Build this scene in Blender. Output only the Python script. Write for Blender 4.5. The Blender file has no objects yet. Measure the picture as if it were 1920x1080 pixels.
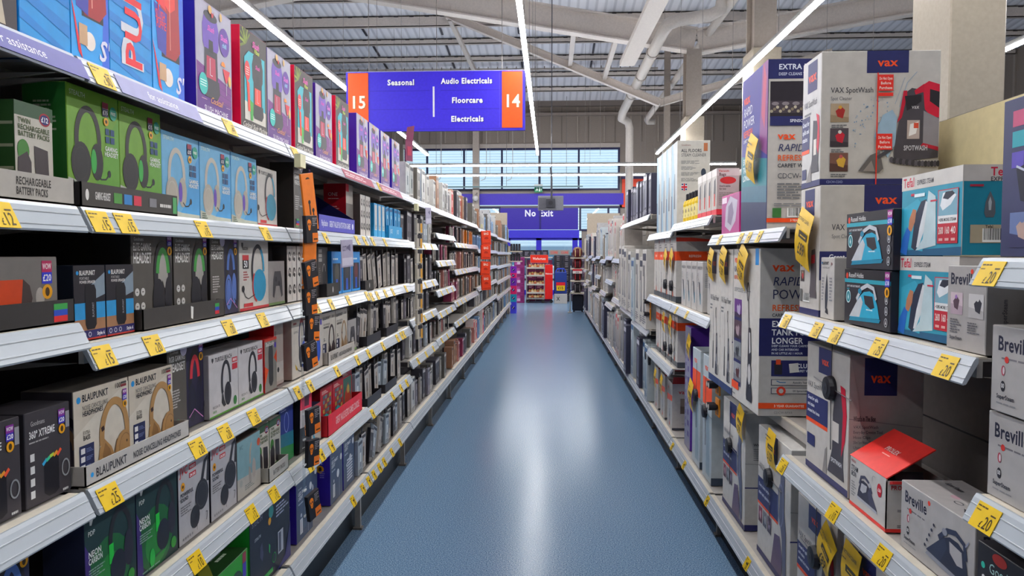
import bpy, math, random
from mathutils import Vector, Matrix
random.seed(7)
SC = bpy.context.scene
COL = SC.collection
PI = math.pi

# ---------------------------------------------------------------- camera
cd = bpy.data.cameras.new('camera'); cam = bpy.data.objects.new('camera', cd); COL.objects.link(cam)
cd.sensor_width = 36.0; cd.lens = 36.0*1390/1920; cd.clip_end = 300; cd.clip_start = .05
cam.location = (0, 0, 1.53)
cam.rotation_euler = (math.radians(90-2.595), 0, math.radians(2.921))
SC.camera = cam
# ---------------------------------------------------------------- world, exposure
W = bpy.data.worlds.new('daylight'); SC.world = W; W.use_nodes = True
bg = W.node_tree.nodes['Background']
bg.inputs['Color'].default_value = (.90, .93, 1.0, 1); bg.inputs['Strength'].default_value = 1.4
SC.view_settings.view_transform = 'Standard'; SC.view_settings.look = 'None'
SC.view_settings.gamma = 1; SC.view_settings.use_curve_mapping = False
SC.view_settings.exposure = 0.72
LAMP = 44.0          # strength of the tube lights
try:
    SC.cycles.use_denoising = True
    SC.cycles.max_bounces = 8; SC.cycles.diffuse_bounces = 4; SC.cycles.transparent_max_bounces = 12
    SC.cycles.sample_clamp_indirect = 6
except Exception: pass

# ---------------------------------------------------------------- materials
def lin(h):
    h = h.lstrip('#'); out = []
    if len(h) == 3: h = ''.join(c*2 for c in h)
    for i in (0, 2, 4):
        c = int(h[i:i+2], 16)/255
        out.append(c/12.92 if c <= .04045 else ((c+.055)/1.055)**2.4)
    return out
MATS = {}
def M(col, rough=.42, metal=0.0, vary=.06, scale=30.0, emit=0.0):
    key = (col, rough, metal, vary, scale, emit)
    if key in MATS: return MATS[key]
    m = bpy.data.materials.new('surface_'+col.lstrip('#')); m.use_nodes = True
    nt = m.node_tree; b = nt.nodes['Principled BSDF']; c = lin(col)
    b.inputs['Roughness'].default_value = rough; b.inputs['Metallic'].default_value = metal; b.inputs['Specular IOR Level'].default_value = .3
    n = nt.nodes.new('ShaderNodeTexNoise'); n.inputs['Scale'].default_value = scale; n.inputs['Detail'].default_value = 3
    tc = nt.nodes.new('ShaderNodeTexCoord'); nt.links.new(tc.outputs['Object'], n.inputs['Vector'])
    r = nt.nodes.new('ShaderNodeValToRGB')
    r.color_ramp.elements[0].position = .3; r.color_ramp.elements[1].position = .7
    r.color_ramp.elements[0].color = [x*(1-vary) for x in c]+[1]; r.color_ramp.elements[1].color = [min(1, x*(1+vary)) for x in c]+[1]
    nt.links.new(n.outputs['Fac'], r.inputs['Fac']); nt.links.new(r.outputs['Color'], b.inputs['Base Color'])
    if emit:
        b.inputs['Emission Color'].default_value = c+[1]; b.inputs['Emission Strength'].default_value = emit
    MATS[key] = m
    return m
def glass(name, tint=(.9, .95, 1), gloss=.06, rough=.02):
    m = bpy.data.materials.new(name); m.use_nodes = True; nt = m.node_tree; nt.nodes.clear()
    o = nt.nodes.new('ShaderNodeOutputMaterial'); mx = nt.nodes.new('ShaderNodeMixShader')
    t = nt.nodes.new('ShaderNodeBsdfTransparent'); t.inputs[0].default_value = (*tint, 1)
    g = nt.nodes.new('ShaderNodeBsdfGlossy'); g.inputs['Roughness'].default_value = rough
    mx.inputs[0].default_value = gloss
    nt.links.new(t.outputs[0], mx.inputs[1]); nt.links.new(g.outputs[0], mx.inputs[2]); nt.links.new(mx.outputs[0], o.inputs[0])
    return m
GLASS = glass('window_glass'); CLEAR = glass('clear_plastic', (.93, .94, .94), .12, .1)
def floor_mat():
    m = bpy.data.materials.new('speckled_vinyl'); m.use_nodes = True; nt = m.node_tree; b = nt.nodes['Principled BSDF']
    tc = nt.nodes.new('ShaderNodeTexCoord')
    n = nt.nodes.new('ShaderNodeTexNoise'); n.inputs['Scale'].default_value = 160; n.inputs['Detail'].default_value = 2
    r = nt.nodes.new('ShaderNodeValToRGB'); e = r.color_ramp.elements
    e[0].position = .30; e[0].color = lin('#385170')+[1]; e[1].position = .70; e[1].color = lin('#9fb3c6')+[1]
    mid = r.color_ramp.elements.new(.44); mid.color = lin('#637f9c')+[1]; mid = r.color_ramp.elements.new(.56); mid.color = lin('#7390ab')+[1]
    nt.links.new(tc.outputs['Object'], n.inputs['Vector'])
    nt.links.new(n.outputs['Fac'], r.inputs['Fac']); nt.links.new(r.outputs['Color'], b.inputs['Base Color'])
    b.inputs['Roughness'].default_value = .22
    b.inputs['Specular IOR Level'].default_value = .08
    return m
def deck_mat(axis=0, c0='#b4b0b0', c1='#8f8b8c', freq=5.0):
    m = bpy.data.materials.new('profiled_sheet'); m.use_nodes = True; nt = m.node_tree; b = nt.nodes['Principled BSDF']
    tc = nt.nodes.new('ShaderNodeTexCoord'); w = nt.nodes.new('ShaderNodeTexWave')
    w.bands_direction = 'XYZ'[axis]; w.inputs['Scale'].default_value = freq; w.inputs['Distortion'].default_value = 0
    r = nt.nodes.new('ShaderNodeValToRGB'); r.color_ramp.elements[0].color = lin(c1)+[1]; r.color_ramp.elements[1].color = lin(c0)+[1]
    r.color_ramp.elements[0].position = .05; r.color_ramp.elements[1].position = .35
    bp = nt.nodes.new('ShaderNodeBump'); bp.inputs['Strength'].default_value = .2; bp.inputs['Distance'].default_value = .04
    nt.links.new(tc.outputs['Object'], w.inputs['Vector']); nt.links.new(w.outputs['Fac'], r.inputs['Fac'])
    nt.links.new(r.outputs['Color'], b.inputs['Base Color']); nt.links.new(w.outputs['Fac'], bp.inputs['Height'])
    nt.links.new(bp.outputs[0], b.inputs['Normal']); b.inputs['Roughness'].default_value = .5
    return m

# ---------------------------------------------------------------- mesh builder
class MB:
    def __init__(s): s.v = []; s.f = []; s.m = []; s.mats = []; s.ix = {}
    def mi(s, mat):
        if isinstance(mat, str): mat = M(mat)
        k = mat.name
        if k not in s.ix: s.ix[k] = len(s.mats); s.mats.append(mat)
        return s.ix[k]
    def face(s, pts, mat):
        n = len(s.v); s.v.extend([tuple(p) for p in pts]); s.f.append(tuple(range(n, n+len(pts)))); s.m.append(s.mi(mat))
    def mesh(s, vs, fs, mat):
        n = len(s.v); s.v.extend([tuple(p) for p in vs]); k = s.mi(mat)
        for f in fs: s.f.append(tuple(i+n for i in f)); s.m.append(k)
    def box(s, a, b, mat, tf=None):
        x0, y0, z0 = a; x1, y1, z1 = b
        vs = [Vector(p) for p in ((x0,y0,z0),(x1,y0,z0),(x1,y1,z0),(x0,y1,z0),(x0,y0,z1),(x1,y0,z1),(x1,y1,z1),(x0,y1,z1))]
        if tf: vs = [tf @ p for p in vs]
        fs = [(0,3,2,1),(4,5,6,7),(0,1,5,4),(1,2,6,5),(2,3,7,6),(3,0,4,7)]
        if isinstance(mat, dict):       # B T F R K L
            for f, key in zip(fs, 'BTFRKL'): s.mesh([vs[i] for i in f], [(0,1,2,3)], mat.get(key, mat['*']))
        else: s.mesh(vs, fs, mat)
    def cbox(s, a, b, mat, c=.0015):
        """box with small chamfers on every edge; mat may be a dict of faces"""
        g = mat if isinstance(mat, dict) else {'*': mat}
        (x0,y0,z0), (x1,y1,z1) = a, b
        def cor(sx, sy, sz):
            X = x1 if sx else x0; Y = y1 if sy else y0; Z = z1 if sz else z0
            ix = X-c if sx else X+c; iy = Y-c if sy else Y+c; iz = Z-c if sz else Z+c
            return (X, iy, iz), (ix, Y, iz), (ix, iy, Z)
        C = {(i,j,k): cor(i,j,k) for i in (0,1) for j in (0,1) for k in (0,1)}
        G = lambda q: g.get(q, g['*'])
        s.face([C[0,0,0][1],C[1,0,0][1],C[1,0,1][1],C[0,0,1][1]], G('F')); s.face([C[1,1,0][1],C[0,1,0][1],C[0,1,1][1],C[1,1,1][1]], G('K'))
        s.face([C[1,0,0][0],C[1,1,0][0],C[1,1,1][0],C[1,0,1][0]], G('R')); s.face([C[0,1,0][0],C[0,0,0][0],C[0,0,1][0],C[0,1,1][0]], G('L'))
        s.face([C[0,0,1][2],C[1,0,1][2],C[1,1,1][2],C[0,1,1][2]], G('T')); s.face([C[0,1,0][2],C[1,1,0][2],C[1,0,0][2],C[0,0,0][2]], G('B'))
        e = G('*')
        for i in (0,1):
            for j in (0,1):
                s.face([C[i,j,0][0],C[i,j,0][1],C[i,j,1][1],C[i,j,1][0]], e)
                s.face([C[i,0,j][0],C[i,0,j][2],C[i,1,j][2],C[i,1,j][0]], e)
                s.face([C[0,i,j][1],C[0,i,j][2],C[1,i,j][2],C[1,i,j][1]], e)
                for k in (0,1): s.face(C[i,j,k], e)
    def tube(s, pts, r, mat, n=8, cap=True):
        pts = [Vector(p) for p in pts]; rings = []; prev = None
        for i, p in enumerate(pts):
            t = (pts[min(i+1, len(pts)-1)]-pts[max(i-1, 0)]).normalized()
            a = Vector((0,0,1)) if abs(t.z) < .9 else Vector((1,0,0))
            if prev is None: u = t.cross(a).normalized()
            else: u = (prev-t*prev.dot(t)).normalized()
            prev = u; w = t.cross(u); rr = r[i] if isinstance(r, (list, tuple)) else r
            rings.append([p+(u*math.cos(2*PI*k/n)+w*math.sin(2*PI*k/n))*rr for k in range(n)])
        vs = [q for g in rings for q in g]; fs = []
        for i in range(len(pts)-1):
            for k in range(n): fs.append((i*n+k, i*n+(k+1) % n, (i+1)*n+(k+1) % n, (i+1)*n+k))
        if cap: fs.append(tuple(range(n))[::-1]); fs.append(tuple((len(pts)-1)*n+k for k in range(n)))
        s.mesh(vs, fs, mat)
    def beam(s, a, b, w, h, mat, ibeam=False):
        """bar between two points: w across, h deep"""
        a = Vector(a); b = Vector(b); t = (b-a).normalized(); up = Vector((0,0,1))
        if abs(t.z) > .95: up = Vector((0,1,0))
        x = t.cross(up).normalized(); u = x.cross(t)
        tf = Matrix((( x.x,t.x,u.x,a.x),(x.y,t.y,u.y,a.y),(x.z,t.z,u.z,a.z),(0,0,0,1))); L = (b-a).length
        if ibeam:
            q = h*.06
            s.box((-w/2,0,-h/2),(w/2,L,-h/2+q),mat,tf); s.box((-w/2,0,h/2-q),(w/2,L,h/2),mat,tf); s.box((-w*.06,0,-h/2+q),(w*.06,L,h/2-q),mat,tf)
        else: s.box((-w/2,0,-h/2),(w/2,L,h/2),mat,tf)
    def lathe(s, prof, mat, n=16, c=(0,0,0), axis='z'):
        vs = []; fs = []
        for r, z in prof:
            for k in range(n):
                p = (r*math.cos(2*PI*k/n), r*math.sin(2*PI*k/n), z)
                if axis == 'y': p = (p[0], p[2], p[1])
                vs.append((c[0]+p[0], c[1]+p[1], c[2]+p[2]))
        for i in range(len(prof)-1):
            for k in range(n): fs.append((i*n+k, i*n+(k+1) % n, (i+1)*n+(k+1) % n, (i+1)*n+k))
        fs.append(tuple(range(n))[::-1]); fs.append(tuple((len(prof)-1)*n+k for k in range(n)))
        s.mesh(vs, fs, mat)
    def data(s, name):
        me = bpy.data.meshes.new(name); me.from_pydata(s.v, [], s.f)
        for m in s.mats: me.materials.append(m)
        me.polygons.foreach_set('material_index', s.m); me.update()
        return me
    def build(s, name, parent=None, link=True):
        o = bpy.data.objects.new(name, s.data(name))
        if link: COL.objects.link(o)
        if parent: o.parent = parent
        return o
def empty(name, loc=(0,0,0), rz=0, link=True):
    o = bpy.data.objects.new(name, None); o.location = loc; o.rotation_euler = (0,0,rz); o.empty_display_size = .05
    if link: COL.objects.link(o)
    return o
def tag(o, label=None, cat=None, group=None, kind=None):
    if label: o['label'] = label
    if cat: o['category'] = cat
    if group: o['group'] = group
    if kind: o['kind'] = kind
    return o
def smooth(o):
    for p in o.data.polygons: p.use_smooth = True
    return o

# ---------------------------------------------------------------- lettering (outlines of the built-in font, laid on surfaces as flat print)
GL = {}
def make_glyphs():
    chars = [chr(i) for i in range(33, 127)]+['£', 'º', '•']
    tmp = []
    def T(body, off):
        c = bpy.data.curves.new('t', 'FONT'); c.body = body; c.size = 1; c.offset = off; c.resolution_u = 2; c.fill_mode = 'FRONT'
        o = bpy.data.objects.new('t', c); COL.objects.link(o); tmp.append(o); return o
    jobs = {}
    for st, off in (('r', 0.0), ('b', .022), ('x', .036)):
        for ch in chars: jobs[st, ch] = T(ch, off)
    bar = T('||', 0); adv = {ch: T('|'+ch+'|', 0) for ch in chars+[' ']}
    bpy.context.view_layer.update(); dg = bpy.context.evaluated_depsgraph_get()
    def me(o):
        e = o.evaluated_get(dg); m = e.to_mesh(); v = [(p.co.x, p.co.y) for p in m.vertices]; f = [tuple(p.vertices) for p in m.polygons]; e.to_mesh_clear(); return v, f
    mx = lambda o: max(p[0] for p in me(o)[0])
    b0 = mx(bar)
    for k, o in jobs.items(): GL[k] = me(o)
    for ch, o in adv.items(): GL['adv', ch] = max(.05, mx(o)-b0)
    GL['cap'] = max(p[1] for p in GL['r', 'H'][0])
    for o in tmp:
        c = o.data; bpy.data.objects.remove(o); bpy.data.curves.remove(c)
make_glyphs()

class Face:
    """a printable rectangle; u, v run 0..1 across it, every print layer lies a hair above the last"""
    def __init__(s, mb, O, U, V, N):
        s.mb = mb; s.O = Vector(O); s.U = Vector(U); s.V = Vector(V); s.N = Vector(N).normalized(); s.W = s.U.length; s.H = s.V.length; s.k = 0
        s.st = .00008; s.sx = 1.0
    def P(s, u, v):
        u = min(1, max(0, u)); v = min(1, max(0, v)); return s.O+s.U*u+s.V*v+s.N*(.0003+s.st*s.k)
    def poly(s, pts, col): s.k += 1; s.mb.face([s.P(*p) for p in pts], col); return s
    def rect(s, u0, v0, u1, v1, col): return s.poly([(u0,v0),(u1,v0),(u1,v1),(u0,v1)], col)
    def ell(s, cu, cv, ru, col, asp=1.0, rot=0, n=18):
        """ru: fraction of the width; asp: height over width"""
        a = ru*s.W; b = a*asp; c, d = math.cos(rot), math.sin(rot)
        pts = []
        for i in range(n):
            x = a*math.cos(2*PI*i/n); y = b*math.sin(2*PI*i/n)
            pts.append((cu+(x*c-y*d)/s.W, cv+(x*d+y*c)/s.H))
        return s.poly(pts, col)
    def shape(s, cu, cv, size, pts, col):
        """outline given in units of size*H about (cu,cv)"""
        q = size*s.H
        return s.poly([(cu+x*s.sx*q/s.W, cv+y*q/s.H) for x, y in pts], col)
    def line(s, pts, w, col):
        """stroke of w metres through u,v points"""
        s.k += 1
        q = [Vector((u*s.W, v*s.H)) for u, v in pts]; L = []; R = []
        for i, p in enumerate(q):
            t = q[min(i+1, len(q)-1)]-q[max(i-1, 0)]
            if t.length < 1e-9: t = Vector((1, 0))
            t.normalize(); n = Vector((-t.y, t.x))*(w/2); L.append(p+n); R.append(p-n)
        vs = [s.P(p.x/s.W, p.y/s.H) for p in L+R]; n = len(q)
        s.mb.mesh(vs, [(i, i+1, n+i+1, n+i) for i in range(n-1)], col)
        return s
    def stroke(s, cu, cv, size, pts, w, col):
        q = size*s.H
        return s.line([(cu+x*s.sx*q/s.W, cv+y*q/s.H) for x, y in pts], w*q, col)
    def text(s, t, u, v, h, col, align='l', bold=True, maxw=None, shear=0.0, cond=.9, vert=False, rise=0.0):
        s.k += 1; st = 'x' if bold == 2 else 'b' if bold else 'r'
        k = h*s.H/GL['cap']; kx = k*cond
        tr = {'r':0,'b':.025,'x':.065}[st]; wid = sum(GL['adv', c]+tr for c in t)*kx
        lim = (s.H if vert else s.W)
        if maxw and wid > maxw*lim: kx *= maxw*lim/wid; wid = maxw*lim
        x = {'l': 0, 'c': -wid/2, 'r': -wid}[align]
        for c in t:
            if c != ' ' and (st, c) in GL:
                vs, fs = GL[st, c]; out = []
                for px, py in vs:
                    a = x+px*kx+py*k*shear; b = py*k+rise*(x+px*kx)
                    if vert: a, b = -b, a
                    out.append(s.P(u+a/s.W, v+b/s.H))
                s.mb.mesh(out, fs, col)
            x += (GL['adv', c]+tr)*kx
        return s
    def greek(s, u0, v0, u1, v1, n, col, seed=0, fill=.5):
        """small print, too small in the photograph to read"""
        r = random.Random(seed); s.k += 1; st = (v1-v0)/n
        for i in range(n):
            e = u0+(u1-u0)*r.uniform(.55, 1); v = v1-st*(i+1)
            a = u0
            while a < e-1e-6:
                b = min(e, a+(u1-u0)*r.uniform(.12, .3)); s.mb.face([s.P(a, v), s.P(b, v), s.P(b, v+st*fill), s.P(a, v+st*fill)], col); a = b+(u1-u0)*.03
        return s
    def bars(s, u0, v0, u1, v1, col='#222222', seed=1):
        r = random.Random(seed); s.rect(u0, v0, u1, v1, '#eeeeea'); s.k += 1; a = u0+(u1-u0)*.05
        while a < u1-(u1-u0)*.06:
            w = (u1-u0)*r.choice((.012, .02, .035)); s.mb.face([s.P(a, v0+(v1-v0)*.15), s.P(a+w, v0+(v1-v0)*.15), s.P(a+w, v1), s.P(a, v1)], col); a += w+(u1-u0)*r.choice((.015, .03))
        return s
    def sticker(s, u, v, w, price, h=None, c1='#c2255c', c2='#2d3bd0'):
        """round-cornered deal sticker with a price, and the amber dot below it"""
        hh = h or w*s.W/s.H*1.5
        s.rect(u, v, u+w, v+hh/2, c2); s.rect(u, v+hh/2, u+w, v+hh, c1)
        s.text('WOW', u+w/2, v+hh*.64, hh*.24, '#f4eef0', 'c', maxw=w*.85); s.text(price, u+w/2, v+hh*.12, hh*.28, '#ffffff', 'c', maxw=w*.85)
        s.ell(u+w/2, v-w*s.W/s.H*.55, w*.5, '#f0a818'); s.ell(u+w/2, v-w*s.W/s.H*.55, w*.22, '#4a3410', asp=1.4)
        return s

def carton(w, h, d, col, c=.0015):
    """cardboard carton: origin at the middle of its base, front towards -Y"""
    mb = MB(); mb.cbox((-w/2,-d/2,0), (w/2,d/2,h), col, c)
    mb.F = Face(mb, (-w/2,-d/2,0), (w,0,0), (0,0,h), (0,-1,0)); mb.R = Face(mb, (w/2,-d/2,0), (0,d,0), (0,0,h), (1,0,0))
    mb.L = Face(mb, (-w/2,d/2,0), (0,-d,0), (0,0,h), (-1,0,0)); mb.T = Face(mb, (-w/2,-d/2,h), (w,0,0), (0,d,0), (0,0,1))
    mb.size = (w, h, d)
    return mb

# ---------------------------------------------------------------- printed pictures
def arc(cx, cy, rx, ry, a0, a1, n=18):
    return [(cx+rx*math.cos(math.radians(a0+(a1-a0)*i/n)), cy+ry*math.sin(math.radians(a0+(a1-a0)*i/n))) for i in range(n+1)]
def headset(F, cu, cv, s, band, cup, pad=None, mic=True, inner=None, w=.1, blob='#222428', slim=1.0, cup2=None):
    """three-quarter view of a headset, s = height as a fraction of the face"""
    q = lambda p: [(x*slim, y) for x, y in p]
    F.stroke(cu, cv, s, q(arc(.02, .05, .235, .40, 205, -18, 22)), w, band)
    if inner: F.stroke(cu, cv, s, q(arc(.02, .04, .185, .335, 172, 8, 16)), w*.75, inner)
    F.shape(cu, cv, s, q(arc(.20, -.20, .13, .24, 0, 350, 18)), cup2 or cup)
    if pad: F.shape(cu, cv, s, q(arc(.13, -.2, .06, .16, 0, 350, 14)), pad)
    F.shape(cu, cv, s, q(arc(-.13, -.25, .20, .27, 0, 350, 20)), cup)
    F.stroke(cu, cv, s, q(arc(-.13, -.25, .14, .2, 0, 360, 20)), .012, band if band != cup else '#4a4c52')
    if mic:
        F.stroke(cu, cv, s, q([(.2,-.36),(.28,-.42),(.38,-.41),(.44,-.36)]), .022, blob); F.shape(cu, cv, s, q(arc(.46,-.33,.035,.05,0,340,10)), blob)
def headphones_front(F, cu, cv, s, band, cup, dark, w=.1):
    """tan-style folding pair: far cup behind, near cup a tall oval, band arching over"""
    F.stroke(cu, cv, s, arc(.03, .0, .235, .44, 190, -8, 22), w, band)
    F.shape(cu, cv, s, [(-.17,.0),(-.25,-.12),(-.28,-.3),(-.25,-.46),(-.12,-.5),(.0,-.44),(.03,-.3),(-.04,-.14)], cup); F.shape(cu, cv, s, [(-.15,-.06),(-.2,-.2),(-.2,-.36),(-.1,-.42),(-.02,-.32),(-.07,-.16)], dark)
    F.shape(cu, cv, s, [(.06,-.08),(.0,-.28),(.02,-.44),(.1,-.5),(.2,-.5),(.2,-.02)], dark)
    F.shape(cu, cv, s, arc(.2, -.25, .16, .26, 0, 350, 22), cup); F.stroke(cu, cv, s, arc(.22, -.24, .115, .2, 0, 360, 20), .012, dark); F.shape(cu, cv, s, arc(.25,-.15,.012,.02,0,330,8), '#3a2a20')
    F.stroke(cu, cv, s, [(-.215,.12),(-.165,.14)], .06, '#3d2a2a')
def iron(F, cu, cv, s, body, body2, plate, handle, tilt=0.0, flip=1):
    c, d = math.cos(tilt), math.sin(tilt)
    q = lambda pts: [((x*c-y*d)*flip, x*d+y*c) for x, y in pts]
    F.shape(cu, cv, s, q([(-.62,-.36),(.5,-.36),(.56,-.28),(-.56,-.26)]), plate)
    F.shape(cu, cv, s, q([(-.6,-.27),(.52,-.27),(.46,.02),(.36,.28),(.2,.36),(-.02,.34),(-.2,.22),(-.38,0)]), body)
    F.shape(cu, cv, s, q([(-.6,-.26),(-.2,-.26),(-.06,.1),(-.14,.24),(-.3,.1)]), body2)
    F.shape(cu, cv, s, q([(-.02,.26),(.3,.24),(.36,-.02),(.22,-.06),(.02,.06)]), handle)
    F.stroke(cu, cv, s, q([(-.3,.16),(-.1,.42),(.12,.5),(.34,.42),(.42,.16)]), .1, body2)
    F.shape(cu, cv, s, q(arc(-.16,.36,.07,.07,0,340,12)), plate)
def upright(F, cu, cv, s, col, hi, base=None):
    """tall upright cleaner"""
    F.stroke(cu, cv, s, [(-.02,.12),(-.05,.36)], .016, col); F.stroke(cu, cv, s, arc(-.06,.42,.03,.075,0,360,14), .016, col)
    F.shape(cu, cv, s, [(-.035,.12),(.035,.12),(.06,-.12),(.05,-.22),(-.05,-.22),(-.04,-.05)], col)
    F.shape(cu, cv, s, [(-.01,.08),(.03,.08),(.045,-.08),(.0,-.1)], hi); F.shape(cu, cv, s, arc(.01,-.27,.05,.09,0,350,16), hi)
    F.stroke(cu, cv, s, arc(.01,-.27,.055,.095,0,360,16), .014, col)
    F.shape(cu, cv, s, [(-.06,-.3),(-.085,-.46),(-.07,-.5),(.09,-.5),(.1,-.45),(.07,-.34),(.03,-.38)], base or col)
def photo(F, u0, v0, u1, v1, seed, pal):
    """small picture block on a carton: a few flat patches"""
    r = random.Random(seed); F.rect(u0, v0, u1, v1, pal[0]); w = u1-u0; h = v1-v0
    F.poly([(u0,v0),(u1,v0),(u1,v0+h*r.uniform(.2,.4)),(u0,v0+h*r.uniform(.3,.5))], pal[1])
    x = u0+w*r.uniform(.3,.5); y = v0+h*.3
    F.poly([(x,y),(x+w*.3,y-h*.1),(x+w*.42,y+h*.35),(x+w*.2,y+h*.55),(x-w*.1,y+h*.3)], pal[2])
    F.ell(x+w*.15, y+h*.5, w*.1, pal[3 % len(pal)])
def slush_machine(F, cu, cv, s, head, body, liquid, neon):
    F.shape(cu, cv, s, [(-.2,.1),(-.21,.3),(-.16,.42),(0,.47),(.16,.42),(.21,.3),(.2,.1),(.15,.03),(-.15,.03)], head)
    F.shape(cu, cv, s, arc(0,.43,.17,.06,0,350,18), body)
    F.shape(cu, cv, s, [(-.16,.05),(.16,.05),(.17,-.3),(-.17,-.3)], body); F.shape(cu, cv, s, [(-.11,-.03),(.11,-.03),(.12,-.28),(-.12,-.28)], liquid)
    F.shape(cu, cv, s, [(-.2,-.28),(.2,-.28),(.22,-.42),(.15,-.5),(-.15,-.5),(-.22,-.42)], body)
    F.shape(cu, cv, s, [(-.05,.16),(.05,.16),(.06,.02),(-.06,.02)], '#17141c')
    F.text('Slush', cu-.0, cv+.26*s, .06*s, neon, 'c', shear=.3); F.stroke(cu, cv, s, [(-.03,-.05),(-.03,-.24),(.03,-.24)], .012, '#d8c8d8')
def cocktail(F, cu, cv, s, col, garnish):
    F.stroke(cu, cv, s, [(0,-.12),(0,-.46)], .02, '#cfc6d2'); F.shape(cu, cv, s, [(-.2,.2),(.22,.2),(.06,-.1),(0,-.15),(-.06,-.1)], col)
    F.shape(cu, cv, s, arc(-.17,.26,.12,.12,0,180,14), garnish); F.shape(cu, cv, s, arc(.2,-.05,.09,.14,0,350,14), '#e0b060')
def skull(F, cu, cv, s, col, dark):
    F.shape(cu, cv, s, [(-.3,.1),(-.28,.34),(-.1,.48),(.12,.47),(.28,.32),(.3,.05),(.2,-.12),(.14,-.42),(0,-.5),(-.14,-.42),(-.2,-.12)], col)
    for x in (-.13, .12): F.shape(cu, cv, s, arc(x,.06,.085,.1,0,340,10), dark)
    F.shape(cu, cv, s, [(-.03,-.12),(.03,-.12),(0,-.04)], dark); F.stroke(cu, cv, s, [(-.1,-.28),(.1,-.28)], .03, dark)

# ---------------------------------------------------------------- the catalogue of goods
PR = {}      # key -> prototype object (unlinked until first put on a shelf)
NAMES = {}
def reg(key, name, cat, desc, mb, parts=()):
    """parts: (name, MB, sub-parts) to hang under the thing"""
    o = mb.build(name, link=False) if mb else empty(name, link=False)
    o['category'] = cat; kids = []
    for p in parts:
        c = p[1].build(p[0], o, link=False); kids.append((c, []))
        for q in (p[2] if len(p) > 2 else ()): kids[-1][1].append(q[1].build(q[0], c, link=False))
        if len(p) > 3 and p[3]: c['label'] = p[3]
    PR[key] = dict(o=o, kids=kids, used=False, desc=desc, cat=cat, d=(mb.size[2] if mb and hasattr(mb, 'size') else 0))
def spawn(key):
    p = PR[key]
    if not p['used']:
        p['used'] = True; o = p['o']; COL.objects.link(o)
        for c, g in p['kids']:
            COL.objects.link(c)
            for q in g: COL.objects.link(q)
        return o
    o = p['o'].copy(); COL.objects.link(o); o.parent = None
    for c, g in p['kids']:
        k = c.copy(); COL.objects.link(k); k.parent = o
        for q in g:
            z = q.copy(); COL.objects.link(z); z.parent = k
    for k in ('label', 'group'):
        if k in o: del o[k]
    return o

WHT = '#c3bdb7'; NAVY = '#2a2d63'; VOR = '#f4511e'
# -- slush machines, top shelf
def p_slushblue(lettered=True):
    b = carton(.36 if lettered else .3, .46, .2, '#1592dc'); F = b.F
    for i in range(-3, 9): F.poly([(.0,.2+i*.1),(.52,.1+i*.135),(.52,.16+i*.135),(.0,.245+i*.1)], '#0f7fd0')
    if lettered: F.text('PUPPiE', .40, .08, .26*.78, '#cfcfd8', 'l', vert=True, maxw=1.4, cond=1.12); F.text('PUPPiE', .385, .09, .20*.78, '#e8182c', 'l', vert=True, maxw=1.36, cond=1.15)
    F.rect(.53, 0, 1, 1, '#1f9ae6'); F.poly([(.9,0),(1,0),(1,1),(.94,.7),(.93,.3)], '#2b63d8')
    F.rect(.66, .24, .93, 1, '#231a22'); F.shape(.79, .5, .5, [(-.2,.42),(.2,.42),(.24,-.38),(.12,-.5),(-.12,-.5),(-.24,-.38)], '#a81420')
    F.shape(.79, .6, .4, [(-.16,.32),(.16,.36),(.16,-.1),(.0,-.2),(-.18,-.1)], '#e8362c'); F.line([(.79,.3),(.79,.78)], .003, '#e89a88')
    F.shape(.66, .42, .42, [(-.18,.28),(.16,.2),(.12,-.4),(-.1,-.34)], '#3a3aa6'); F.shape(.65, .56, .4, [(-.19,-.02),(-.06,.13),(.1,.06),(.17,-.1)], '#e8242e')
    F.text('SLUSH', .58, .45, .05, '#e83a2c', maxw=.14); F.text('PUPPIE', .59, .40, .045, '#e83a2c', maxw=.14)
    F.poly([(.53,.32),(.58,.22),(.66,.03),(.61,.06)], '#d81a30'); F.ell(.75, .13, .07, '#e8dcd4'); F.rect(.62, .1, .72, .2, '#c9a07a')
    F.text("S'", .86, .06, .1, '#d8d8ee', shear=.2); F.line([(.66,.95),(.62,.5)], .006, '#e02436')
    return b
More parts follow.
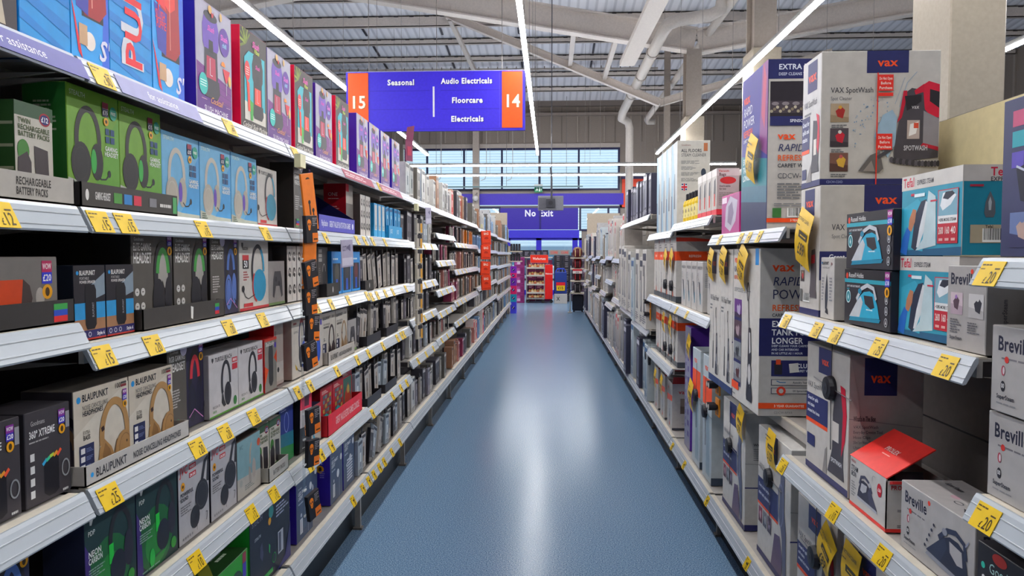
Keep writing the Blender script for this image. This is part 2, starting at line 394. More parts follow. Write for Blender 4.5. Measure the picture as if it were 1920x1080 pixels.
def p_slushpurple():
    b = carton(.25, .345, .2, {'*': '#3a1fa0', 'F': '#6b2a78'}); F = b.F
    F.rect(0, 0, 1, 1, '#9c93ad'); F.rect(.02, .0, .98, .985, '#a9a4b6'); F.poly([(.02,.0),(.98,.0),(.98,.34),(.02,.45)], '#7a2a86')
    F.poly([(.02,.0),(.98,.0),(.98,.15),(.02,.2)], '#5c2484')
    for i in range(4): F.line([(.04,.42-i*.07),(.98,.33-i*.055)], .0015, '#5e2270')
    slush_machine(F, .40, .56, .78, '#6a45b0', '#2b2434', '#b8224c', '#f06ad0')
    F.ell(.78, .74, .15, '#5a2a9a', asp=1.2); F.text('Slush', .78, .75, .05, '#f06ad0', 'c', maxw=.24); F.text('chill', .78, .69, .04, '#9ad0f0', 'c')
    F.ell(.18, .27, .115, '#1fb6b0', asp=1.15)
    for i in range(3): F.rect(.1, .25+i*.022, .26, .258+i*.022, '#cdeeea')
    cocktail(F, .82, .42, .36, '#d8283a', '#f08a24'); F.ell(.38, .955, .05, '#d8a860'); F.shape(.45, .92, .1, [(-.3,.2),(.1,.1),(.3,.4),(.1,-.2),(-.2,-.3)], '#c8242e'); F.ell(.68, .95, .035, '#d8b070', asp=1.5)
    F.text('Cocktail', .52, .125, .055, '#f0a04a', 'c', bold=False, shear=.45, maxw=.5); F.text('SLUSH MACHINE', .52, .04, .048, '#eadff0', 'c', bold=False, maxw=.84)
    F.line([(.12,.14),(.26,.14)], .0015, '#d8a0c0'); F.line([(.8,.14),(.92,.14)], .0015, '#d8a0c0')
    b.L.text('SLUSH MACHINE', .5, .3, .03, '#cfc6ee', 'c', bold=False, maxw=.8); b.L.rect(.3, .36, .7, .365, '#cfc6ee')
    return b
def p_slushred():
    b = carton(.24, .355, .2, {'*': '#f0123e', 'F': '#3a3230'}); F = b.F
    for i in range(7):
        a = 200-i*26; F.line([(.2,.86),(.2+.2*math.cos(math.radians(a)), .86+.16*math.sin(math.radians(a)))], .009, '#8a9a2c' if i % 2 else '#6c7a28')
    F.poly([(.14,.2),(.9,.2),(.9,.8),(.3,.8),(.14,.72)], '#2fb0c0'); F.poly([(.14,.12),(.92,.12),(.92,.26),(.14,.3)], '#cfc9c0')
    slush_machine(F, .62, .49, .66, '#27222a', '#1d1a20', '#f0402a', '#f05ab8')
    F.ell(.24, .6, .1, '#e0343c', asp=1.4)
    for i in range(4): F.rect(.18, .56+i*.022, .3, .567+i*.022, '#f8d8d0')
    F.shape(.26, .36, .3, [(-.12,.5),(.1,.42),(.16,-.5),(-.02,-.5)], '#f03a20'); F.shape(.38, .24, .22, [(-.2,.4),(.2,.3),(.12,-.5),(-.12,-.5)], '#3aa83a')
    F.text('Slush', .55, .86, .06, '#f05ab8', 'c', shear=.3); F.text('Vibes', .58, .81, .045, '#c8d84a', 'c', shear=.3)
    F.text('Cocktail Slush Machine', .5, .045, .05, '#e6e0d6', 'c', bold=False, shear=.4, maxw=.9); F.line([(.3,.02),(.8,.02)], .002, '#b08a3a')
    return b
reg('slushblueplain', 'slush_machine_box', 'box', 'bright blue slush box, without the white lettering', p_slushblue(False))
reg('slushblue', 'slush_machine_box', 'box', 'bright blue slush machine box', p_slushblue())
reg('slushpurple', 'slush_machine_box', 'box', 'purple and grey slush machine box', p_slushpurple())
reg('slushred', 'slush_machine_box', 'box', 'red-sided palm tree slush box', p_slushred())
def p_candy():
    b = carton(.26, .36, .2, {'*': '#1d6fc0', 'F': '#3a3034'}); F = b.F
    F.shape(.5, .5, .9, [(-.1,.5),(.1,.3),(.3,.2),(.26,-.3),(.3,-.5),(-.3,-.5),(-.2,-.1)], '#b8ab98'); F.ell(.35,.3,.2,'#3a3034',asp=1.5)
    return b
reg('candy', 'popcorn_maker_box', 'box', 'beige and black machine box', p_candy())
# -- headset shelves
def p_battery(tone):
    b = carton(.115, .205, .06, '#cfc9bd'); F = b.F
    F.rect(0, .86, 1, 1, '#3d5c40'); b.L.rect(0, 0, 1, 1, '#3f6f3c')
    for i in range(4): b.L.rect(.05, .1+i*.22, .95, .13+i*.22, '#c8d0b0')
    F.ell(.78, .87, .15, '#a82030', asp=.8); F.ell(.78, .87, .12, '#2a2a70', asp=.75); F.text('£12', .78, .845, .05, '#ffffff', 'c', maxw=.2)
    for i, t in enumerate(('TWIN', 'RECHARGEABLE', 'BATTERY PACKS')): F.text(t, .08, .79-i*.065, .05, '#4a5a2c', maxw=.82)
    F.ell(.2, .52, .15, '#4a8a3a', asp=1.3)
    F.shape(.42, .3, .72, [(-.28,.2),(-.1,.3),(-.02,.16),(-.02,-.3),(-.16,-.4),(-.3,-.3)], tone); F.shape(.58, .34, .72, [(-.08,.34),(.2,.3),(.22,-.2),(.1,-.34),(-.06,-.2)], tone)
    F.rect(.45, .06, .72, .16, '#4a8a3a'); F.line([(.72,.05),(.98,.16)], .002, '#4a4a40')
    return b
reg('batterypink', 'battery_pack_box', 'box', 'green-topped battery box with pink packs', p_battery('#b79aa8'))
reg('batteryblack', 'battery_pack_box', 'box', 'green-topped battery box with black packs', p_battery('#4a4044'))
def p_c6(bg, bg2, band, cup, pad, w=.195, side='#2f7a34'):
    b = carton(w, .235, .1, {'*': bg, 'L': side, 'R': side, 'T': side}); F = b.F
    F.poly([(.4,0),(1,0),(1,.8),(.75,.55),(.62,.2)], bg2); F.poly([(0,.12),(0,0),(1,0),(1,.05),(.5,.06)], '#b9bdae')
    F.text('STEALTH', .05, .9, .045, '#d5e6cc', bold=False, maxw=.6); headset(F, .36, .46, .76, band, cup, pad, w=.085, blob='#23272c')
    for u, v in ((.72,.6),(.82,.6),(.72,.52),(.82,.52)): F.rect(u, v, u+.08, v+.065, '#2c5f3a' if 'a' in bg[:3] or bg[1] in '78' and bg[3] > 'a' else '#254a78')
    F.text('GAMING', .70, .44, .045, '#f1f4ea', maxw=.26); F.text('HEADSET', .69, .385, .045, '#f1f4ea', maxw=.28)
    F.rect(.66, .78, .78, .86, '#2b2350'); F.rect(.66, .86, .78, .92, '#9c2a48'); F.text('£15', .72, .8, .04, '#ffffff', 'c', maxw=.1)
    F.ell(.88, .83, .075, '#2aa58a', asp=1.1); F.text('FREE', .88, .815, .03, '#eafaf0', 'c', maxw=.11); F.ell(.73, .73, .05, '#e6a41e'); F.ell(.73,.73,.022,'#4a3410')
    F.greek(.04, .02, .2, .1, 3, '#4a5a4a', 3); b.L.rect(.2, .1, .8, .9, side); b.L.greek(.25, .55, .8, .85, 8, '#bcd0b0', 4)
    return b
reg('c6green', 'headset_box', 'box', 'lime green headset box', p_c6('#76a832', '#6aa838', '#33302f', '#2b292b', '#38b048'))
reg('c6blue', 'headset_box', 'box', 'sky blue headset box', p_c6('#6cb2dc', '#4aa0dc', '#c4bdb2', '#b4ac9f', '#6a45b8', .215, '#2a78c8'))
def p_turtle(h=.215, w=.19, headcol='#2b2a30', cup='#2a98b8', red='#b03038', fifty=False):
    b = carton(w, h, .1, {'*': '#c9c3bc', 'F': '#cfc9c2'}); F = b.F
    F.rect(0, 0, 1, .04, '#c83038'); F.shape(.1, .9, .08, [(-.4,.5),(.4,.5),(.4,0),(0,-.5),(-.4,0)], '#3a3a3a')
    if not fifty: F.text('TURTLE BEACH', .18, .875, .055, '#333333', maxw=.7)
    else:
        F.text('50', .2, .6, .09, '#fff', 'c'); F.rect(.1, .58, .3, .7, '#1d1d20'); F.text('50', .2, .6, .09, '#ffffff', 'c'); F.rect(.1, .7, .3, .77, '#c83038'); F.greek(.12, .42, .3, .56, 4, '#b05050', 3)
        F.text('RECON', .1, .84, .04, '#333333', maxw=.3)
    s = .8; F.sx = 2.0
    F.stroke(.58, .48, s, arc(.02,.1,.13,.42,235,20,20), .075, headcol); F.stroke(.58, .48, s, arc(.02,.1,.13,.42,60,-5,8), .075, cup)
    F.shape(.6, .48, s, arc(.04,-.18,.15,.29,0,350,22), cup); F.stroke(.58, .48, s, arc(.0,-.18,.1,.28,130,260,12), .05, red)
    F.stroke(.58, .48, s, [(-.06,-.34),(-.2,-.4),(-.26,-.36),(-.3,-.26)], .018, '#2a2a2e'); F.shape(.58, .48, s, arc(-.31,-.22,.03,.06,0,340,10), '#2a2a2e')
    F.rect(.12, .05, .42, .1, '#c83038')
    return b
reg('turtleteal', 'headset_box', 'box', 'white box with teal cup headset', p_turtle())
reg('turtle50', 'headset_box', 'box', 'tall white red-based headset box', p_turtle(.25, .26, '#2b2a34', '#2c9ac4', '#c83a38', True))
def p_tbwhite():
    b = carton(.215, .2, .11, {'*': '#b3aeb2', 'F': '#c6c2c4'}); F = b.F
    F.shape(.12, .9, .08, [(-.4,.5),(.4,.5),(.4,0),(0,-.5),(-.4,0)], '#3a3a40'); F.text('TURTLE BEACH', .2, .87, .065, '#333338', maxw=.6)
    F.rect(.78, .78, .97, .86, '#c83040'); F.text('XBOX', .875, .8, .04, '#fff', 'c', maxw=.15); F.rect(.78, .66, .97, .76, '#c83040')
    F.stroke(.56,.46,.8,arc(0,.06,.19,.40,212,-8,22),.085,'#33323a'); F.shape(.56,.46,.8,arc(.08,-.2,.16,.24,0,350,22),'#2b2b33'); F.stroke(.56,.46,.8,arc(.08,-.2,.11,.17,0,360,20),.012,'#4a4a54'); F.shape(.56,.46,.8,[(-.17,-.1),(-.1,-.3),(-.02,-.42),(-.12,-.44),(-.22,-.34)],'#2b2b33')
    F.ell(.87, .14, .06, '#2f7a3c', asp=1.2); F.text('RECON 70', .1, .14, .04, '#55555a', maxw=.3, bold=False); F.rect(0, 0, 1, .03, '#5c9a3a'); F.text('XBOX', .1, .07, .035, '#4a8a3a', maxw=.15)
    return b
reg('tbwhite', 'headset_box', 'box', 'white green-based headset box', p_tbwhite())
def p_dark_headset(w, h, lines, accent, cups, pic_bg=None, pad=None, seed=1):
    b = carton(w, h, .1, {'*': '#3a3634', 'F': '#5c5751', 'T': '#3b3838'}); F = b.F
    if pic_bg: F.rect(.5, 0, 1, 1, pic_bg)
    F.text('Goodmans', .07, .92, .035, '#d8d4d0', maxw=.22, bold=False)
    y = .92
    for i, (t, hh) in enumerate(lines):
        y -= hh+.025; F.text(t, .05, y, hh, '#e6e3de', maxw=.42, cond=.7)
    if pic_bg is None:
        for u in (.12, .25):
            for v in (.46, .62) if y > .7 else (.3, .45): F.ell(u, v-.06, .05, '#d8d5d0'); F.rect(u-.02, v-.065, u+.02, v-.055, '#55504c')
    else: F.greek(.07, .3, .34, .52, 7, '#bdb8b4', seed)
    if pic_bg is None: F.shape(.73, .5, .86, [(x*.72,y) for x,y in [(-.2,-.1),(-.18,.2),(0,.42),(.18,.25),(.2,-.1),(.06,-.1),(0,0),(-.08,-.1)]], '#a9a49d')
    headset(F, .73, .5, .86, '#26242a', cups, pad, pic_bg is not None, accent, w=.1, blob='#20222a', slim=.72 if pic_bg is None else .6)
    F.sticker(.86, .87, .12, '£20', .11, '#8a2f9a', '#4338b8'); F.rect(.06, .03, .22, .07, '#6a8a4a')
    return b
reg('elite', 'headset_box', 'box', 'charcoal gaming headset box with green band', p_dark_headset(.205, .25, (('ELITE GAMING', .075), ('HEADSET', .105)), '#3f9a44', '#23222a'))
def p_eliteblue(lines=(('ELITE GAMING', .06), ('HEADSET', .09)), bg='#2d2c48', acc='#4c70b8', cup='#5a78c0', w=.2, h=.25):
    b = p_dark_headset(w, h, lines, acc, cup, bg, None, 5); F = b.F
    for i, c in enumerate(('#c8283a', '#2d4ab0', '#3a9a5a')): F.rect(.1, .06+i*.035, .26, .09+i*.035, c)
    F.ell(.42, .95, .09, '#d0c8e0'); F.line([(.55,.12),(.7,.2),(.95,.06)], .003, '#d088c8')
    return b
reg('eliteblue', 'headset_box', 'box', 'charcoal headset box with blue headset', p_eliteblue())
reg('rgb', 'headset_box', 'box', 'charcoal headset box with red band', p_eliteblue((('RGB GAMING', .06), ('HEADSET', .09)), '#2e2b46', '#d03040', '#25253a', .215, .25))
reg('legend', 'headset_box', 'box', 'tall black headset box with red glow', p_eliteblue((('LEGEND', .05), ('GAMING', .06), ('HEADSET', .06)), '#37343c', '#8a3038', '#9a3a40', .22, .275))
def p_flip():
    b = carton(.22, .14, .11, '#7a7470'); F = b.F
    F.shape(.45, .46, .62, [(-1.1,.35),(.2,.35),(.42,.2),(.5,-.1),(.4,-.4),(-1.1,-.4)], '#d8481c'); F.shape(.45,.46,.62,[(.2,.36),(.42,.2),(.5,-.1),(.4,-.42),(.1,-.42),(.16,0)],'#4a3c3a')
    F.ell(.75, .4, .06, '#b0a8a2', asp=1.6); F.sticker(.78, .6, .14, '£20', .34); F.text('FLIP', .05, .86, .08, '#eee', maxw=.2)
    return b
reg('flip', 'speaker_box', 'box', 'grey box with glowing orange speaker', p_flip())
def p_jm():
    b = carton(.1, .17, .11, '#8d857e'); F = b.F
    F.shape(.1, .35, .5, arc(0,0,.28,.5,-90,90,14), '#2a2730'); F.text('XT', .05, .84, .08, '#2a2a2a', shear=.2); F.text('jm', .5, .84, .1, '#7a2030', shear=.3)
    return b
reg('jmbox', 'speaker_box', 'box', 'plain grey speaker box', p_jm())
def p_bpspeaker():
    b = carton(.115, .17, .08, '#232a3a'); F = b.F
    F.rect(0, 0, 1, .3, '#a87a58'); F.rect(0, .28, 1, .5, '#2f9ad8'); F.poly([(0,.5),(1,.5),(1,1),(0,1)], '#27242c'); F.poly([(.55,.74),(1,.9),(1,.6),(.7,.55)], '#8a9aa8')
    F.ell(.12, .9, .04, '#2a9ae0'); F.text('BLAUPUNKT', .18, .87, .06, '#f0eeea', maxw=.5); F.text('PORTABLE', .18, .81, .035, '#c8c4c0', bold=False, maxw=.3); F.text('POWER SPEAKER', .18, .76, .035, '#e8e4e0', maxw=.5)
    F.shape(.52, .44, .6, [(-.16,.5),(.14,.5),(.2,.38),(.2,-.4),(.12,-.5),(-.14,-.5),(-.2,-.38),(-.2,.38)], '#1b1a20'); F.text('BLAUPUNKT', .62, .3, .04, '#9a9aa2', vert=True, maxw=.2)
    F.rect(0, .02, 1, .13, '#2c2a66'); F.rect(0, 0, 1, .025, '#c03a2c'); F.text('Style 6', .7, .05, .045, '#fff', maxw=.25)
    for i in range(3): F.ell(.12+i*.17, .075, .05, '#d8d8e8'); F.ell(.12+i*.17, .075, .035, '#2c2a66')
    return b
reg('bpspeaker', 'speaker_box', 'box', 'black box with upright speaker picture', p_bpspeaker())
def p_pad():
    b = carton(.17, .17, .09, {'*': '#2d2a33', 'F': '#a8a3a0'}); F = b.F
    F.shape(.55, .5, .75, [(-.25,.35),(.25,.35),(.36,.1),(.42,-.4),(.3,-.46),(.14,-.1),(-.14,-.1),(-.3,-.46),(-.42,-.4),(-.36,.1)], '#4a474c'); F.ell(.45,.58,.06,'#2e2c32'); F.ell(.64,.48,.06,'#2e2c32'); F.rect(0,0,1,.06,'#7a9a5a')
    return b
reg('pad', 'controller_box', 'box', 'grey box with black game controller', p_pad())
def p_xtreme():
    b = carton(.14, .195, .12, '#413d42'); F = b.F
    F.shape(.55, .3, .5, [(-.24,.3),(.24,.4),(.24,-.45),(.1,-.52),(-.1,-.52),(-.24,-.42)], '#1d1b22')
    for i, c in enumerate(('#3ab0e0', '#40d0a0', '#b8d848', '#f0a030', '#f05a38')): F.line([(.36+i*.08,.44+i*.012+.02*abs(i-2)*-1),(.45+i*.08,.45+i*.014)], .007, c)
    F.text('Goodmans', .12, .85, .05, '#c8c4c4', maxw=.3, bold=False); F.text('360º XTREME', .08, .72, .075, '#efedec', maxw=.56); F.greek(.08, .67, .5, .7, 1, '#b0acac', 2)
    for i in range(4): F.rect(.09, .09+i*.13, .18, .17+i*.13, '#d8d6d6')
    F.sticker(.72, .78, .15, '£20', .16, '#8a2f9a', '#4338b8'); F.rect(.88, .72, .97, .9, '#9a9aa0'); F.stroke(.86, .28, .3, arc(0,0,.2,.3,0,360,18), .06, '#8f9296'); F.greek(.78, .03, .97, .08, 1, '#c8c8c8', 4)
    return b
reg('xtreme', 'speaker_box', 'box', 'dark speaker box with rainbow light ring', p_xtreme())
def p_nchp():
    b = carton(.215, .21, .12, {'*': '#6b635c', 'F': '#cdc2b2', 'T': '#8d857c', 'L': '#47424a'}); F = b.F
    F.poly([(0,.5),(.4,.7),(1,.95),(1,0),(0,0)], '#d6cdbf')
    F.ell(.09, .89, .035, '#2a9ae0'); F.text('BLAUPUNKT', .15, .86, .075, '#2c3038', maxw=.46); F.text('NOISE CANCELLING', .15, .765, .05, '#6a6a6a', bold=False, maxw=.45); F.text('HEADPHONES', .15, .70, .055, '#33363c', maxw=.36)
    F.text('100', .73, .9, .06, '#2a2a2a', maxw=.12, bold=False); F.rect(.85, .9, .96, .93, '#8a3038'); F.rect(.85, .935, .96, .96, '#555')
    F.text('EXTRA', .15, .5, .04, '#55504a', bold=False, maxw=.12); F.text('BASS', .15, .44, .05, '#44403c', maxw=.12); F.rect(.08, .0, .33, .39, '#28305a')
    for i in range(4): F.rect(.1, .03+i*.09, .17, .09+i*.09, '#e2e2e6'); F.greek(.19, .035+i*.09, .31, .085+i*.09, 3, '#7080b0', i)
    F.sx = 1.2; headphones_front(F, .68, .38, .88, '#b48a58', '#b08656', '#8f6a44'); F.sticker(.87, .74, .08, '£20', .13, '#8a2f9a', '#4338b8')
    b.L.stroke(.62, .4, .8, arc(0,0,.42,.42,0,180,20), .1, '#1e1c24'); b.L.stroke(.62, .38, .7, arc(0,0,.34,.36,0,180,20), .1, '#8a6a4c')
    return b
reg('nchp', 'headphone_box', 'box', 'cream box with tan headphones', p_nchp())
def p_skull():
    b = carton(.12, .2, .09, {'*': '#d02a2a', 'F': '#8d8880'}); F = b.F
    F.shape(.5, .5, .8, [(-.1,.5),(.1,.5),(.14,.3),(.14,-.4),(.06,-.5),(-.06,-.5),(-.14,-.4),(-.14,.3)], '#3c3a3c'); F.poly([(0,.15),(.3,.42),(0,.5)], '#e85020'); F.poly([(1,.5),(.75,.62),(1,.75)], '#e85020')
    F.text('Skullcandy', .1, .86, .07, '#eae6e0', maxw=.75); F.rect(.8,.8,.95,.9,'#5a40b0'); F.rect(0, .95, 1, 1, '#d8402c')
    return b
reg('skullbox', 'headphone_box', 'box', 'grey and orange headphone box', p_skull())
def p_tallred():
    b = carton(.1, .3, .1, {'*': '#e02030', 'F': '#b9aaa2'}); F = b.F
    F.rect(.05,.05,.95,.3,'#c8c0b8'); F.shape(.4,.2,.12,arc(0,0,.3,.3,0,340,10),'#222'); F.text('BASS', .2, .6, .04, '#7a5a50', vert=True)
    return b
reg('tallred', 'headphone_box', 'box', 'tall red box beside orange packs', p_tallred())
def p_neon():
    b = carton(.205, .25, .1, '#2a2f48'); F = b.F
    F.rect(.0, 0, 1, 1, '#223a3c'); F.ell(.45, .32, .42, '#22683a', asp=1.0); F.ell(.47, .26, .28, '#2c8a3e', asp=1.0); F.poly([(0,0),(.14,0),(.08,.6),(0,.7)], '#43307a')
    F.shape(.12, .88, .07, [(-.3,.5),(.2,.6),(.4,.2),(.1,-.4),(-.3,-.3)], '#e4e8e6'); F.text('PDP', .06, .76, .045, '#dfe6e2', maxw=.14, bold=False)
    F.text('NEON', .06, .56, .055, '#e6ece8', maxw=.24); F.text('CARBON', .06, .495, .055, '#e6ece8', maxw=.26); F.greek(.06, .36, .36, .46, 4, '#8aa89a', 2)
    F.stroke(.7, .48, .86, arc(-.02,.08,.2,.36,195,-10,20), .075, '#27282e'); F.stroke(.7, .48, .86, [(-.205,.1),(-.2,-.12)], .085, '#25d048'); F.shape(.62, .3, .5, arc(0,0,.26,.34,0,350,20), '#262a38')
    F.shape(.84, .42, .5, arc(0,0,.16,.36,0,350,18), '#2e2c3c'); F.stroke(.62, .14, .5, [(0,0),(-.5,-.06)], .03, '#3a5a4a'); F.shape(.34, .13, .2, arc(0,0,.26,.5,0,340,12), '#22b84a')
    F.ell(.88, .13, .07, '#3a9a3a', asp=1.1); F.greek(.1, .03, .6, .06, 1, '#7aa890', 5)
    return b
reg('neon', 'headset_box', 'box', 'dark green glowing headset box', p_neon())
def p_jvc():
    b = carton(.19, .24, .09, {'*': '#221f2a', 'F': '#b9b7bc'}); F = b.F
    F.text('JVC', .06, .84, .1, '#c8242c', maxw=.24); F.rect(.34, .86, .56, .92, '#c8242c'); F.rect(.34, .76, .56, .82, '#c8242c'); F.text('WIRED', .36, .87, .035, '#fff', maxw=.18); F.text('ON EAR', .36, .77, .035, '#fff', maxw=.18)
    F.ell(.14, .7, .06, '#eaa01e', asp=1.1); F.ell(.14, .7, .025, '#4a3410'); F.text('POWERFUL', .06, .58, .045, '#333338', maxw=.42); F.text('SOUND', .06, .52, .045, '#333338', maxw=.24); F.greek(.06, .36, .4, .48, 4, '#77777c', 2)
    F.sx = 1.3; F.stroke(.62, .5, .9, [(.02,-.06),(.1,.2),(.16,.4),(.22,.44),(.25,.36),(.22,.1)], .07, '#35353d'); F.shape(.66, .48, .8, arc(.06,-.02,.17,.24,0,350,20), '#33343d'); F.shape(.62, .34, .7, arc(-.1,-.14,.13,.2,0,350,18), '#2c2d36')
    F.stroke(.66,.48,.8, arc(.06,-.02,.13,.19,0,360,20), .012, '#4c4d56'); F.line([(.56,.2),(.56,.06)], .002, '#33343d'); F.line([(.88,.1),(.92,.2),(.86,.21)], .003, '#33343d')
    for i in range(5): F.rect(.1+i*.07, .05, .14+i*.07, .08, '#8a8a90')
    return b
reg('jvc', 'headphone_box', 'box', 'white box with black folding headphones', p_jvc())
def p_pale():
    b = carton(.2, .2, .09, {'*': '#5a4f4a', 'F': '#86acb4'}); F = b.F
    F.poly([(0,0),(1,0),(1,.3),(0,.36)], '#b9b4ac'); F.text('JVC', .1, .84, .07, '#5a7a84', bold=False)
    F.stroke(.62, .56, .7, arc(0,.05,.12,.36,200,90,14), .08, '#b8a898'); F.shape(.6, .42, .6, [(-.2,.1),(-.06,.0),(-.02,-.4),(-.16,-.44),(-.22,-.2)], '#a39a94'); F.shape(.7, .45, .6, arc(0,-.1,.13,.3,0,350,16), '#b4aaa2')
    F.ell(.92, .8, .07, '#d85a3a'); F.ell(.15,.26,.06,'#a8aaa4'); F.greek(.3,.1,.7,.2,3,'#77807e',3)
    return b
reg('pale', 'headphone_box', 'box', 'pale blue box with beige headphones', p_pale())
reg('batteryslim', 'battery_pack_box', 'box', 'slim green and white battery box', p_battery('#3a3438'))
def p_aurora():
    b = carton(.16, .25, .09, {'*': '#2a2a4c', 'F': '#2b3a8c'}); F = b.F
    F.poly([(0,0),(1,0),(1,.25),(0,.35)], '#2f8a4a'); F.poly([(0,.3),(1,.22),(1,.45),(0,.5)], '#2a7a90'); F.stroke(.5,.65,.4,arc(0,0,.25,.4,0,360,18),.05,'#8a9ad8'); F.greek(.1,.85,.6,.92,2,'#b8c0e8',1)
    return b
reg('aurora', 'headphone_box', 'box', 'blue and green gradient box', p_aurora())
def p_xbox():
    b = carton(.32, .2, .24, {'*': '#1f6a22', 'F': '#38a832', 'T': '#274a24'}); F = b.F
    F.poly([(.0,.0),(1,0),(1,.3),(.5,.62),(0,.45)], '#2f8a2c'); F.text('XBOX', .12, .3, .24, '#d8ecd2', maxw=.4, bold=False); F.ell(.7, .5, .17, '#2a4436'); F.ell(.7,.5,.15,'#33503f'); F.text('XBOX', .7, .46, .1, '#d4e4d2', 'c', maxw=.26, bold=False)
    F.rect(.86, .55, .95, .8, '#4a3cb8'); F.rect(.86,.8,.95,.98,'#a03a50'); F.line([(0,.4),(.4,.9)], .01, '#a8a838'); b.T.poly([(0,0),(.2,0),(1,.7),(1,.95)], '#8a8a34'); b.T.greek(.6,.2,.85,.4,2,'#c8d8c0',2)
    return b
reg('xbox', 'console_box', 'box', 'bright green console accessory box', p_xbox())
def p_stealth():
    b = carton(.4, .29, .16, {'*': '#262b3a', 'L': '#2fb03c', 'T': '#20222e'}); F = b.F
    F.text('STEALTH', .05, .86, .07, '#8a94a8', bold=False, maxw=.24); F.ell(.5, .86, .06, '#3a8a8a'); F.ell(.46, .75, .035, '#e0a020'); F.text('STEALTH', .1, .66, .035, '#b8c0c8', maxw=.16, shear=.2)
    F.shape(.3, .45, .4, [(-.25,.2),(-.1,.3),(.0,-.1),(-.1,-.3),(-.28,-.1)], '#4a4a68'); F.shape(.45, .4, .35, [(-.06,.2),(.05,.1),(.02,-.2),(-.08,-.1)], '#3ab060')
    F.rect(.3, .06, .52, .12, '#2fa84a'); F.ell(.56, .22, .05, '#2fa84a'); F.ell(.56,.22,.042,'#262b3a'); F.rect(.66, .2, .8, .5, '#c8ccd8'); F.rect(.68,.22,.74,.48,'#5a6078'); F.greek(.62,.72,.95,.9,4,'#a8b0c8',3); F.poly([(.6,0),(1,0),(1,.5),(.85,.1)], '#3a3a78')
    return b
reg('stealth', 'console_box', 'box', 'black box with green neon figure print', p_stealth())
def p_lamp(h=.25, strip=False):
    b = carton(.21, h, .17, {'*': '#3a25a8', 'F': '#46536e', 'T': '#262634'}); F = b.F
    F.rect(.0, .0, 1, 1, '#475672'); F.text('Goodmans', .12, .88, .03, '#c8d0dc', maxw=.3, bold=False); F.text('LED SMART', .12, .78, .06, '#e2e6ee', maxw=.56); F.text('LIGHT', .12, .7, .06, '#e2e6ee', maxw=.3); F.greek(.12,.62,.6,.67,1,'#aab4c8',1)
    F.ell(.62, .5, .1, '#d4d8e0'); F.ell(.88, .78, .08, '#d4d8e0'); F.ell(.28,.42,.04,'#c0c6d2')
    if strip:
        for i in range(8): F.rect(.3, .1+i*.055, .8, .135+i*.055, '#ccd2e0')
    else: F.rect(.2,.1,.36,.36,'#d0d4dc'); F.rect(.28,.12,.3,.34,'#4a5068'); F.rect(.7,.02,.72,.4,'#98a2b8')
    b.T.greek(.2,.3,.6,.6,3,'#b8b8c4',2); b.L.sticker(.6,.8,.22,'£12',.16); b.L.greek(.7,.55,.9,.7,4,'#8a80d0',4)
    return b
reg('lamp', 'smart_light_box', 'box', 'slate smart light box with purple sides', p_lamp())
reg('lampstrip', 'smart_light_box', 'box', 'tall slate light strip box', p_lamp(.28, True))
# -- the bays further along the audio rack
def p_earbuds(bg='#d2ccc6', ink='#3a3636'):
    b = carton(.11, .23, .06, {'*': '#55504f', 'F': bg}); F = b.F
    for u in (.28, .74):
        for v in (.78, .5, .2): F.stroke(u, v, .2, arc(0,0,.25,.5,200,20,10), .16, ink); F.ell(u+.02, v-.02, .08, ink)
    F.line([(.5,.03),(.5,.97)], .002, ink); return b
reg('earbuds', 'earphone_box', 'box', 'white box with black earphone drawings', p_earbuds())
def p_mice(r=1):
    b = carton(.15, .23, .07, {'*': '#2b2729', 'F': '#474240'}); F = b.F
    for i in range(3): F.rect(.1, .7+i*.09, .42, .77+i*.09, '#a9a49e')
    F.shape(.62, .42, .55, arc(0,0,.2,.42,0,350,18), '#2b292c'); F.stroke(.62,.42,.55,arc(0,0,.2,.42,20,160,12),.04,'#b8b4b0'); F.greek(.1,.3,.3,.6,7,'#77726e',r); F.rect(.1,.05,.3,.1,'#d85a30'); return b
reg('mice', 'mouse_box', 'box', 'charcoal gaming mouse box', p_mice())
def p_bluefig(c):
    b = carton(.17, .21, .1, {'*': '#1a86d8', 'F': '#2690de', 'R': '#5a5f88'}); F = b.F
    F.rect(.1,.06,.86,.72,'#26303e'); F.greek(.12,.8,.88,.88,1,'#d0ecff',3); F.ell(.5,.5,.22,c,asp=1.2); F.shape(.5,.2,.3,[(-.25,.5),(.25,.5),(.3,-.4),(-.3,-.4)],'#2a5ac8'); F.rect(.88,.08,.97,.7,'#8a8ab8'); return b
for i, c in enumerate(('#5a5a50', '#3c3e44', '#6a3038')): reg('bluefig%d' % i, 'dock_box', 'box', ('azure box with grey dial', 'azure box with black dial', 'azure box with maroon dial')[i], p_bluefig(c))
def p_bluehp(n):
    b = carton(.2, .26, .08, {'*': '#b9b2a8', 'F': '#cbc3b8'}); F = b.F
    F.stroke(.6,.52,.82,arc(0,.1,.15,.38,200,-10,20),.06,'#2c2f5a'); F.stroke(.6,.52,.82,arc(0,.1,.15,.38,120,60,8),.07,'#c03a3a'); F.shape(.6,.52,.82,arc(.1,-.22,.13,.28,0,350,18),'#2c58c8'); F.shape(.6,.52,.82,[(-.16,.0),(0,-.1),(.02,-.45),(-.1,-.45),(-.18,-.25)],'#33343e')
    F.stroke(.5,.14,.3,[(.3,.1),(.1,-.2),(-.3,-.1),(-.6,.1)],.05,'#333'); F.shape(.25,.18,.2,[(-.3,.3),(.1,0),(.2,-.3),(-.1,-.2)],'#c8a020')
    F.greek(.08,.86,.38,.93,1,'#8a3034',4); F.greek(.62,.9,.92,.95,1,'#8a3034',3); F.text('GAMING', .1, .72, .04, '#4a4a4a', maxw=.3, bold=False); F.rect(.84,.74,.95,.84,'#4a40b0'); return b
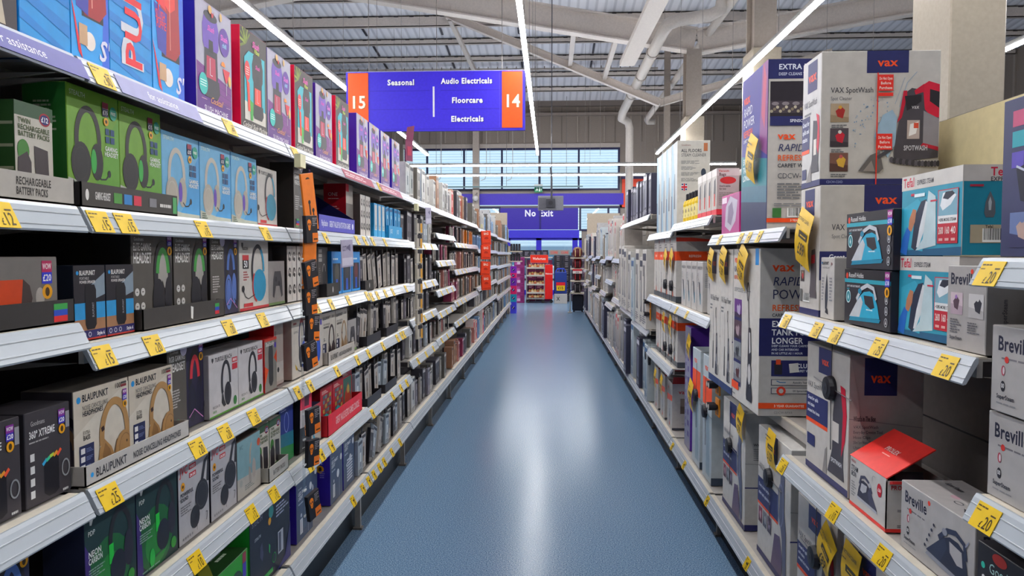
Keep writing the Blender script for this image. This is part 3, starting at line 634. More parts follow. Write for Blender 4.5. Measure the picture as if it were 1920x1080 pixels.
reg('bluehp', 'headset_box', 'box', 'cream box with bright blue headset', p_bluehp(1))
def p_bpsmall(c, c2):
    b = carton(.215, .24, .1, {'*': '#6c655e', 'F': '#c6bfb4', 'T': '#8a837a'}); F = b.F
    F.text('BLAUPUNKT', .06, .86, .06, '#2c3038', maxw=.56); F.text('100', .74, .87, .05, '#2a2a2a', maxw=.2); F.text('NOISE CANCELLING', .1, .75, .035, '#666', maxw=.5, bold=False); F.text('HEADPHONES', .1, .69, .04, '#333', maxw=.42); F.greek(.1,.45,.25,.52,2,'#444',1)
    F.rect(.03,.02,.3,.4,'#24284a')
    for i in range(4): F.rect(.07,.05+i*.09,.14,.11+i*.09,'#dcdce2')
    headphones_front(F, .66, .4, .72, c, c, c2, .08); return b
reg('bpblack', 'headphone_box', 'box', 'cream box with dark brown headphones', p_bpsmall('#3a2c2e', '#241c20'))
reg('bptan', 'headphone_box', 'box', 'cream box with sand headphones', p_bpsmall('#a88a68', '#8a6c4c'))
def p_redgame(big):
    b = carton(.19, .24 if big else .22, .13, {'*': '#b01424', 'F': '#c01c2c', 'L': '#9c1422', 'T': '#8a1220'}); F = b.F
    if big: F.rect(.08,.08,.92,.82,'#3a6a5a'); F.poly([(.1,.1),(.9,.3),(.6,.7),(.3,.5)],'#b84a3a'); F.poly([(.1,.08),(.9,.08),(.9,.3),(.1,.2)],'#2f5a8a'); F.ell(.6,.55,.12,'#c0a848')
    else:
        for i in range(4):
            for j in range(5): F.rect(.2+i*.17,.34+j*.1,.35+i*.17,.42+j*.1,('#5a6a70','#b8a050','#8a4a48','#6a8a90')[(i*3+j) % 4])
        F.poly([(.2,.02),(.75,.02),(.85,.3),(.4,.42),(.2,.3)],'#1fb0b4'); F.text('100', .4, .1, .13, '#0e4a58', maxw=.3)
    b.L.greek(.2,.2,.4,.8,8,'#e8d8c0',5); F.greek(.1,.86,.6,.94,3,'#f0d8d0',3); return b
reg('redgame', 'game_box', 'box', 'red plug-in game box with teal emblem', p_redgame(False))
reg('redgamebig', 'game_box', 'box', 'large red game box with landscape', p_redgame(True))
def p_redcar():
    b = carton(.14, .17, .12, {'*': '#2a2a44', 'F': '#c2b9b2'}); F = b.F
    F.rect(0,.88,1,1,'#c83040'); F.stroke(.5,.5,.5,arc(0,0,.3,.3,0,360,16),.09,'#2f88b8'); F.shape(.25,.2,.2,[(-.3,.3),(0,.3),(.5,-.3),(-.3,-.3)],'#2aa0c8'); F.greek(.1,.78,.7,.84,1,'#b03040',3); return b
reg('whiteblue', 'toy_box', 'box', 'small white box with blue wheel', p_redcar())
def p_pinkskull():
    b = carton(.15, .3, .03, {'*': '#1d1c22', 'F': '#1f1e24'}); F = b.F
    F.rect(0,.6,1,1,'#f02a50'); F.rect(.35,.64,.75,.82,'#5a1830'); F.text('JIB', .5,.9,.05,'#fff','c'); F.rect(0,.35,1,.6,'#c9c2c2'); F.stroke(.5,.48,.2,[(-.5,.3),(.4,.3),(.4,0),(-.2,-.3)],.1,'#d8244c'); skull(F,.5,.3,.18,'#f08a1c','#1f1e24'); F.greek(.2,.05,.6,.08,1,'#c0c0c0',1); return b
reg('pinkskull', 'headphone_box', 'box', 'black and pink earphone pack', p_pinkskull())
def p_oneforall():
    b = carton(.14, .27, .12, {'*': '#c01628', 'F': '#a9a199'}); F = b.F
    F.rect(0,.0,1,.3,'#b8b0a6'); F.rect(0,.3,1,.62,'#6b6460'); F.rect(0,.85,.4,1,'#d8203a'); b.L.text('ONE', .2,.76,.07,'#f2d8d4',maxw=.6,bold=False); b.L.greek(.2,.7,.7,.73,1,'#f0c8c4',2); b.L.greek(.2,.5,.8,.58,2,'#e8a8a4',3); return b
reg('oneforall', 'aerial_box', 'box', 'tall red and grey aerial box', p_oneforall())
def p_whiteblue2():
    b = carton(.085, .2, .06, {'*': '#2a9ad8', 'F': '#3aa6dc'}); F = b.F
    F.rect(.15,.2,.85,.95,'#c9cfcf'); F.shape(.5,.6,.5,[(-.1,.4),(.1,.4),(.08,-.4),(-.08,-.4)],'#dfe2e0'); F.greek(.2,.24,.8,.36,4,'#7a8a90',2); return b
reg('bluewhite', 'cable_box', 'box', 'slim blue and white cable box', p_whiteblue2())
def p_hang(bg, ink, w=.08, h=.2, seed=1, hook=False, d=.02):
    """slim accessory pack"""
    b = carton(w, h, d, {'*': '#2c2a30' if seed in (11,13,15) else ink[-1] if seed % 3 == 0 else bg, 'F': bg}); F = b.F; r = random.Random(seed)
    F.rect(.08,.86,.92,.95,ink[0])
    for i in range(2): 
        v = .2+.3*i; F.shape(.5+r.uniform(-.1,.1),v+.12,.26,[(-.12,.5),(.14,.4),(.12,-.5),(-.1,-.4)],ink[1 % len(ink)])
    F.rect(.35,.35,.65,.62,ink[-1]); F.greek(.1,.05,.9,.16,3,ink[0],seed)
    if hook: b.box((-.012,-.001,h),(.012,.001,h+.03),'#3a3a3e')
    return b
reg('hangblue', 'cable_pack', 'pack', 'turquoise blue hanging pack', p_hang('#2aa6dc', ('#125a98','#e8f4f8','#1a7ab8'), .09, .2, 3))
PACKS = []  # generic packs and boxes filling the shelves, contents not identified
for i, (bg, ink, w, h, name, desc) in enumerate((
    ('#b9b1a8', ('#3a3638','#5a5450','#8a8078'), .08, .21, 'phone_case_pack', 'beige slim case pack'),
    ('#a39c96', ('#33323a','#7a726c','#c8c0b8'), .07, .22, 'phone_case_pack', 'grey slim case pack'),
    ('#c2bcb6', ('#403c40','#a0703c','#6a625c'), .1, .2, 'phone_case_pack', 'cream patterned case pack'),
    ('#8e8894', ('#2a2832','#bcb6bc','#56505c'), .09, .2, 'assorted_pack', 'mauve-grey protector pack'),
    ('#37343a', ('#b8b4b0','#6a666c','#8e8a8e'), .08, .2, 'accessory_pack', 'black charger pack'),
    ('#4b4850', ('#c8c4c4','#26242a','#77727a'), .12, .22, 'accessory_box', 'dark grey charger box'),
    ('#a8b2bc', ('#30384a','#5e7088','#dfe4e6'), .1, .19, 'assorted_pack', 'pale blue protector pack'),
    ('#9c5a58', ('#e2c8c0','#5a2a30','#c08078'), .1, .21, 'accessory_box', 'dusty red boxed accessory'),
    ('#a87c60', ('#3a2a26','#d8b898','#6a4a3a'), .11, .23, 'assorted_box', 'tan boxed accessory'),
    ('#8f3a58', ('#f0c8d4','#4a1a30','#c85a80'), .09, .2, 'assorted_box', 'raspberry boxed accessory'),
    ('#3b6aa0', ('#e4ecf4','#1e3a68','#88aad0'), .1, .22, 'assorted_box', 'mid blue boxed accessory'),
    ('#c9c6c2', ('#44464e','#8a9098','#2c2e36'), .13, .24, 'lamp_box', 'white boxed lamp'),
    ('#6a655f', ('#d8d4cc','#33302e','#a09a92'), .12, .21, 'lamp_box', 'taupe boxed lamp'))):
    reg('pk%d' % i, name, 'pack' if 'pack' in name else 'box', desc, p_hang(bg, ink, w, h, i+11, name.endswith('pack'), .02 if 'pack' in name else .09)); PACKS.append(('pk%d' % i, w))
reg('mediared', 'assorted_box', 'box', 'scarlet boxed accessory', p_hang('#d0202c', ('#f0c8c0','#8a1018','#f0e0d8'), .14, .26, 9, False, .1))
reg('orangebox', 'assorted_box', 'box', 'orange boxed accessory', p_hang('#d8741c', ('#fbe0b0','#8a3c10','#f0a040'), .13, .25, 19, False, .1))
def p_tall(bg, ink, h, name, w=.16):
    b = carton(w, h, .18, {'*': bg}); F = b.F
    F.rect(.08,.86,.92,.95,ink[0]); F.shape(.5,.5,.6,[(-.06,.5),(.06,.5),(.09,-.3),(.2,-.5),(-.16,-.5),(-.08,-.3)],ink[1]); F.greek(.1,.05,.9,.16,4,ink[0],3); F.rect(.1,.66,.4,.8,ink[-1]); return b
TALLS = []
for i, (bg, ink, h, nm, desc) in enumerate((
    ('#c6c1bb', ('#34384a','#6a6a70','#8a8684'), .42, 'vacuum_box', 'tall white cleaner box'),
    ('#a9a7a8', ('#2a2c38','#44454c','#c8c4c0'), .5, 'vacuum_box', 'tall grey cleaner box'),
    ('#39384a', ('#c4c2cc','#8a88a0','#5a5870'), .34, 'vacuum_box', 'dark indigo cleaner box'),
    ('#bfb7b0', ('#c82a34','#5a4e50','#c82a34'), .45, 'steam_mop_box', 'white box with red panel'),
    ('#b4bcc0', ('#2a5a8a','#6a8aa0','#e0e4e4'), .4, 'steam_mop_box', 'pale blue mop box'),
    ('#8f8478', ('#e8e0d4','#4a4038','#c8b8a4'), .36, 'heater_box', 'taupe heater box'),
    ('#cac4bc', ('#e8501c','#4a4a50','#e8501c'), .38, 'vacuum_box', 'white box with orange stripe'))):
    reg('tl%d' % i, nm, 'box', desc, p_tall(bg, ink, h, nm)); TALLS.append('tl%d' % i)

# -- floorcare and ironing
def vax(F, u, v, h, al='l', mw=None, col=VOR): F.text('vax', u, v, h, col, al, maxw=mw, cond=1.15)
def p_spot(open_=False):
    b = carton(.18, .44, .385, {'*': WHT, 'F': '#c4c1bf'}, .002); F = b.F; R = b.R
    for f in (F, R, b.L): f.rect(0, 0, 1, .045, NAVY)
    # narrow face
    F.rect(.28, .74, .78, .97, NAVY); vax(F, .53, .82, .075, 'c', .4); F.text('VAX SpotWash', .1, .63, .05, '#3a3c48', maxw=.7, bold=False); F.greek(.12,.57,.5,.6,1,'#77777c',2)
    F.rect(.0,.3,.42,.56,NAVY); F.rect(.0,.27,.42,.3,VOR)
    for i, t in enumerate(('Great for', 'spills and', 'stains')): F.text(t, .04, .49-i*.06, .035, '#e2e4ee', maxw=.36)
    F.shape(.74,.3,.42,[(-.12,.5),(.12,.46),(.18,.1),(.16,-.3),(.2,-.46),(-.24,-.46),(-.16,-.2),(-.14,.2)],'#3b3840'); F.shape(.8,.32,.42,[(-.02,.56),(.12,.5),(.16,.1),(.1,-.2),(.02,-.05),(.06,.3)],'#c81e3a'); F.rect(.66,.24,.8,.36,'#d8d0c8'); F.shape(.42,.1,.2,[(-.3,-.3),(.3,-.3),(.2,.4)],'#8c8684')
    F.rect(.05,.07,.28,.15,NAVY)
    # broad face
    R.rect(.38,.835,.73,1.0,NAVY); vax(R,.555,.885,.06,'c',.22); R.text('VAX SpotWash',.08,.69,.04,'#32343f',maxw=.36,bold=False); R.text('Spot Cleaner',.08,.635,.026,'#6a6a70',maxw=.18,bold=False)
    for i in range(3):
        v = .47-i*.185; photo(R,.08,v,.235,v+.14,i+3,[('#b09a80','#9a8468','#a8302c','#d8a040'),('#544a50','#3e363c','#c8283a','#d8d4d0'),('#7a5448','#583a34','#d8a840','#c05a5a')][i]); R.greek(.09,v-.04,.23,v-.012,2,'#66666a',i)
    r = random.Random(4); R.k += 1
    for i in range(60):                       # splash of droplets
        t = r.random(); u = .26+t*.34; w = .34+.22*math.sin(t*2.6)+r.uniform(-.11,.11); q = r.uniform(.002,.007)
        R.k -= 1; R.ell(u, w, q, r.choice(('#8fa8c0','#7a98b8','#a8bccc')), 1.2, n=7)
    R.poly([(.45,.36),(.52,.52),(.60,.56),(.64,.5),(.63,.3),(.57,.2),(.5,.28)],'#9ab4c8'); R.line([(.66,.58),(.72,.76),(.8,.84)],.002,'#8fa4b8'); R.line([(.62,.6),(.7,.8)],.0014,'#8fa4b8')
    # machine
    R.poly([(.62,.26),(.66,.5),(.7,.68),(.76,.72),(.86,.7),(.99,.7),(.99,.2),(.65,.17),(.62,.2)],'#4a454c'); R.poly([(.64,.46),(.68,.5),(.72,.66),(.72,.7),(.69,.7),(.66,.52)],'#c01e38')
    R.poly([(.85,.74),(.9,.77),(.99,.745),(.99,.5),(.93,.5),(.87,.56)],'#d0203c'); R.poly([(.91,.71),(.99,.69),(.99,.57),(.91,.62)],'#2c282e'); R.poly([(.78,.7),(.86,.75),(.86,.69),(.79,.67)],'#c81e3a')
    R.poly([(.7,.66),(.84,.67),(.84,.62),(.78,.58),(.72,.55)],'#2a272d'); R.poly([(.86,.55),(.99,.49),(.99,.27),(.86,.3)],'#8c868c'); R.poly([(.86,.31),(.99,.28),(.99,.25),(.84,.29)],'#b81c34')
    R.rect(.725,.34,.83,.48,'#b9a8a0'); R.poly([(.74,.36),(.8,.38),(.82,.47),(.75,.45)],'#e8e4e0'); R.rect(.78,.42,.82,.46,'#d85038'); R.text('vax',.76,.565,.03,'#d8d4d8',maxw=.08,bold=False); R.text('SPOTWASH',.70,.255,.035,'#c8c6cc',maxw=.2)
    for i in range(16): R.ell(.60+i*.026, .185-.005*i+.0002*i*i, .018, '#3c383e' if i % 2 else '#57525a', 1.5, n=10)
    R.poly([(.32,.1),(.42,.22),(.5,.25),(.53,.12),(.5,.09)],'#6a6462'); R.poly([(.36,.1),(.43,.18),(.46,.1)],'#948a84'); R.line([(.48,.2),(.6,.27)],.012,'#4a464c')
    R.text('CDCW-CSXD',.05,.012,.018,'#a8b0d8',maxw=.14,bold=False); R.text('VAX SpotWash',.95,.012,.018,'#a8b0d8','r',maxw=.16,bold=False)
    R.line([(.47,.835),(.47,.0)],.004,'#e03020')
    for v in (.7,.26): R.rect(.475,v,.6,v+.12,'#e8332a'); [R.text(t,.537,v+.082-i*.035,.02,'#f8d8d0','c',maxw=.11) for i, t in enumerate(('Do Not Open','Before','Purchase'))]
    R.rect(.475,.66,.6,.685,'#e8332a'); return b
def p_spot2():
    b = carton(.19, .44, .385, {'*': WHT}, .002); F = b.F; R = b.R
    for f in (F, R, b.L): f.rect(0,0,1,.05,NAVY)
    F.rect(.22,.6+.18,.72,.985,NAVY); vax(F,.47,.85,.065,'c',.4); F.text('VAX SpotWash',.06,.66,.05,'#3a3c48',maxw=.6,bold=False); F.greek(.06,.6,.5,.63,1,'#77777c',2)
    for i, c in enumerate(('#6a5a50','#7a4a40','#584a58')): photo(F,.06,.26+i*.12,.26,.35+i*.12,i,(c,'#3e3638','#b83a40','#c8a888'))
    F.shape(.72,.36,.5,[(-.08,.3),(.08,.32),(.12,.1),(.12,-.3),(.16,-.44),(-.16,-.44),(-.12,-.2)],'#5a5256'); F.shape(.7,.44,.3,[(-.12,.1),(.14,.12),(.14,-.1),(-.12,-.12)],'#c02a38'); F.bars(.22,.1,.56,.17); F.rect(.05,.1,.17,.2,'#6a6a6a')
    R.rect(.37,.8,.74,1,NAVY); vax(R,.555,.86,.065,'c',.24); R.text('VAX SpotWash',.1,.66,.045,'#32343f',maxw=.36,bold=False); R.text('Spot Cleaner',.1,.6,.028,'#6a6a70',maxw=.2,bold=False); R.rect(0,.28,.5,.5,NAVY)
    for i, t in enumerate(('Great for spills','and stains','around the home')): R.text(t,.08,.44-i*.062,.036,'#e6e8f0',maxw=.4)
    return b
def p_spot3():
    b = carton(.37, .44, .22, {'*': WHT, 'R': '#b5a9a6'}, .002); F = b.F; R = b.R
    for f in (F, b.L): f.rect(0,0,1,.05,NAVY)
    F.rect(.3,.79,.62,.985,NAVY); vax(F,.46,.86,.055,'c',.24); F.text('VAX SpotWash',.03,.65,.045,'#3a3c48',maxw=.46,bold=False); F.rect(0,.4,.54,.6,NAVY); F.rect(0,.37,.54,.4,VOR)
    for i, t in enumerate(('Great for spills','and stains','around the home')): F.text(t,.04,.55-i*.05,.026,'#e2e4ee',maxw=.42)
    F.shape(.78,.4,.62,[(-.1,.5),(.12,.5),(.2,.2),(.16,-.3),(.2,-.5),(-.3,-.5),(-.16,-.2),(-.16,.2)],'#47424a'); F.shape(.86,.44,.62,[(-.06,.52),(.08,.5),(.14,.2),(.1,-.1),(.0,-.3),(.03,.2)],'#c81e3a'); F.rect(.66,.34,.8,.48,'#cfc6c0'); F.text('SPOTWASH',.64,.18,.03,'#d8d8dc',maxw=.24)
    F.shape(.5,.17,.3,[(-.16,-.4),(.12,-.4),(.1,.3),(-.02,.2)],'#8c8684'); F.rect(.04,.19,.24,.28,NAVY)
    R.rect(.2,.72,.64,.98,NAVY); vax(R,.42,.81,.07,'c',.26); R.text("What's in The Box",.06,.54,.034,'#4a444a',maxw=.3)
    for i, t in enumerate(('VAX SpotWash','Everyday Crevice Tool','Hose Clips','250ml Spot Washer Cleaning Solution','User Guide','Contents may vary')): R.text(t,.06,.49-i*.036,.02,'#66606a',maxw=.4,bold=False)
    R.poly([(.0,.6),(.0,1),(.12,.72),(.24,.1),(.2,0),(0,0)],'#c2b5b0'); R.text("What's in The Box",.06,.54,.034,'#4a444a',maxw=.3)
    for i, t in enumerate(('VAX SpotWash','Everyday Crevice Tool','Hose Clips','250ml Spot Washer Cleaning Solution','User Guide','Contents may vary')): R.text(t,.06,.49-i*.036,.02,'#66606a',maxw=.4,bold=False)
    R.line([(0,.555),(1,.5)],.002,'#8a8084'); R.shape(.17,.2,.1,[(-.5,-.2),(.5,-.2),(.4,.1),(.1,.2),(.1,.5),(-.1,.5),(-.1,.2),(-.4,.1)],'#4a4450'); return b
def p_rapidtop():
    b = carton(.41, .70, .3, {'*': '#34347a', 'F': '#241f86', 'R': WHT}, .002); F = b.F; R = b.R
    F.poly([(0,0),(1,0),(1,.42),(0,.5)],'#1f7a86'); F.poly([(0,.0),(1,0),(1,.2),(0,.24)],'#222e54'); F.poly([(0,.2),(1,.16),(1,.26),(0,.3)],'#3a6a80'); F.poly([(.7,.5),(1,.44),(1,1),(.8,1)],'#7a2a78'); F.poly([(.78,.7),(.9,.6),(.95,.9),(.85,1)],'#b0345c')
    vax(F,.08,.83,.06,'l',.4); F.text('RAPID',.08,.75,.055,'#e8e8f4',maxw=.45,bold=False,shear=.15); F.text('POWER',.08,.675,.055,'#e8e8f4',maxw=.5,bold=False); F.text('REFRESH',.08,.615,.04,'#e8502c',maxw=.5); F.text('CARPET WASHER',.08,.58,.02,'#d0d0e0',maxw=.5)
    for i, t in enumerate(('EXTRA LARGE','TANK FOR','LONGER')): F.text(t,.08,.44-i*.055,.036,'#e4f0f2',maxw=.5)
    R.rect(0,.885,1,1,NAVY); R.text('EXTRA LARGE TANK',.14,.94,.03,'#dfe2ee',maxw=1.2,cond=.95); R.text('DEEP CLEANS YOUR CARPETS',.14,.905,.016,'#c8cce0',maxw=1.0)
    R.rect(.03,.66,1,.87,'#2e2830'); R.shape(.85,.77,.12,arc(0,0,1.1,.5,0,180,16),'#6a2ab0'); R.rect(.03,.685,1,.755,'#4a4048')
    for i in range(7): R.ell(.1+i*.14,.74,.05,'#8a8084',.5); 
    for i in range(24): R.ell(.05+i*.04,.695+.02*(i%3)*.6,.022,('#b0a48c','#8a7c68','#c8bca4')[i%3],1,n=8)
    R.rect(.03,.61,1,.665,NAVY); R.text('SPINSCRUB BRUSHBAR',.3,.63,.017,'#dfe2ee',maxw=.66)
    vax(R,.14,.53,.042,'l',.36); R.text('RAPID POWER',.14,.46,.042,'#2a3160',maxw=1.2,bold=False,shear=.2); R.text('REFRESH',.14,.405,.032,'#e0602c',maxw=.6); R.text('CARPET WASHER',.14,.365,.022,'#33363f',maxw=.62); R.rect(.14,.35,.98,.352,'#9a9a9a')
    R.text('CDCW-RPXR',.14,.3,.03,'#4a4c55',maxw=.7,bold=False); R.greek(.14,.18,.6,.28,6,'#77777a',3); R.rect(.14,.165,.98,.166,'#9a9a9a'); R.greek(.1,.135,.85,.16,2,'#8a8a8c',4)
    R.rect(.08,.07,.2,.125,'#3f7a3c'); R.bars(.28,.07,.64,.125); R.rect(0,.04,1,.065,VOR); R.text('3 YEAR GUARANTEE',.5,.046,.012,'#fbe0d0','c',maxw=.5); return b
def p_rapid(style=0):
    b = carton((.44,.25,.44)[style], (.70,.70,.56)[style], .32, {'*': '#c9c5c0', 'F': '#cdc8c2', 'R': '#bdbab7'}, .002); F = b.F; R = b.R
    if style == 0:
        F.rect(.84,.9,.96,1,'#2a8ad0'); vax(F,.04,.91,.045,'l',.3); F.text('RAPID',.04,.85,.035,'#2a3160',maxw=.3,shear=.2); F.text('REFRESH',.04,.8,.025,'#e0602c',maxw=.3); F.greek(.05,.72,.9,.75,3,'#8a8a8c',1)
        for i in range(4):
            v = .54-i*.14; photo(F,.06,v,.36,v+.13,i+7,(('#6a3a88','#3a2a48','#b8a8c8'),('#5a4450','#3a2c38','#a89098'),('#8a8e92','#66666c','#3a3c44'),('#9a9ca2','#7a7a80','#5a3038'))[i]); F.rect(.06,v-.02,.36,v+.01,NAVY)
        upright(F,.68,.42,.74,'#35333c','#c8c4c4','#2a2832'); F.rect(0,.07,.28,.12,VOR); F.greek(.03,.03,.2,.05,1,'#77777a',3)
    elif style == 1:
        F.rect(.18,.82,.62,.98,NAVY); vax(F,.4,.88,.045,'c',.3); F.text('VAX Rapid Power',.08,.62,.04,'#3a3c48',maxw=.8,bold=False); F.greek(.08,.55,.3,.6,2,'#77777c',2)
        F.stroke(.4,.33,.5,[(0,.45),(0,-.1)],.01,'#5a5a60'); F.shape(.4,.22,.3,[(-.03,.3),(.03,.3),(.06,-.4),(-.06,-.4)],'#4a4a52'); upright(F,.72,.32,.5,'#3a3a44','#8a8a92')
        F.rect(0,0,1,.05,'#2e3f70'); F.rect(.8,.08,.9,.15,'#9a9a98')
    else:
        F.rect(.3,.8,.62,1,NAVY); vax(F,.46,.87,.05,'c',.24); F.text('VAX Rapid Power',.04,.68,.035,'#3a3c48',maxw=.5,bold=False); F.rect(0,.4,.66,.6,NAVY); F.rect(0,.385,.66,.405,VOR)
        for i, t in enumerate(('Deep cleans carpets','stairs and upholstery')): F.text(t,.04,.53-i*.06,.025,'#dde0ec',maxw=.56)
        for i in range(3): photo(F,.04+i*.15,.25,.16+i*.15,.37,i,(('#8a3a50','#5a2838','#c8a0a8'),('#7a7a82','#5a5a64','#a8a8b0'),('#6a5a70','#484050','#a090a8'))[i])
        F.shape(.75,.46,.7,[(-.02,.5),(.1,.48),(.1,.1),(.16,-.1),(.18,-.55),(.08,-.6),(.04,-.2),(-.06,.0)],'#5d5f78'); F.shape(.62,.2,.4,[(-.3,-.4),(.3,-.5),(.36,-.1),(.2,.3),(-.1,.25)],'#64506e'); F.stroke(.74,.5,.5,arc(0,.1,.12,.3,0,360,16),.03,'#7e82a0')
        F.rect(0,0,1,.045,NAVY)
    R.rect(0,.36,1,.585 if style == 0 else .37,NAVY)
    if style == 0:
        vax(R,.16,.865,.052,'l',.4); R.text('RAPID',.16,.78,.05,'#2a3160',maxw=.7,bold=False,shear=.2); R.text('POWER',.16,.7,.055,'#33365a',maxw=.7,bold=False); R.text('REFRESH',.16,.63,.035,'#e0602c',maxw=.7); R.text('CARPET WASHER',.16,.595,.018,'#33363f',maxw=.6)
        for i, t in enumerate(('EXTRA LARGE','TANK FOR','LONGER')): R.text(t,.16,.535-i*.05,.034,'#eceef4',maxw=.7)
        for i in range(3): R.text(('DEEP CLEANS YOUR CARPETS','AND CAR INTERIORS','IN AS LITTLE AS 1 HOUR')[i],.16,.415-i*.022,.012,'#d8dcec',maxw=.8)
        R.rect(.16,.24,1,.335,NAVY); R.text('INCLUDES',.4,.29,.025,'#e4e6f0',maxw=.5); R.text('CARPET WASHER',.45,.265,.013,'#d8dcec',maxw=.4); R.rect(.2,.25,.3,.32,'#2a2a34'); R.rect(.22,.31,.28,.34,'#e0502c'); R.shape(.45,.29,.06,[(-.5,.4),(.4,.5),(.5,-.4),(-.4,-.5)],'#d8d6d2')
        for v in (.185,.135): R.rect(.16,v,.84,v+.036,'#3a3e58'); R.rect(.17,v+.003,.83,v+.033,'#c4c1be'); R.text(('Autodry Technology','SX Spinscrub Technology')[v < .16],.44,v+.012,.011,'#3a3e50',maxw=.36)
        R.ell(.29,.152,.06,'#d8402c'); R.ell(.29,.152,.03,'#c4c1be'); R.stroke(.29,.203,.03,[(-.9,.3),(-.2,0),(.9,0)],.16,'#2f7ab0'); R.rect(0,.045,.8,.08,VOR); R.text('3 YEAR GUARANTEE',.2,.055,.014,'#fbe0d0',maxw=.5); R.text('CDCW-RPXR',.2,.015,.014,'#77777a',maxw=.34,bold=False)
    else:
        R.text("What's in the box",.12,.72,.022,'#333338',maxw=.7)
        for i in range(6): R.greek(.12,.6+i*.018,.8,.612+i*.018,1,'#77777a',i)
        R.rect(0,0,1,.05,NAVY); R.text('CDCW-RPXR',.4,.015,.018,'#b8bcd8',maxw=.4); R.line([(0,.57),(1,.55)],.002,'#7a7a7a')
    return b
def p_refresh(h=.47, w=.26):
    b = carton(w, h, .3, {'*': '#c8c3be'}, .002)
    for f in (b.F, b.R):
        f.rect(0,.64,1,.78,VOR); f.rect(0,0,1,.09,'#4a5058'); f.text('REFRESH',.3,.69,.035,'#fbd8c8',maxw=.6)
    b.R.rect(.0,.93,1,.99,'#d8402c'); b.R.poly([(.3,.93),(.55,.78),(1,.78),(1,.93)],'#a8a5a5')
    for i in range(3): photo(b.R,.32,.2+i*.14,.72,.32+i*.14,i,('#6a6664','#4a4648','#a09a94','#2e2c30'))
    b.R.text('CARPET WASHER',.3,.13,.03,'#4a4a50',maxw=.6); upright(b.F,.5,.36,.56,'#4a4650','#b0acac','#b8543a'); b.F.greek(.1,.84,.6,.92,2,'#77777a',3); return b
def p_openvax():
    """carton whose top flaps stand open, red inside"""
    w, h, d, t = .3, .46, .32, .004
    b = MB(); col = '#c6c1bc'
    b.box((-w/2,-d/2,0),(w/2,d/2,t),col); b.box((-w/2,-d/2,0),(w/2,-d/2+t,h),col); b.box((-w/2,d/2-t,0),(w/2,d/2,h),col); b.box((-w/2,-d/2,0),(-w/2+t,d/2,h),col); b.box((w/2-t,-d/2,0),(w/2,d/2,h),col)
    b.box((-w/2+t,-d/2+t,t),(w/2-t,d/2-t,h*.8),'#a01c24'); b.box((-w/2+t,d/2-2*t,h*.8),(w/2-t,d/2-t,h),'#b8202a'); b.size = (w,h,d)
    F = Face(b,(-w/2,-d/2,0),(w,0,0),(0,0,h),(0,-1,0)); R = Face(b,(w/2,-d/2,0),(0,d,0),(0,0,h),(1,0,0))
    F.poly([(0,.56),(1,.62),(1,.74),(0,.7)],VOR); upright(F,.5,.34,.6,'#44404a','#9a9698','#c04a38'); vax(F,.1,.83,.05,'l',.4); R.text('vax',.2,.78,.08,'#c8343a',maxw=.4,cond=1.15); photo(R,.25,.35,.85,.68,2,('#8a7c70','#6a5c50','#3a3638','#c8b8a0')); R.text('WALK UP A',.3,.12,.025,'#77777a',maxw=.4,bold=False); R.rect(0,0,1,.04,'#4a4c58')
    fl = MB(); tf = Matrix.Translation((w/2,0,h)) @ Matrix.Rotation(math.radians(-52),4,'Y'); fl.box((0,-d/2,-t/2),(.1,d/2,t/2),{'*':col,'T':col,'B':'#a01c24'},tf)
    fl2 = MB(); tf = Matrix.Translation((-w/2,0,h)) @ Matrix.Rotation(math.radians(40),4,'Y'); fl2.box((-.1,-d/2,-t/2),(0,d/2,t/2),{'*':col,'B':'#a01c24'},tf)
    return b, fl, fl2
reg('spot', 'spot_cleaner_box', 'box', 'white spot cleaner box with splash print', p_spot())
reg('spot2', 'spot_cleaner_box', 'box', 'white spot cleaner box with navy blocks', p_spot2())
reg('spot3', 'spot_cleaner_box', 'box', 'white and mauve spot cleaner box', p_spot3())
reg('rapidtop', 'carpet_washer_box', 'box', 'tall purple-fronted carpet washer box', p_rapidtop())
reg('rapid0', 'carpet_washer_box', 'box', 'white carpet washer box with navy panel', p_rapid(0))
reg('rapid1', 'carpet_washer_box', 'box', 'white carpet washer box with slim drawings', p_rapid(1))
reg('rapid2', 'carpet_washer_box', 'box', 'white carpet washer box with purple drawing', p_rapid(2))
reg('refresh', 'carpet_washer_box', 'box', 'white carpet washer box with orange stripe', p_refresh())
_ov = p_openvax(); reg('openvax', 'carpet_washer_box', 'box', 'open white vacuum box with red inside', _ov[0], [('flap', _ov[1]), ('flap', _ov[2])])
def p_steam():
    b = carton(.24, .63, .23, {'*': '#c6c1b8', 'F': '#b9bdbd'}, .002); R = b.R; F = b.F
    R.text('ALL FLOORS',.12,.87,.034,'#3c3c42',maxw=.62); R.text('STEAM CLEANER',.12,.82,.034,'#4a4a50',maxw=.76,bold=False); R.text('Goodmans',.12,.94,.018,'#8a5048',maxw=.4,bold=False)
    for i in range(4): R.greek(.12,.74-i*.065,.7,.78-i*.065,3,'#8a8a88',i)
    R.rect(.8,.88,.92,.97,'#b8704a'); R.shape(.8,.64,.08,arc(0,0,.35,.6,0,350,14),'#3a4250'); R.line([(.8,.6),(.76,.46)],.012,'#55788a')
    R.ell(.22,.48,.1,'#e8e4e0'); R.rect(.13,.468,.31,.49,'#c8283a'); R.rect(.2,.44,.24,.52,'#c8283a')
    for a,c in ((.14,.5),(.25,.5),(.14,.446),(.25,.446)): R.rect(a,c,a+.05,c+.016,'#2c3a78')
    F.poly([(0,0),(.5,0),(.3,.4),(.6,.6),(.2,1),(0,1)],'#8fb0c4'); F.shape(.6,.4,.4,[(-.05,.6),(.05,.6),(.1,-.4),(-.12,-.4)],'#5a6470'); F.rect(0,0,.14,.4,'#4a5a7a'); return b
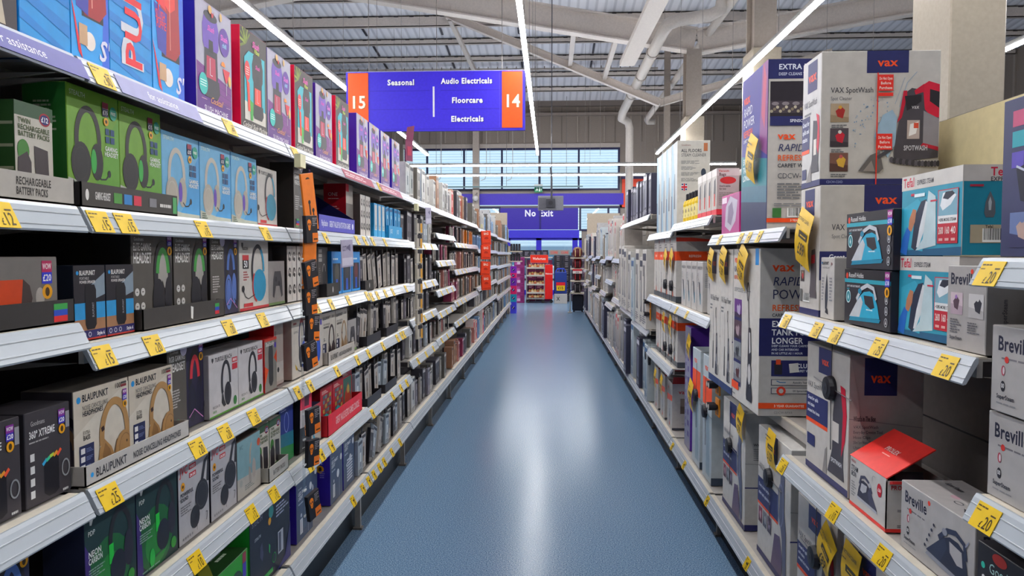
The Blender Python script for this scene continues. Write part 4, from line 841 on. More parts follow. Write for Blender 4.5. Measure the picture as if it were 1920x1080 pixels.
reg('steam', 'steam_cleaner_box', 'box', 'tall cream steam cleaner box', p_steam())
def p_bags():
    b = carton(.12, .25, .12, {'*': '#bdb5ae'})
    for f in (b.F, b.R): f.rect(0,.0,1,.12,'#d83a44'); f.rect(0,.84,1,1,'#d8d0ca')
    b.R.text('Vacuum',.08,.92,.05,'#c84a3a',maxw=.8); b.R.text('Bags',.1,.84,.06,'#55302e',maxw=.6); b.R.ell(.5,.74,.36,'#d03a38',.45); b.R.text("Don't settle",.12,.6,.035,'#5a4a48',maxw=.7); b.R.text('for less',.12,.54,.035,'#5a4a48',maxw=.5); b.R.greek(.1,.2,.8,.5,7,'#9a8e8a',2)
    F = b.F; F.shape(.6,.5,.6,[(-.1,.4),(.14,.5),(.18,.1),(.1,-.5),(-.1,-.5),(-.14,0)],'#4a4448'); F.shape(.58,.34,.3,[(-.16,.4),(.16,.4),(.18,-.5),(-.16,-.5)],'#d8402c'); return b
reg('bags', 'vacuum_bag_box', 'box', 'white and red vacuum bag box', p_bags())
def p_bottle():
    b = MB(); b.size = (.09,.18,.06)
    b.lathe([(.03,0),(.034,.01),(.034,.12),(.026,.145),(.012,.15)], '#d8b41c', 14); c = MB(); c.lathe([(.016,.148),(.016,.19),(.012,.195)], '#26242a', 12)
    l = MB(); l.lathe([(.0346,.03),(.0346,.105)], '#e8d890', 14); F = Face(l,(-.02,-.0352,.03),(.04,0,0),(0,0,.075),(0,-1,0)); F.ell(.5,.6,.3,'#4a2c3a'); F.ell(.5,.6,.16,'#c8a8a8'); F.greek(.1,.08,.9,.28,3,'#5a4a20',1)
    return b, c, l
_b = p_bottle(); reg('bottle', 'carpet_cleaner_bottle', 'bottle', 'yellow carpet cleaner bottle', _b[0], [('cap', _b[1]), ('bottle_label', _b[2])])
def p_pinkbox():
    b = carton(.36, .195, .2, {'*': '#e82a88', 'F': '#c84a90'}); F = b.F
    F.poly([(.0,.0),(1,0),(1,1),(.0,.9)],'#b0508a'); F.poly([(.2,.2),(.5,.05),(.8,.3),(.9,.8),(.5,.95),(.25,.7)],'#b8b0c0'); F.poly([(.35,.3),(.55,.2),(.7,.5),(.6,.8),(.4,.7)],'#8a7a94'); F.rect(.02,.8,.3,.95,'#e8d4e0'); b.R.bars(.2,.1,.7,.4); b.R.greek(.2,.75,.9,.86,1,'#8a1050',3); return b
reg('pinkbox', 'cleaner_box', 'box', 'hot pink cleaner box', p_pinkbox())
def p_window(h=.3):
    b = carton(.16, h, .18, {'*': '#bdb9b6'})
    for f in (b.F,b.R): f.text('WINDOW',.1,.84,.07,'#3a3a44',maxw=.8,bold=False); f.shape(.5,.4,.5,[(-.2,.4),(.0,.36),(.16,-.2),(.06,-.4),(-.06,-.1)],'#2f3440'); f.shape(.62,.3,.3,[(-.1,.3),(.1,.2),(.14,-.5),(-.1,-.5)],'#4a88a0'); f.greek(.08,.5,.3,.78,8,'#8a8a90',2)
    return b
reg('window', 'window_cleaner_box', 'box', 'grey window cleaner box', p_window())
def p_purple():
    b = carton(.2, .82, .3, {'*': '#6a3aa8', 'F': '#8a88a0', 'R': '#6234a4'}); b.F.greek(.5,.1,.8,.9,9,'#4a2a80',6); b.F.greek(.1,.1,.3,.9,14,'#5a4a80',2); b.L.rect(0,0,1,1,'#6a3aa8'); return b
reg('purplebox', 'steam_mop_box', 'box', 'tall purple steam mop box', p_purple())
def p_orangevac():
    b = carton(.24, .72, .25, {'*': '#bcc4c8', 'F': '#b4bec4'}); F = b.F; F.rect(0,.6,1,.82,VOR); vax(F,.2,.88,.05,'l',.5); F.shape(.6,.3,.5,[(-.1,.5),(.1,.5),(.16,-.5),(-.12,-.5)],'#94a8b4'); F.line([(.2,.5),(.8,.1)],.003,'#6a7a88'); b.R.rect(0,0,1,.06,'#3a4658'); return b
reg('orangevac', 'vacuum_box', 'box', 'pale blue-grey box with orange band', p_orangevac())
def p_blaup():
    b = carton(.115, .2, .1, {'*': '#c2bdb9', 'R': '#b3aeab'}); F = b.F
    F.ell(.08,.91,.03,'#2a9ae0'); F.text('BLAUPUNKT',.1,.88,.05,'#2c3038',maxw=.5); F.text('jm',.75,.88,.05,'#7a2030',maxw=.15); F.text('CORDLESS FREE GLIDE',.1,.82,.025,'#55555a',maxw=.55,bold=False)
    F.shape(.46,.44,.6,[(0,.5),(.08,.2),(.1,-.2),(.02,-.5),(-.08,-.46),(-.1,-.1),(-.06,.2)],'#2c303c'); F.shape(.46,.44,.6,[(.02,.3),(.06,.1),(.06,-.2),(.02,-.3)],'#5a6070'); F.shape(.5,.13,.14,[(-.5,-.2),(.5,-.4),(.3,.2),(-.2,.5)],'#2a2c34'); F.greek(.1,.3,.28,.7,8,'#8a8a90',2); F.greek(.68,.3,.9,.7,8,'#8a8a90',5); return b
reg('blaup', 'iron_box', 'box', 'narrow white cordless iron box', p_blaup())
def p_rh():
    b = carton(.31, .165, .13, {'*': '#2b2a32', 'F': '#2e2c34'}); F = b.F
    F.rect(0,.83,1,1,'#221f26'); F.rect(0,.76,1,.83,'#2aa0b4'); F.ell(.06,.88,.026,'#d8402c',1.2); F.text('Russell Hobbs',.1,.855,.085,'#eeecec',maxw=.5,bold=False); F.text('LIGHT AND EASY BRIGHTS',.06,.68,.035,'#d8d8dc',maxw=.34); F.text('2400W',.06,.63,.028,'#3ab0c4',maxw=.12)
    F.ell(.1,.5,.055,'#d8eef0',1.15); F.ell(.1,.5,.046,'#2a8a98',1.15); F.shape(.1,.5,.12,[(0,.5),(.24,-.1),(0,-.5),(-.24,-.1)],'#d8eef0')
    F.stroke(.55,.26,.5,arc(0,0,.75,.32,150,390,22),.012,'#4a4a52')
    F.sx = 1.5; iron(F,.48,.36,.74,'#2aa8cc','#c2c6cc','#1b86a8','#2e2c34',.06); F.greek(.52,.3,.66,.34,1,'#d8f0f4',2)
    for v in (.52,.34,.15): F.ell(.93,v,.032,'#b8bac0',1.25); F.ell(.93,v,.025,'#2e2c34',1.25); F.shape(.93,v,.1,[(-.2,-.3),(.2,-.3),(0,.5)],'#c8c8cc')
    F.sticker(.9,.74,.09,'£18',.24,'#a02a8a','#3a34c0'); return b
reg('rh', 'iron_box', 'box', 'black box with turquoise steam iron', p_rh())
def p_tefal():
    b = carton(.29, .205, .15, {'*': '#b8b2ae', 'F': '#2f95b0', 'R': '#1d7f98', 'T': '#bdb6b0'}); F = b.F; R = b.R
    F.rect(0,.82,1,1,'#c9c4bf'); F.text('Tefal',.03,.86,.11,'#c82040',maxw=.2); F.rect(.25,.85,.253,.95,'#777'); F.text('EXPRESS STEAM',.28,.87,.055,'#44444c',maxw=.28); F.poly([(0,0),(1,0),(1,.1),(0,.06)],'#1e5a80'); F.poly([(.05,.1),(.4,.05),(.5,.5),(.3,.7),(.05,.6)],'#3aa4c0')
    F.poly([(.28,.06),(.4,.2),(.48,.78),(.6,.7),(.62,.12)],'#b8ccd2'); F.poly([(.2,.1),(.26,.5),(.36,.66),(.45,.68),(.42,.4),(.33,.12),(.27,.06)],'#2b3348'); F.poly([(.29,.1),(.34,.34),(.44,.66),(.47,.64),(.42,.3),(.33,.1)],'#d0d4d8'); F.poly([(.14,.32),(.2,.3),(.26,.42),(.28,.56),(.22,.58),(.16,.46)],'#b87a5a'); F.poly([(.0,.04),(.12,.0),(.18,.3),(.12,.36),(.03,.2)],'#2a6ac0')
    F.rect(.24,.72,.42,.76,'#d8eaf0'); F.rect(.18,.74,.24,.77,'#c83048'); F.rect(.62,.66,.52,.64,'#c83048')
    F.rect(.64,.14,.95,.76,'#c02a3a'); F.rect(.65,.38,.94,.75,'#7aa6b8'); F.rect(.65,.37,.94,.46,'#dcdcdc'); F.poly([(.68,.58),(.72,.72),(.85,.74),(.92,.68),(.84,.58),(.72,.52)],'#e0e2e6'); F.poly([(.72,.66),(.76,.73),(.86,.735),(.9,.7),(.8,.64)],'#2c3040')
    F.text('+20% MORE STEAM',.795,.395,.035,'#44444a','c',maxw=.26)
    for i, t in enumerate(('2600','160','40')): F.text(t,.7+i*.095,.25,.08,'#f4d8d4','c',maxw=.075); F.rect(.67+i*.095,.17,.73+i*.095,.2,'#e0a8a4')
    R.rect(0,.82,1,1,'#c3bdb8'); R.text('Tefal',.4,.88,.09,'#c82040',maxw=.5); R.text('EXPRESS STEAM',.4,.82,.045,'#44444c',maxw=.8); R.shape(.4,.56,.3,[(0,.5),(.18,.1),(.2,-.3),(.14,-.46),(-.14,-.46),(-.2,-.3),(-.16,.1)],'#5a6068'); R.shape(.4,.56,.3,[(0,.3),(.06,.1),(.04,-.2),(-.04,-.2),(-.06,.1)],'#aab0b6')
    R.greek(.6,.5,.98,.7,6,'#9cc8d4',3); R.rect(.12,.14,1,.34,'#a89c84'); R.bars(.3,.15,.62,.3); R.text('Tefal',.34,.305,.03,'#33302a',maxw=.25); R.text('CE',.72,.2,.05,'#33302a',maxw=.14); R.rect(.1,.76,.3,.785,'#a83048'); return b
reg('tefal', 'iron_box', 'box', 'turquoise and white express iron box', p_tefal())
def brev(f, s=1.0):
    f.text('Breville',.06,.72,.16*s,'#2a2c40',maxw=.62,cond=.85); f.ell(.42,.72+.19*s,.018*s,'#e0402c'); f.greek(.1,.62,.5,.66,1,'#77747a',4); f.ell(.15,.62,.02,'#d03a34'); f.text('SuperSteam',.06,.16,.05,'#3a3a44',maxw=.3); f.greek(.06,.1,.34,.13,1,'#8a8a8e',3)
    f.ell(.12,.49,.018,'#b04a5a',1.7); f.ell(.125,.49,.01,'#c8c0c4',2.2); f.ell(.12,.31,.02,'#2a2a34',1.6); f.text('00',.12,.29,.05,'#d8d6d8','c',maxw=.03)
def p_brev():
    b = carton(.33, .17, .15, {'*': '#a39e9c', 'F': '#aaa6a5'}); brev(b.F); b.F.sx = 1.3; iron(b.F,.7,.4,.72,'#2c3044','#343a50','#8a8c98','#a8a4a6',-.1); b.F.stroke(.9,.66,.3,[(0,0),(.2,.3)],.08,'#8a8ea0')
    for i in range(5): b.F.ell(.38+.03*i,.3+.09*i,.012,'#33364a')
    R = b.R; R.text('Breville',.1,.72,.15,'#2a2c40',maxw=.7); R.rect(.2,.3,.45,.62,'#c8b8c4'); R.poly([(.25,.35),(.4,.4),(.38,.55),(.28,.5)],'#7a5aa0'); R.greek(.1,.06,.8,.24,4,'#77747a',5)
    T = b.T; T.text('SuperSteam',.08,.62,.1,'#44424a',maxw=.22); T.ell(.42,.4,.05,'#b08a94',.5); T.ell(.55,.3,.05,'#33333c',.5); T.ell(.55,.3,.04,'#a39e9c',.4); T.shape(.7,.2,.2,[(-.4,.2),(.2,.3),(.4,-.2)],'#33333c'); return b
reg('brev', 'iron_box', 'box', 'grey iron box with dark iron picture', p_brev())
def p_brevslim():
    b = carton(.15, .185, .12, {'*': '#a6a19f', 'R': '#8d8887'}); F = b.F; F.text('Breville',.08,.78,.13,'#2a2c40',maxw=.78); F.ell(.64,.935,.035,'#e0402c')
    photo(F,.1,.42,.42,.68,2,('#c8b4bc','#b09aa6','#5a4450','#9a70b0')); photo(F,.58,.4,.95,.68,5,('#c8c4c4','#b0acac','#33333c')); F.greek(.1,.2,.4,.38,6,'#66646a',3); F.greek(.56,.22,.9,.36,5,'#66646a',4); F.text('SuperSteam',.1,.12,.04,'#3a3a44',maxw=.4); b.R.text('SuperSteam',.35,.3,.05,'#55525a',vert=True,maxw=.5); return b
reg('brevslim', 'iron_box', 'box', 'narrow grey iron box', p_brevslim())
def p_prolex():
    w,h,d,t = .24,.145,.15,.003; b = MB(); b.size = (w,h,d); col = '#c4c0bd'
    b.box((-w/2,-d/2,0),(w/2,d/2,t),col); b.box((-w/2,-d/2,0),(w/2,-d/2+t,h),col); b.box((-w/2,d/2-t,0),(w/2,d/2,h),col); b.box((-w/2,-d/2,0),(-w/2+t,d/2,h),col); b.box((w/2-t,-d/2,0),(w/2,d/2,h*.96),col)
    F = Face(b,(-w/2,-d/2,0),(w,0,0),(0,0,h),(0,-1,0)); R = Face(b,(w/2,-d/2,0),(0,d,0),(0,0,h*.96),(1,0,0))
    for f in (F,R): f.rect(0,0,1,.07,'#e0302c')
    F.text('PROLEX',.04,.9,.05,'#a83034',maxw=.16,bold=False); F.text('STEAM',.05,.74,.1,'#3a3c44',maxw=.2); F.text('IRON',.05,.62,.1,'#3a3c44',maxw=.15); F.greek(.06,.22,.2,.54,6,'#8a8a8e',3)
    F.sx = 1.3; iron(F,.5,.44,.62,'#3a3a4c','#4a4a60','#b4b6c0','#b8b8c0',.04,-1); F.ell(.84,.7,.06,'#c02030',1.3); F.text('£10',.84,.67,.06,'#fff','c',maxw=.09); F.stroke(.7,.78,.4,arc(0,0,.2,.3,60,180,10),.04,'#a8a6a8')
    R.text('PROLEX',.08,.83,.08,'#c82a30',maxw=.66)
    for v in (.56,.26): R.ell(.45,v,.18,'#9a3a40',.9); R.ell(.45,v,.16,'#c0b8b4',.9); R.shape(.45,v,.14,[(-.4,-.5),(.4,-.5),(0,.6)],'#5a5a64'); R.greek(.2,v-.16,.7,v-.1,2,'#66646a',2)
    fl = MB(); tf = Matrix.Translation((0,-d/2,h)) @ Matrix.Rotation(math.radians(32),4,'X'); fl.box((-w/2,0,-t/2),(w/2,d*1.0,t/2),'#e4322c',tf)
    fa = Face(fl, tf @ Vector((-w/2,0,t/2)), (tf.to_3x3() @ Vector((w,0,0))), (tf.to_3x3() @ Vector((0,d,0))), (tf.to_3x3() @ Vector((0,0,1)))); fa.text('PROLEX',.5,.5,.1,'#f4d0cc','c',maxw=.34); fa.greek(.4,.4,.6,.44,1,'#f0b0aa',2)
    st = MB()
    tf2 = Matrix.Translation((w/2-.012,0,h*.9)) @ Matrix.Rotation(math.radians(-18),4,'Y'); st.box((-.05,-d*.44,-.004),(.03,d*.44,.004),'#c02a2a',tf2); st.box((-.06,-d*.3,.006),(.0,d*.2,.03),'#2c2a34',tf2)
    return b, fl, st
_p = p_prolex(); reg('prolex', 'iron_box', 'box', 'white steam iron box, red flap raised', _p[0], [('lid_flap', _p[1], (), 'bright red lid flap standing open'), ('inner_tray', _p[2])])
def p_goodmans():
    b = carton(.34, .22, .15, {'*': '#2d2b30'}); F = b.F; F.ell(.06,.8,.02,'#3ac0a8'); F.text('Goodmans',.12,.77,.09,'#b8dcd4',maxw=.34,bold=False); F.text('2400W PRO STEAM',.05,.6,.11,'#e0dede',maxw=.8); F.poly([(0,.5),(.5,.4),(1,.46),(1,.36),(.5,.3),(0,.42)],'#7a4a3a'); F.rect(.03,.1,.14,.24,'#3a9a4a'); F.ell(.22,.93,.07,'#a83028',.5); return b
reg('goodmans', 'iron_box', 'box', 'black pro steam iron box', p_goodmans())
def p_darkapp():
    b = carton(.3, .3, .18, {'*': '#34375c', 'F': '#3a3d60'}); F = b.F
    for i, c in enumerate(('#b84a70','#4a9a4a','#2a9aa8','#d8402c','#5a4ab0','#e07a24')): F.rect(.1+(i%2)*.16,.82-(i//2)*.13,.22+(i%2)*.16,.92-(i//2)*.13,c)
    F.shape(.3,.4,.5,[(-.3,.3),(-.1,.36),(.2,.0),(.5,-.2),(.4,-.3),(.1,-.16),(-.2,-.1)],'#1c1e30'); F.stroke(.3,.42,.5,[(-.3,.3),(-.05,.2),(.2,-.1),(.6,-.1)],.03,'#b8bcd0'); photo(F,.1,.06,.34,.28,3,('#6a7aa8','#3a3a60','#b89a90')); return b
reg('darkapp', 'hair_clipper_box', 'box', 'dark indigo box with coloured icons', p_darkapp())

# ---------------------------------------------------------------- trays, tickets, clip strips
def tray(w, d, h, back, col, front, text, ink, bold=True, extra=None):
    t = .003; b = MB(); b.box((-w/2,-d/2,0),(w/2,d/2,t),col); b.box((-w/2,-d/2,0),(w/2,-d/2+t,h),front)
    for x in (-w/2, w/2-t): b.mesh([(x,-d/2,0),(x,-d/2,h),(x,d/2,back),(x,d/2,0),(x+t,-d/2,0),(x+t,-d/2,h),(x+t,d/2,back),(x+t,d/2,0)],[(0,1,2,3),(7,6,5,4),(0,4,5,1),(1,5,6,2),(2,6,7,3)],col)
    b.box((-w/2,d/2-t,0),(w/2,d/2,back),col); F = Face(b,(-w/2,-d/2,0),(w,0,0),(0,0,h),(0,-1,0))
    for i, (s, u, v, hh, mw) in enumerate(text): F.text(s,u,v,hh,ink,maxw=mw,bold=bold)
    if extra: extra(F)
    b.size = (w,h,d); return b
reg('tray_batt','display_tray','tray','grey printed battery tray',tray(.25,.16,.055,.06,'#6a655f','#a8a29a',(('RECHARGEABLE',.3,.55,.26,.4),('BATTERY PACKS',.3,.2,.26,.36)),'#33302e'))
def _c6(F):
    F.ell(.05,.5,.015,'#d8d4d0',2); 
    for i,c in enumerate(('#4a8a3a','#2a78b8','#c82a44')): F.rect(.29+i*.1,.28,.37+i*.1,.72,c)
    F.rect(.94,.1,.99,.9,'#4a9a5a'); F.rect(.66,.3,.74,.7,'#77757a'); F.greek(.78,.35,.92,.65,1,'#c8c4c0',2)
reg('tray_c6','display_tray','tray','black headset tray with colour chips',tray(.42,.18,.055,.036,'#2d2a2c','#37332f',(('GAMING HEADSET',.12,.35,.3,.14),),'#d8d4d0',True,_c6))
reg('tray_elite','display_tray','tray','charcoal headset tray',tray(.47,.14,.055,.05,'#3a3735','#403c3a',(),'#fff',True,lambda F:(F.shape(.55,.5,.7,[(-.2,.5),(.2,.4),(.1,-.5),(-.2,-.4)],'#dcd8d4'),F.rect(.86,.2,.92,.4,'#c82a34'),F.rect(.86,.4,.92,.6,'#2d4ab0'),F.rect(.86,.6,.92,.8,'#3a9a4a'))))
reg('tray_flip','display_tray','tray','dark speaker tray',tray(.24,.15,.05,.04,'#302d2c','#353231',(),'#fff',True,lambda F:(F.rect(.72,.1,.9,.35,'#d02a2c'),F.rect(.72,.35,.9,.6,'#2d4ab0'),F.rect(.72,.6,.9,.85,'#3a9a4a'))))
reg('tray_nchp','display_tray','tray','white printed headphone tray',tray(.47,.16,.046,.042,'#b0aaa4','#b4b0ac',(('BLAUPUNKT',.08,.28,.42,.26),('NOISE CANCELLING HEADPHONES',.4,.3,.34,.5)),'#2c2e36',True,lambda F:F.ell(.05,.48,.012,'#2a9ae0')))
reg('tray_small','display_tray','tray','small white printed tray',tray(.2,.1,.055,.05,'#a8a49c','#b4b0a8',(('BATTERY PACKS',.2,.35,.3,.6),),'#55504a'))
reg('tray_game','game_tray','tray','deep purple-blue game tray',tray(.61,.2,.075,.2,'#23235a','#4a48b8',(('PlayStation',.06,.34,.34,.16),('GREAT VALUE PLAYSTATION GAMES',.26,.32,.36,.6)),'#d8daf2',True,lambda F:F.ell(.93,.5,.025,'#d8daf2')))
reg('tray_red','game_tray','tray','bright red printed game tray',tray(.62,.16,.1,.09,'#c81a2a','#e8243a',(('GREAT VALUE RETRO GAMES CONSOLE',.2,.33,.34,.7),),'#f4c0c0'))
reg('tray_blue','cable_tray','tray','turquoise cable tray',tray(.42,.12,.08,.08,'#1f8ec8','#2a9cd4',(('JUICE',.1,.4,.32,.16),('JUICE',.58,.4,.32,.16)),'#c8e8f8'))
reg('tray_bp','display_tray','tray','cream printed headphone tray',tray(.46,.13,.06,.05,'#a8a098','#b8b0a8',(('BLAUPUNKT',.08,.3,.4,.26),('NOISE CANCELLING HEADPHONES',.38,.32,.3,.5)),'#3a3836'))
reg('tray_black','display_tray','tray','black accessory tray',tray(.34,.12,.055,.05,'#2a282c','#302e32',(),'#fff'))
reg('tray_hs','display_tray','tray','black headset box tray',tray(.2,.1,.06,.05,'#2a282c','#35322f',(),'#fff',True,lambda F:F.shape(.5,.5,.6,arc(0,0,.2,.4,0,350,12),'#c8c4c0')))

RT, RB, RH = 0.0, .033, .05            # the rail face leans out by RB over its height RH
def rail_pt(y_out, z): return (y_out, z)
def ticket(price, w=.074, wide=False, txt2='WOW'):
    b = MB(); t = .0012
    O = Vector((-w/2,-.0362,-.0515)); V = Vector((0,.0228,.0475)); n = Vector((0,-V.z,V.y)).normalized()
    b.mesh([O,O+Vector((w,0,0)),O+Vector((w,0,0))+V,O+V,O-n*-t,O+Vector((w,0,0))+n*t,O+Vector((w,0,0))+V+n*t,O+V+n*t],[(3,2,1,0),(4,5,6,7),(0,1,5,4),(1,2,6,5),(2,3,7,6),(3,0,4,7)],'#dfb80e')
    F = Face(b,O+n*t,(w,0,0),V,n); F.greek(.05,.82,.7,.94,1,'#5a4608',3); F.greek(.05,.66,.35,.76,1,'#7a6010',4); F.rect(.68,.66,.9,.72,'#4a3808')
    if price: F.text('£',.40,.1,.26,'#3a2c08',maxw=.12,bold=False); F.text(price,.54,.1,.48,'#3a2c08',maxw=.34,cond=.66,bold=False)
    else: F.rect(.4,.44,.8,.62,'#3a2c08'); F.text('20',.5,.08,.3,'#3a2c08',maxw=.3)
    b.size = (w,RH,0); return b
for pr in ('10','12','15','18','20','25','30','49'): reg('tk'+pr,'price_ticket','ticket','yellow £%s price ticket' % pr,ticket(pr))
reg('tksmall','price_ticket','ticket','small yellow price ticket',ticket('',.06))
def pcard(price, w=.13, h=.17):
    """large yellow price card folded over a carton edge"""
    b = MB(); t = .001; n = 6; vs = []; fs = []
    for i in range(n+1):
        z = h*i/n; bow = -.012*math.sin(PI*i/n)
        vs += [(-w/2,bow,z),(w/2,bow-.006*(i/n),z)]
    k = len(vs); vs += [(x,y+t,z) for x,y,z in vs]
    for i in range(n): a = 2*i; fs += [(a,a+1,a+3,a+2),(k+a+2,k+a+3,k+a+1,k+a),(a+2,k+a+2,k+a,a),(a+1,k+a+1,k+a+3,a+3)]
    fs += [(0,k,k+1,1),(2*n,2*n+1,k+2*n+1,k+2*n)]
    b.mesh(vs,fs,'#e2b512'); F = Face(b,(-w/2,-.0155,h*.12),(w,0,0),(0,0,h*.8),(0,-1,0))
    (F.text('VAX SPOTWASH CLEANER',.06,.88,.08,'#4a3a08',maxw=.86) if price == '89' else F.greek(.06,.86,.9,.95,1,'#4a3a08',7)); F.greek(.06,.74,.5,.8,1,'#6a540c',3); F.rect(.34,.5,.9,.66,'#33280a'); F.greek(.44,.55,.84,.61,1,'#e2b512',2); F.text('£'+price,.6,.14,.26,'#3a2c08','c',maxw=.56,cond=.7); b.size = (w,h,.01); return b
for pr in ('129','89','99','79','189'): reg('card'+pr,'price_card','price card','large yellow price card marked £%s' % pr,pcard(pr))
def p_wrap():
    """round black security alarm with its wires round the carton"""
    b = MB(); b.lathe([(.012,-.022),(.036,-.02),(.04,-.008),(.04,.0)],'#222127',20,(0,0,0),'y'); f = Face(b,(-.03,-.0225,-.03),(.06,0,0),(0,0,.06),(0,-1,0)); f.ell(.5,.5,.3,'#34333a'); f.ell(.5,.5,.12,'#1b1a1f'); b.size=(.08,.08,.02)
    c = MB(); c.tube([(0,-.002,-.2),(0,-.004,0),(0,-.002,.2)],.0015,'#5a585c',5); c2 = MB(); c2.tube([(-.16,-.002,.01),(0,-.005,0),(.16,-.002,-.01)],.0015,'#5a585c',5)
    return b, c, c2
_w = p_wrap(); reg('wrap','security_tag','security tag','round black security tag',_w[0],[('wire',_w[1]),('wire',_w[2])])
def p_clippack(i):
    w,h = .08,.105; b = MB(); b.cbox((-w/2,-.008,-h),(w/2,.008,0),{'*':'#26242a','F':'#232228'},.001); b.size=(w,h,.016)
    F = Face(b,(-w/2,-.008,-h),(w,0,0),(0,0,h),(0,-1,0)); skull(F,.28,.66,.42,'#f0821c','#232228'); F.greek(.55,.62,.95,.95,5,'#9a969a',i); F.rect(.5,.02,1,.36,'#ee7a20'); F.rect(.6,.1,.95,.16,'#4a2c10'); return b
reg('clippack','earphone_pack','pack','black and orange earphone pack',p_clippack(2))
def p_clipcard():
    w,h=.085,.22; b=MB(); b.cbox((-w/2,-.004,-h),(w/2,.004,0),'#ee7c20',.001); b.size=(w,h,.01); F=Face(b,(-w/2,-.004,-h),(w,0,0),(0,0,h),(0,-1,0)); F.shape(.5,.9,.08,arc(0,0,.8,.4,0,180,10),'#3a2010'); F.ell(.45,.5,.1,'#262228'); F.rect(.4,.28,.5,.5,'#262228'); F.ell(.7,.35,.1,'#262228'); F.rect(.66,.2,.74,.35,'#262228'); return b
reg('clipcard','earphone_pack','pack','orange earphone display card',p_clipcard())
def p_battpack():
    w,h=.085,.1; b=MB(); b.cbox((-w/2,-.009,-h),(w/2,.009,0),'#b9b0a2',.001); b.size=(w,h,.02); F=Face(b,(-w/2,-.009,-h),(w,0,0),(0,0,h),(0,-1,0)); F.rect(.1,.72,.9,1,'#26242a'); F.rect(.62,.05,.95,.7,'#d89a30'); F.rect(.4,.15,.55,.75,'#2a282c'); return b
reg('battpack','battery_pack','pack','black, cream and amber battery pack',p_battpack())
def p_redpack():
    w,h=.14,.2; b=MB(); b.cbox((-w/2,-.02,-h),(w/2,.02,0),{'*':'#e8401c'},.006); b.size=(w,h,.04); F=Face(b,(-w/2,-.02,-h),(w,0,0),(0,0,h),(0,-1,0)); F.text('BAG',.5,.72,.16,'#f8d8c8','c',maxw=.5); F.shape(.5,.42,.4,arc(0,0,.4,.4,0,180,12),'#c02c14'); F.rect(.1,.1,.9,.16,'#b82a14'); return b
reg('redpack','carrier_bag_pack','pack','folded orange-red carrier bag',p_redpack())
def p_torch():
    w,h=.09,.1; b=MB(); b.size=(w,h,.05); b.cbox((-w/2,-.004,-h),(w/2,.004,0),'#e08a1c',.001); F=Face(b,(-w/2,-.004,-h),(w,0,0),(0,0,h),(0,-1,0)); F.text('7.00',.5,.1,.3,'#4a2808','c',maxw=.8); l=MB()
    for x in (-.022,.022): l.lathe([(.019,-.045),(.019,-.008),(.012,.004)],'#242228',12,(x,-.01,-.045),'y'); l.lathe([(.015,-.046),(.012,-.0475)],'#b8b4ac',12,(x,-.01,-.045),'y')
    return b,l
_t=p_torch(); reg('torch','torch_pack','pack','orange carded twin torch',_t[0],[('torch',_t[1])])

# ---------------------------------------------------------------- the place: floor, walls, roof
FL = floor_mat()
def struct(name, mb):
    o = mb.build(name); o['kind'] = 'structure'; return o
m = MB(); m.mesh([(-16,-9.2,0),(16,-9.2,0),(16,28.2,0),(-16,28.2,0),(-16,-9.2,-.1),(16,-9.2,-.1),(16,28.2,-.1),(-16,28.2,-.1)],[(0,1,2,3),(7,6,5,4)],FL); struct('floor', m)
# pitched roof deck falling towards the shop front; purlins and rafters are things of the building
DECK = deck_mat(0, '#e4e2e6', '#c9c7cc', 1.3)
def rz(y): return 7.2+.1*(28.3-y)
m = MB(); m.mesh([(-16,-9.2,rz(-9.2)),(16,-9.2,rz(-9.2)),(16,28.3,7.2),(-16,28.3,7.2),(-16,-9.2,rz(-9.2)+.1),(16,-9.2,rz(-9.2)+.1),(16,28.3,7.3),(-16,28.3,7.3)],[(3,2,1,0),(4,5,6,7)],DECK); struct('ceiling', m)
CLAD = '#82776e'; STEEL = '#d0c4ba'; STEELD = '#b8aba0'
# front wall with a clerestory band, a blue fascia and the doors
m = MB(); Y0 = 28.2
m.box((-16,Y0,5.56),(16,Y0+.25,7.35), CLAD); m.box((-16,Y0,0),(-5.6,Y0+.25,5.56), CLAD); m.box((2.62,Y0,3.28),(16,Y0+.25,5.56), CLAD); m.box((1.2,Y0,0),(16,Y0+.25,.4), CLAD)
m.box((-5.6,Y0,3.82),(2.62,Y0+.25,3.96),'#8d827b'); m.box((-5.6,Y0-.06,5.54),(2.62,Y0+.0,5.7),'#aba098')
m.box((3.5,Y0,.4),(16,Y0+.25,3.28), CLAD); m.box((-5.6,Y0,3.3),(3.5,Y0+.25,3.37),'#6a5f66')
for i in range(22):
    x = -9+i*1.0
    m.box((x,Y0-.05,5.75),(x+.05,Y0,7.25), '#94897f'); m.box((x+.42,Y0-.02,5.75),(x+.45,Y0,7.25), '#6c635b')
for i in range(12): m.box((3.9+i*1.0,Y0-.04,.4),(3.95+i*1.0,Y0,5.5), '#94897f')
m.box((-16,Y0-.3,7.05),(16,Y0,7.25), '#6e645e'); m.box((-16,Y0-.2,6.72),(16,Y0,6.82), '#83776f')
struct('wall_front', m)
m = MB(); m.box((14,-9,0),(14.25,28.2,10.6), CLAD); [m.box((13.95,6.5+i*1.2,0),(14,6.6+i*1.2,8.8),'#94897f') for i in range(18)]; struct('wall_right', m)
m = MB(); m.box((-14.25,-9.25,0),(14.25,-9,10.7), '#8a8178'); struct('wall_back', m)
m = MB(); m.box((-14.25,-9,0),(-14,28.2,10.6), CLAD); [m.box((-14,6.5+i*1.2,0),(-13.95,6.6+i*1.2,8.8),'#94897f') for i in range(18)]; struct('wall_left', m)
FRM = '#23264a'; PB = '#3d28b4'
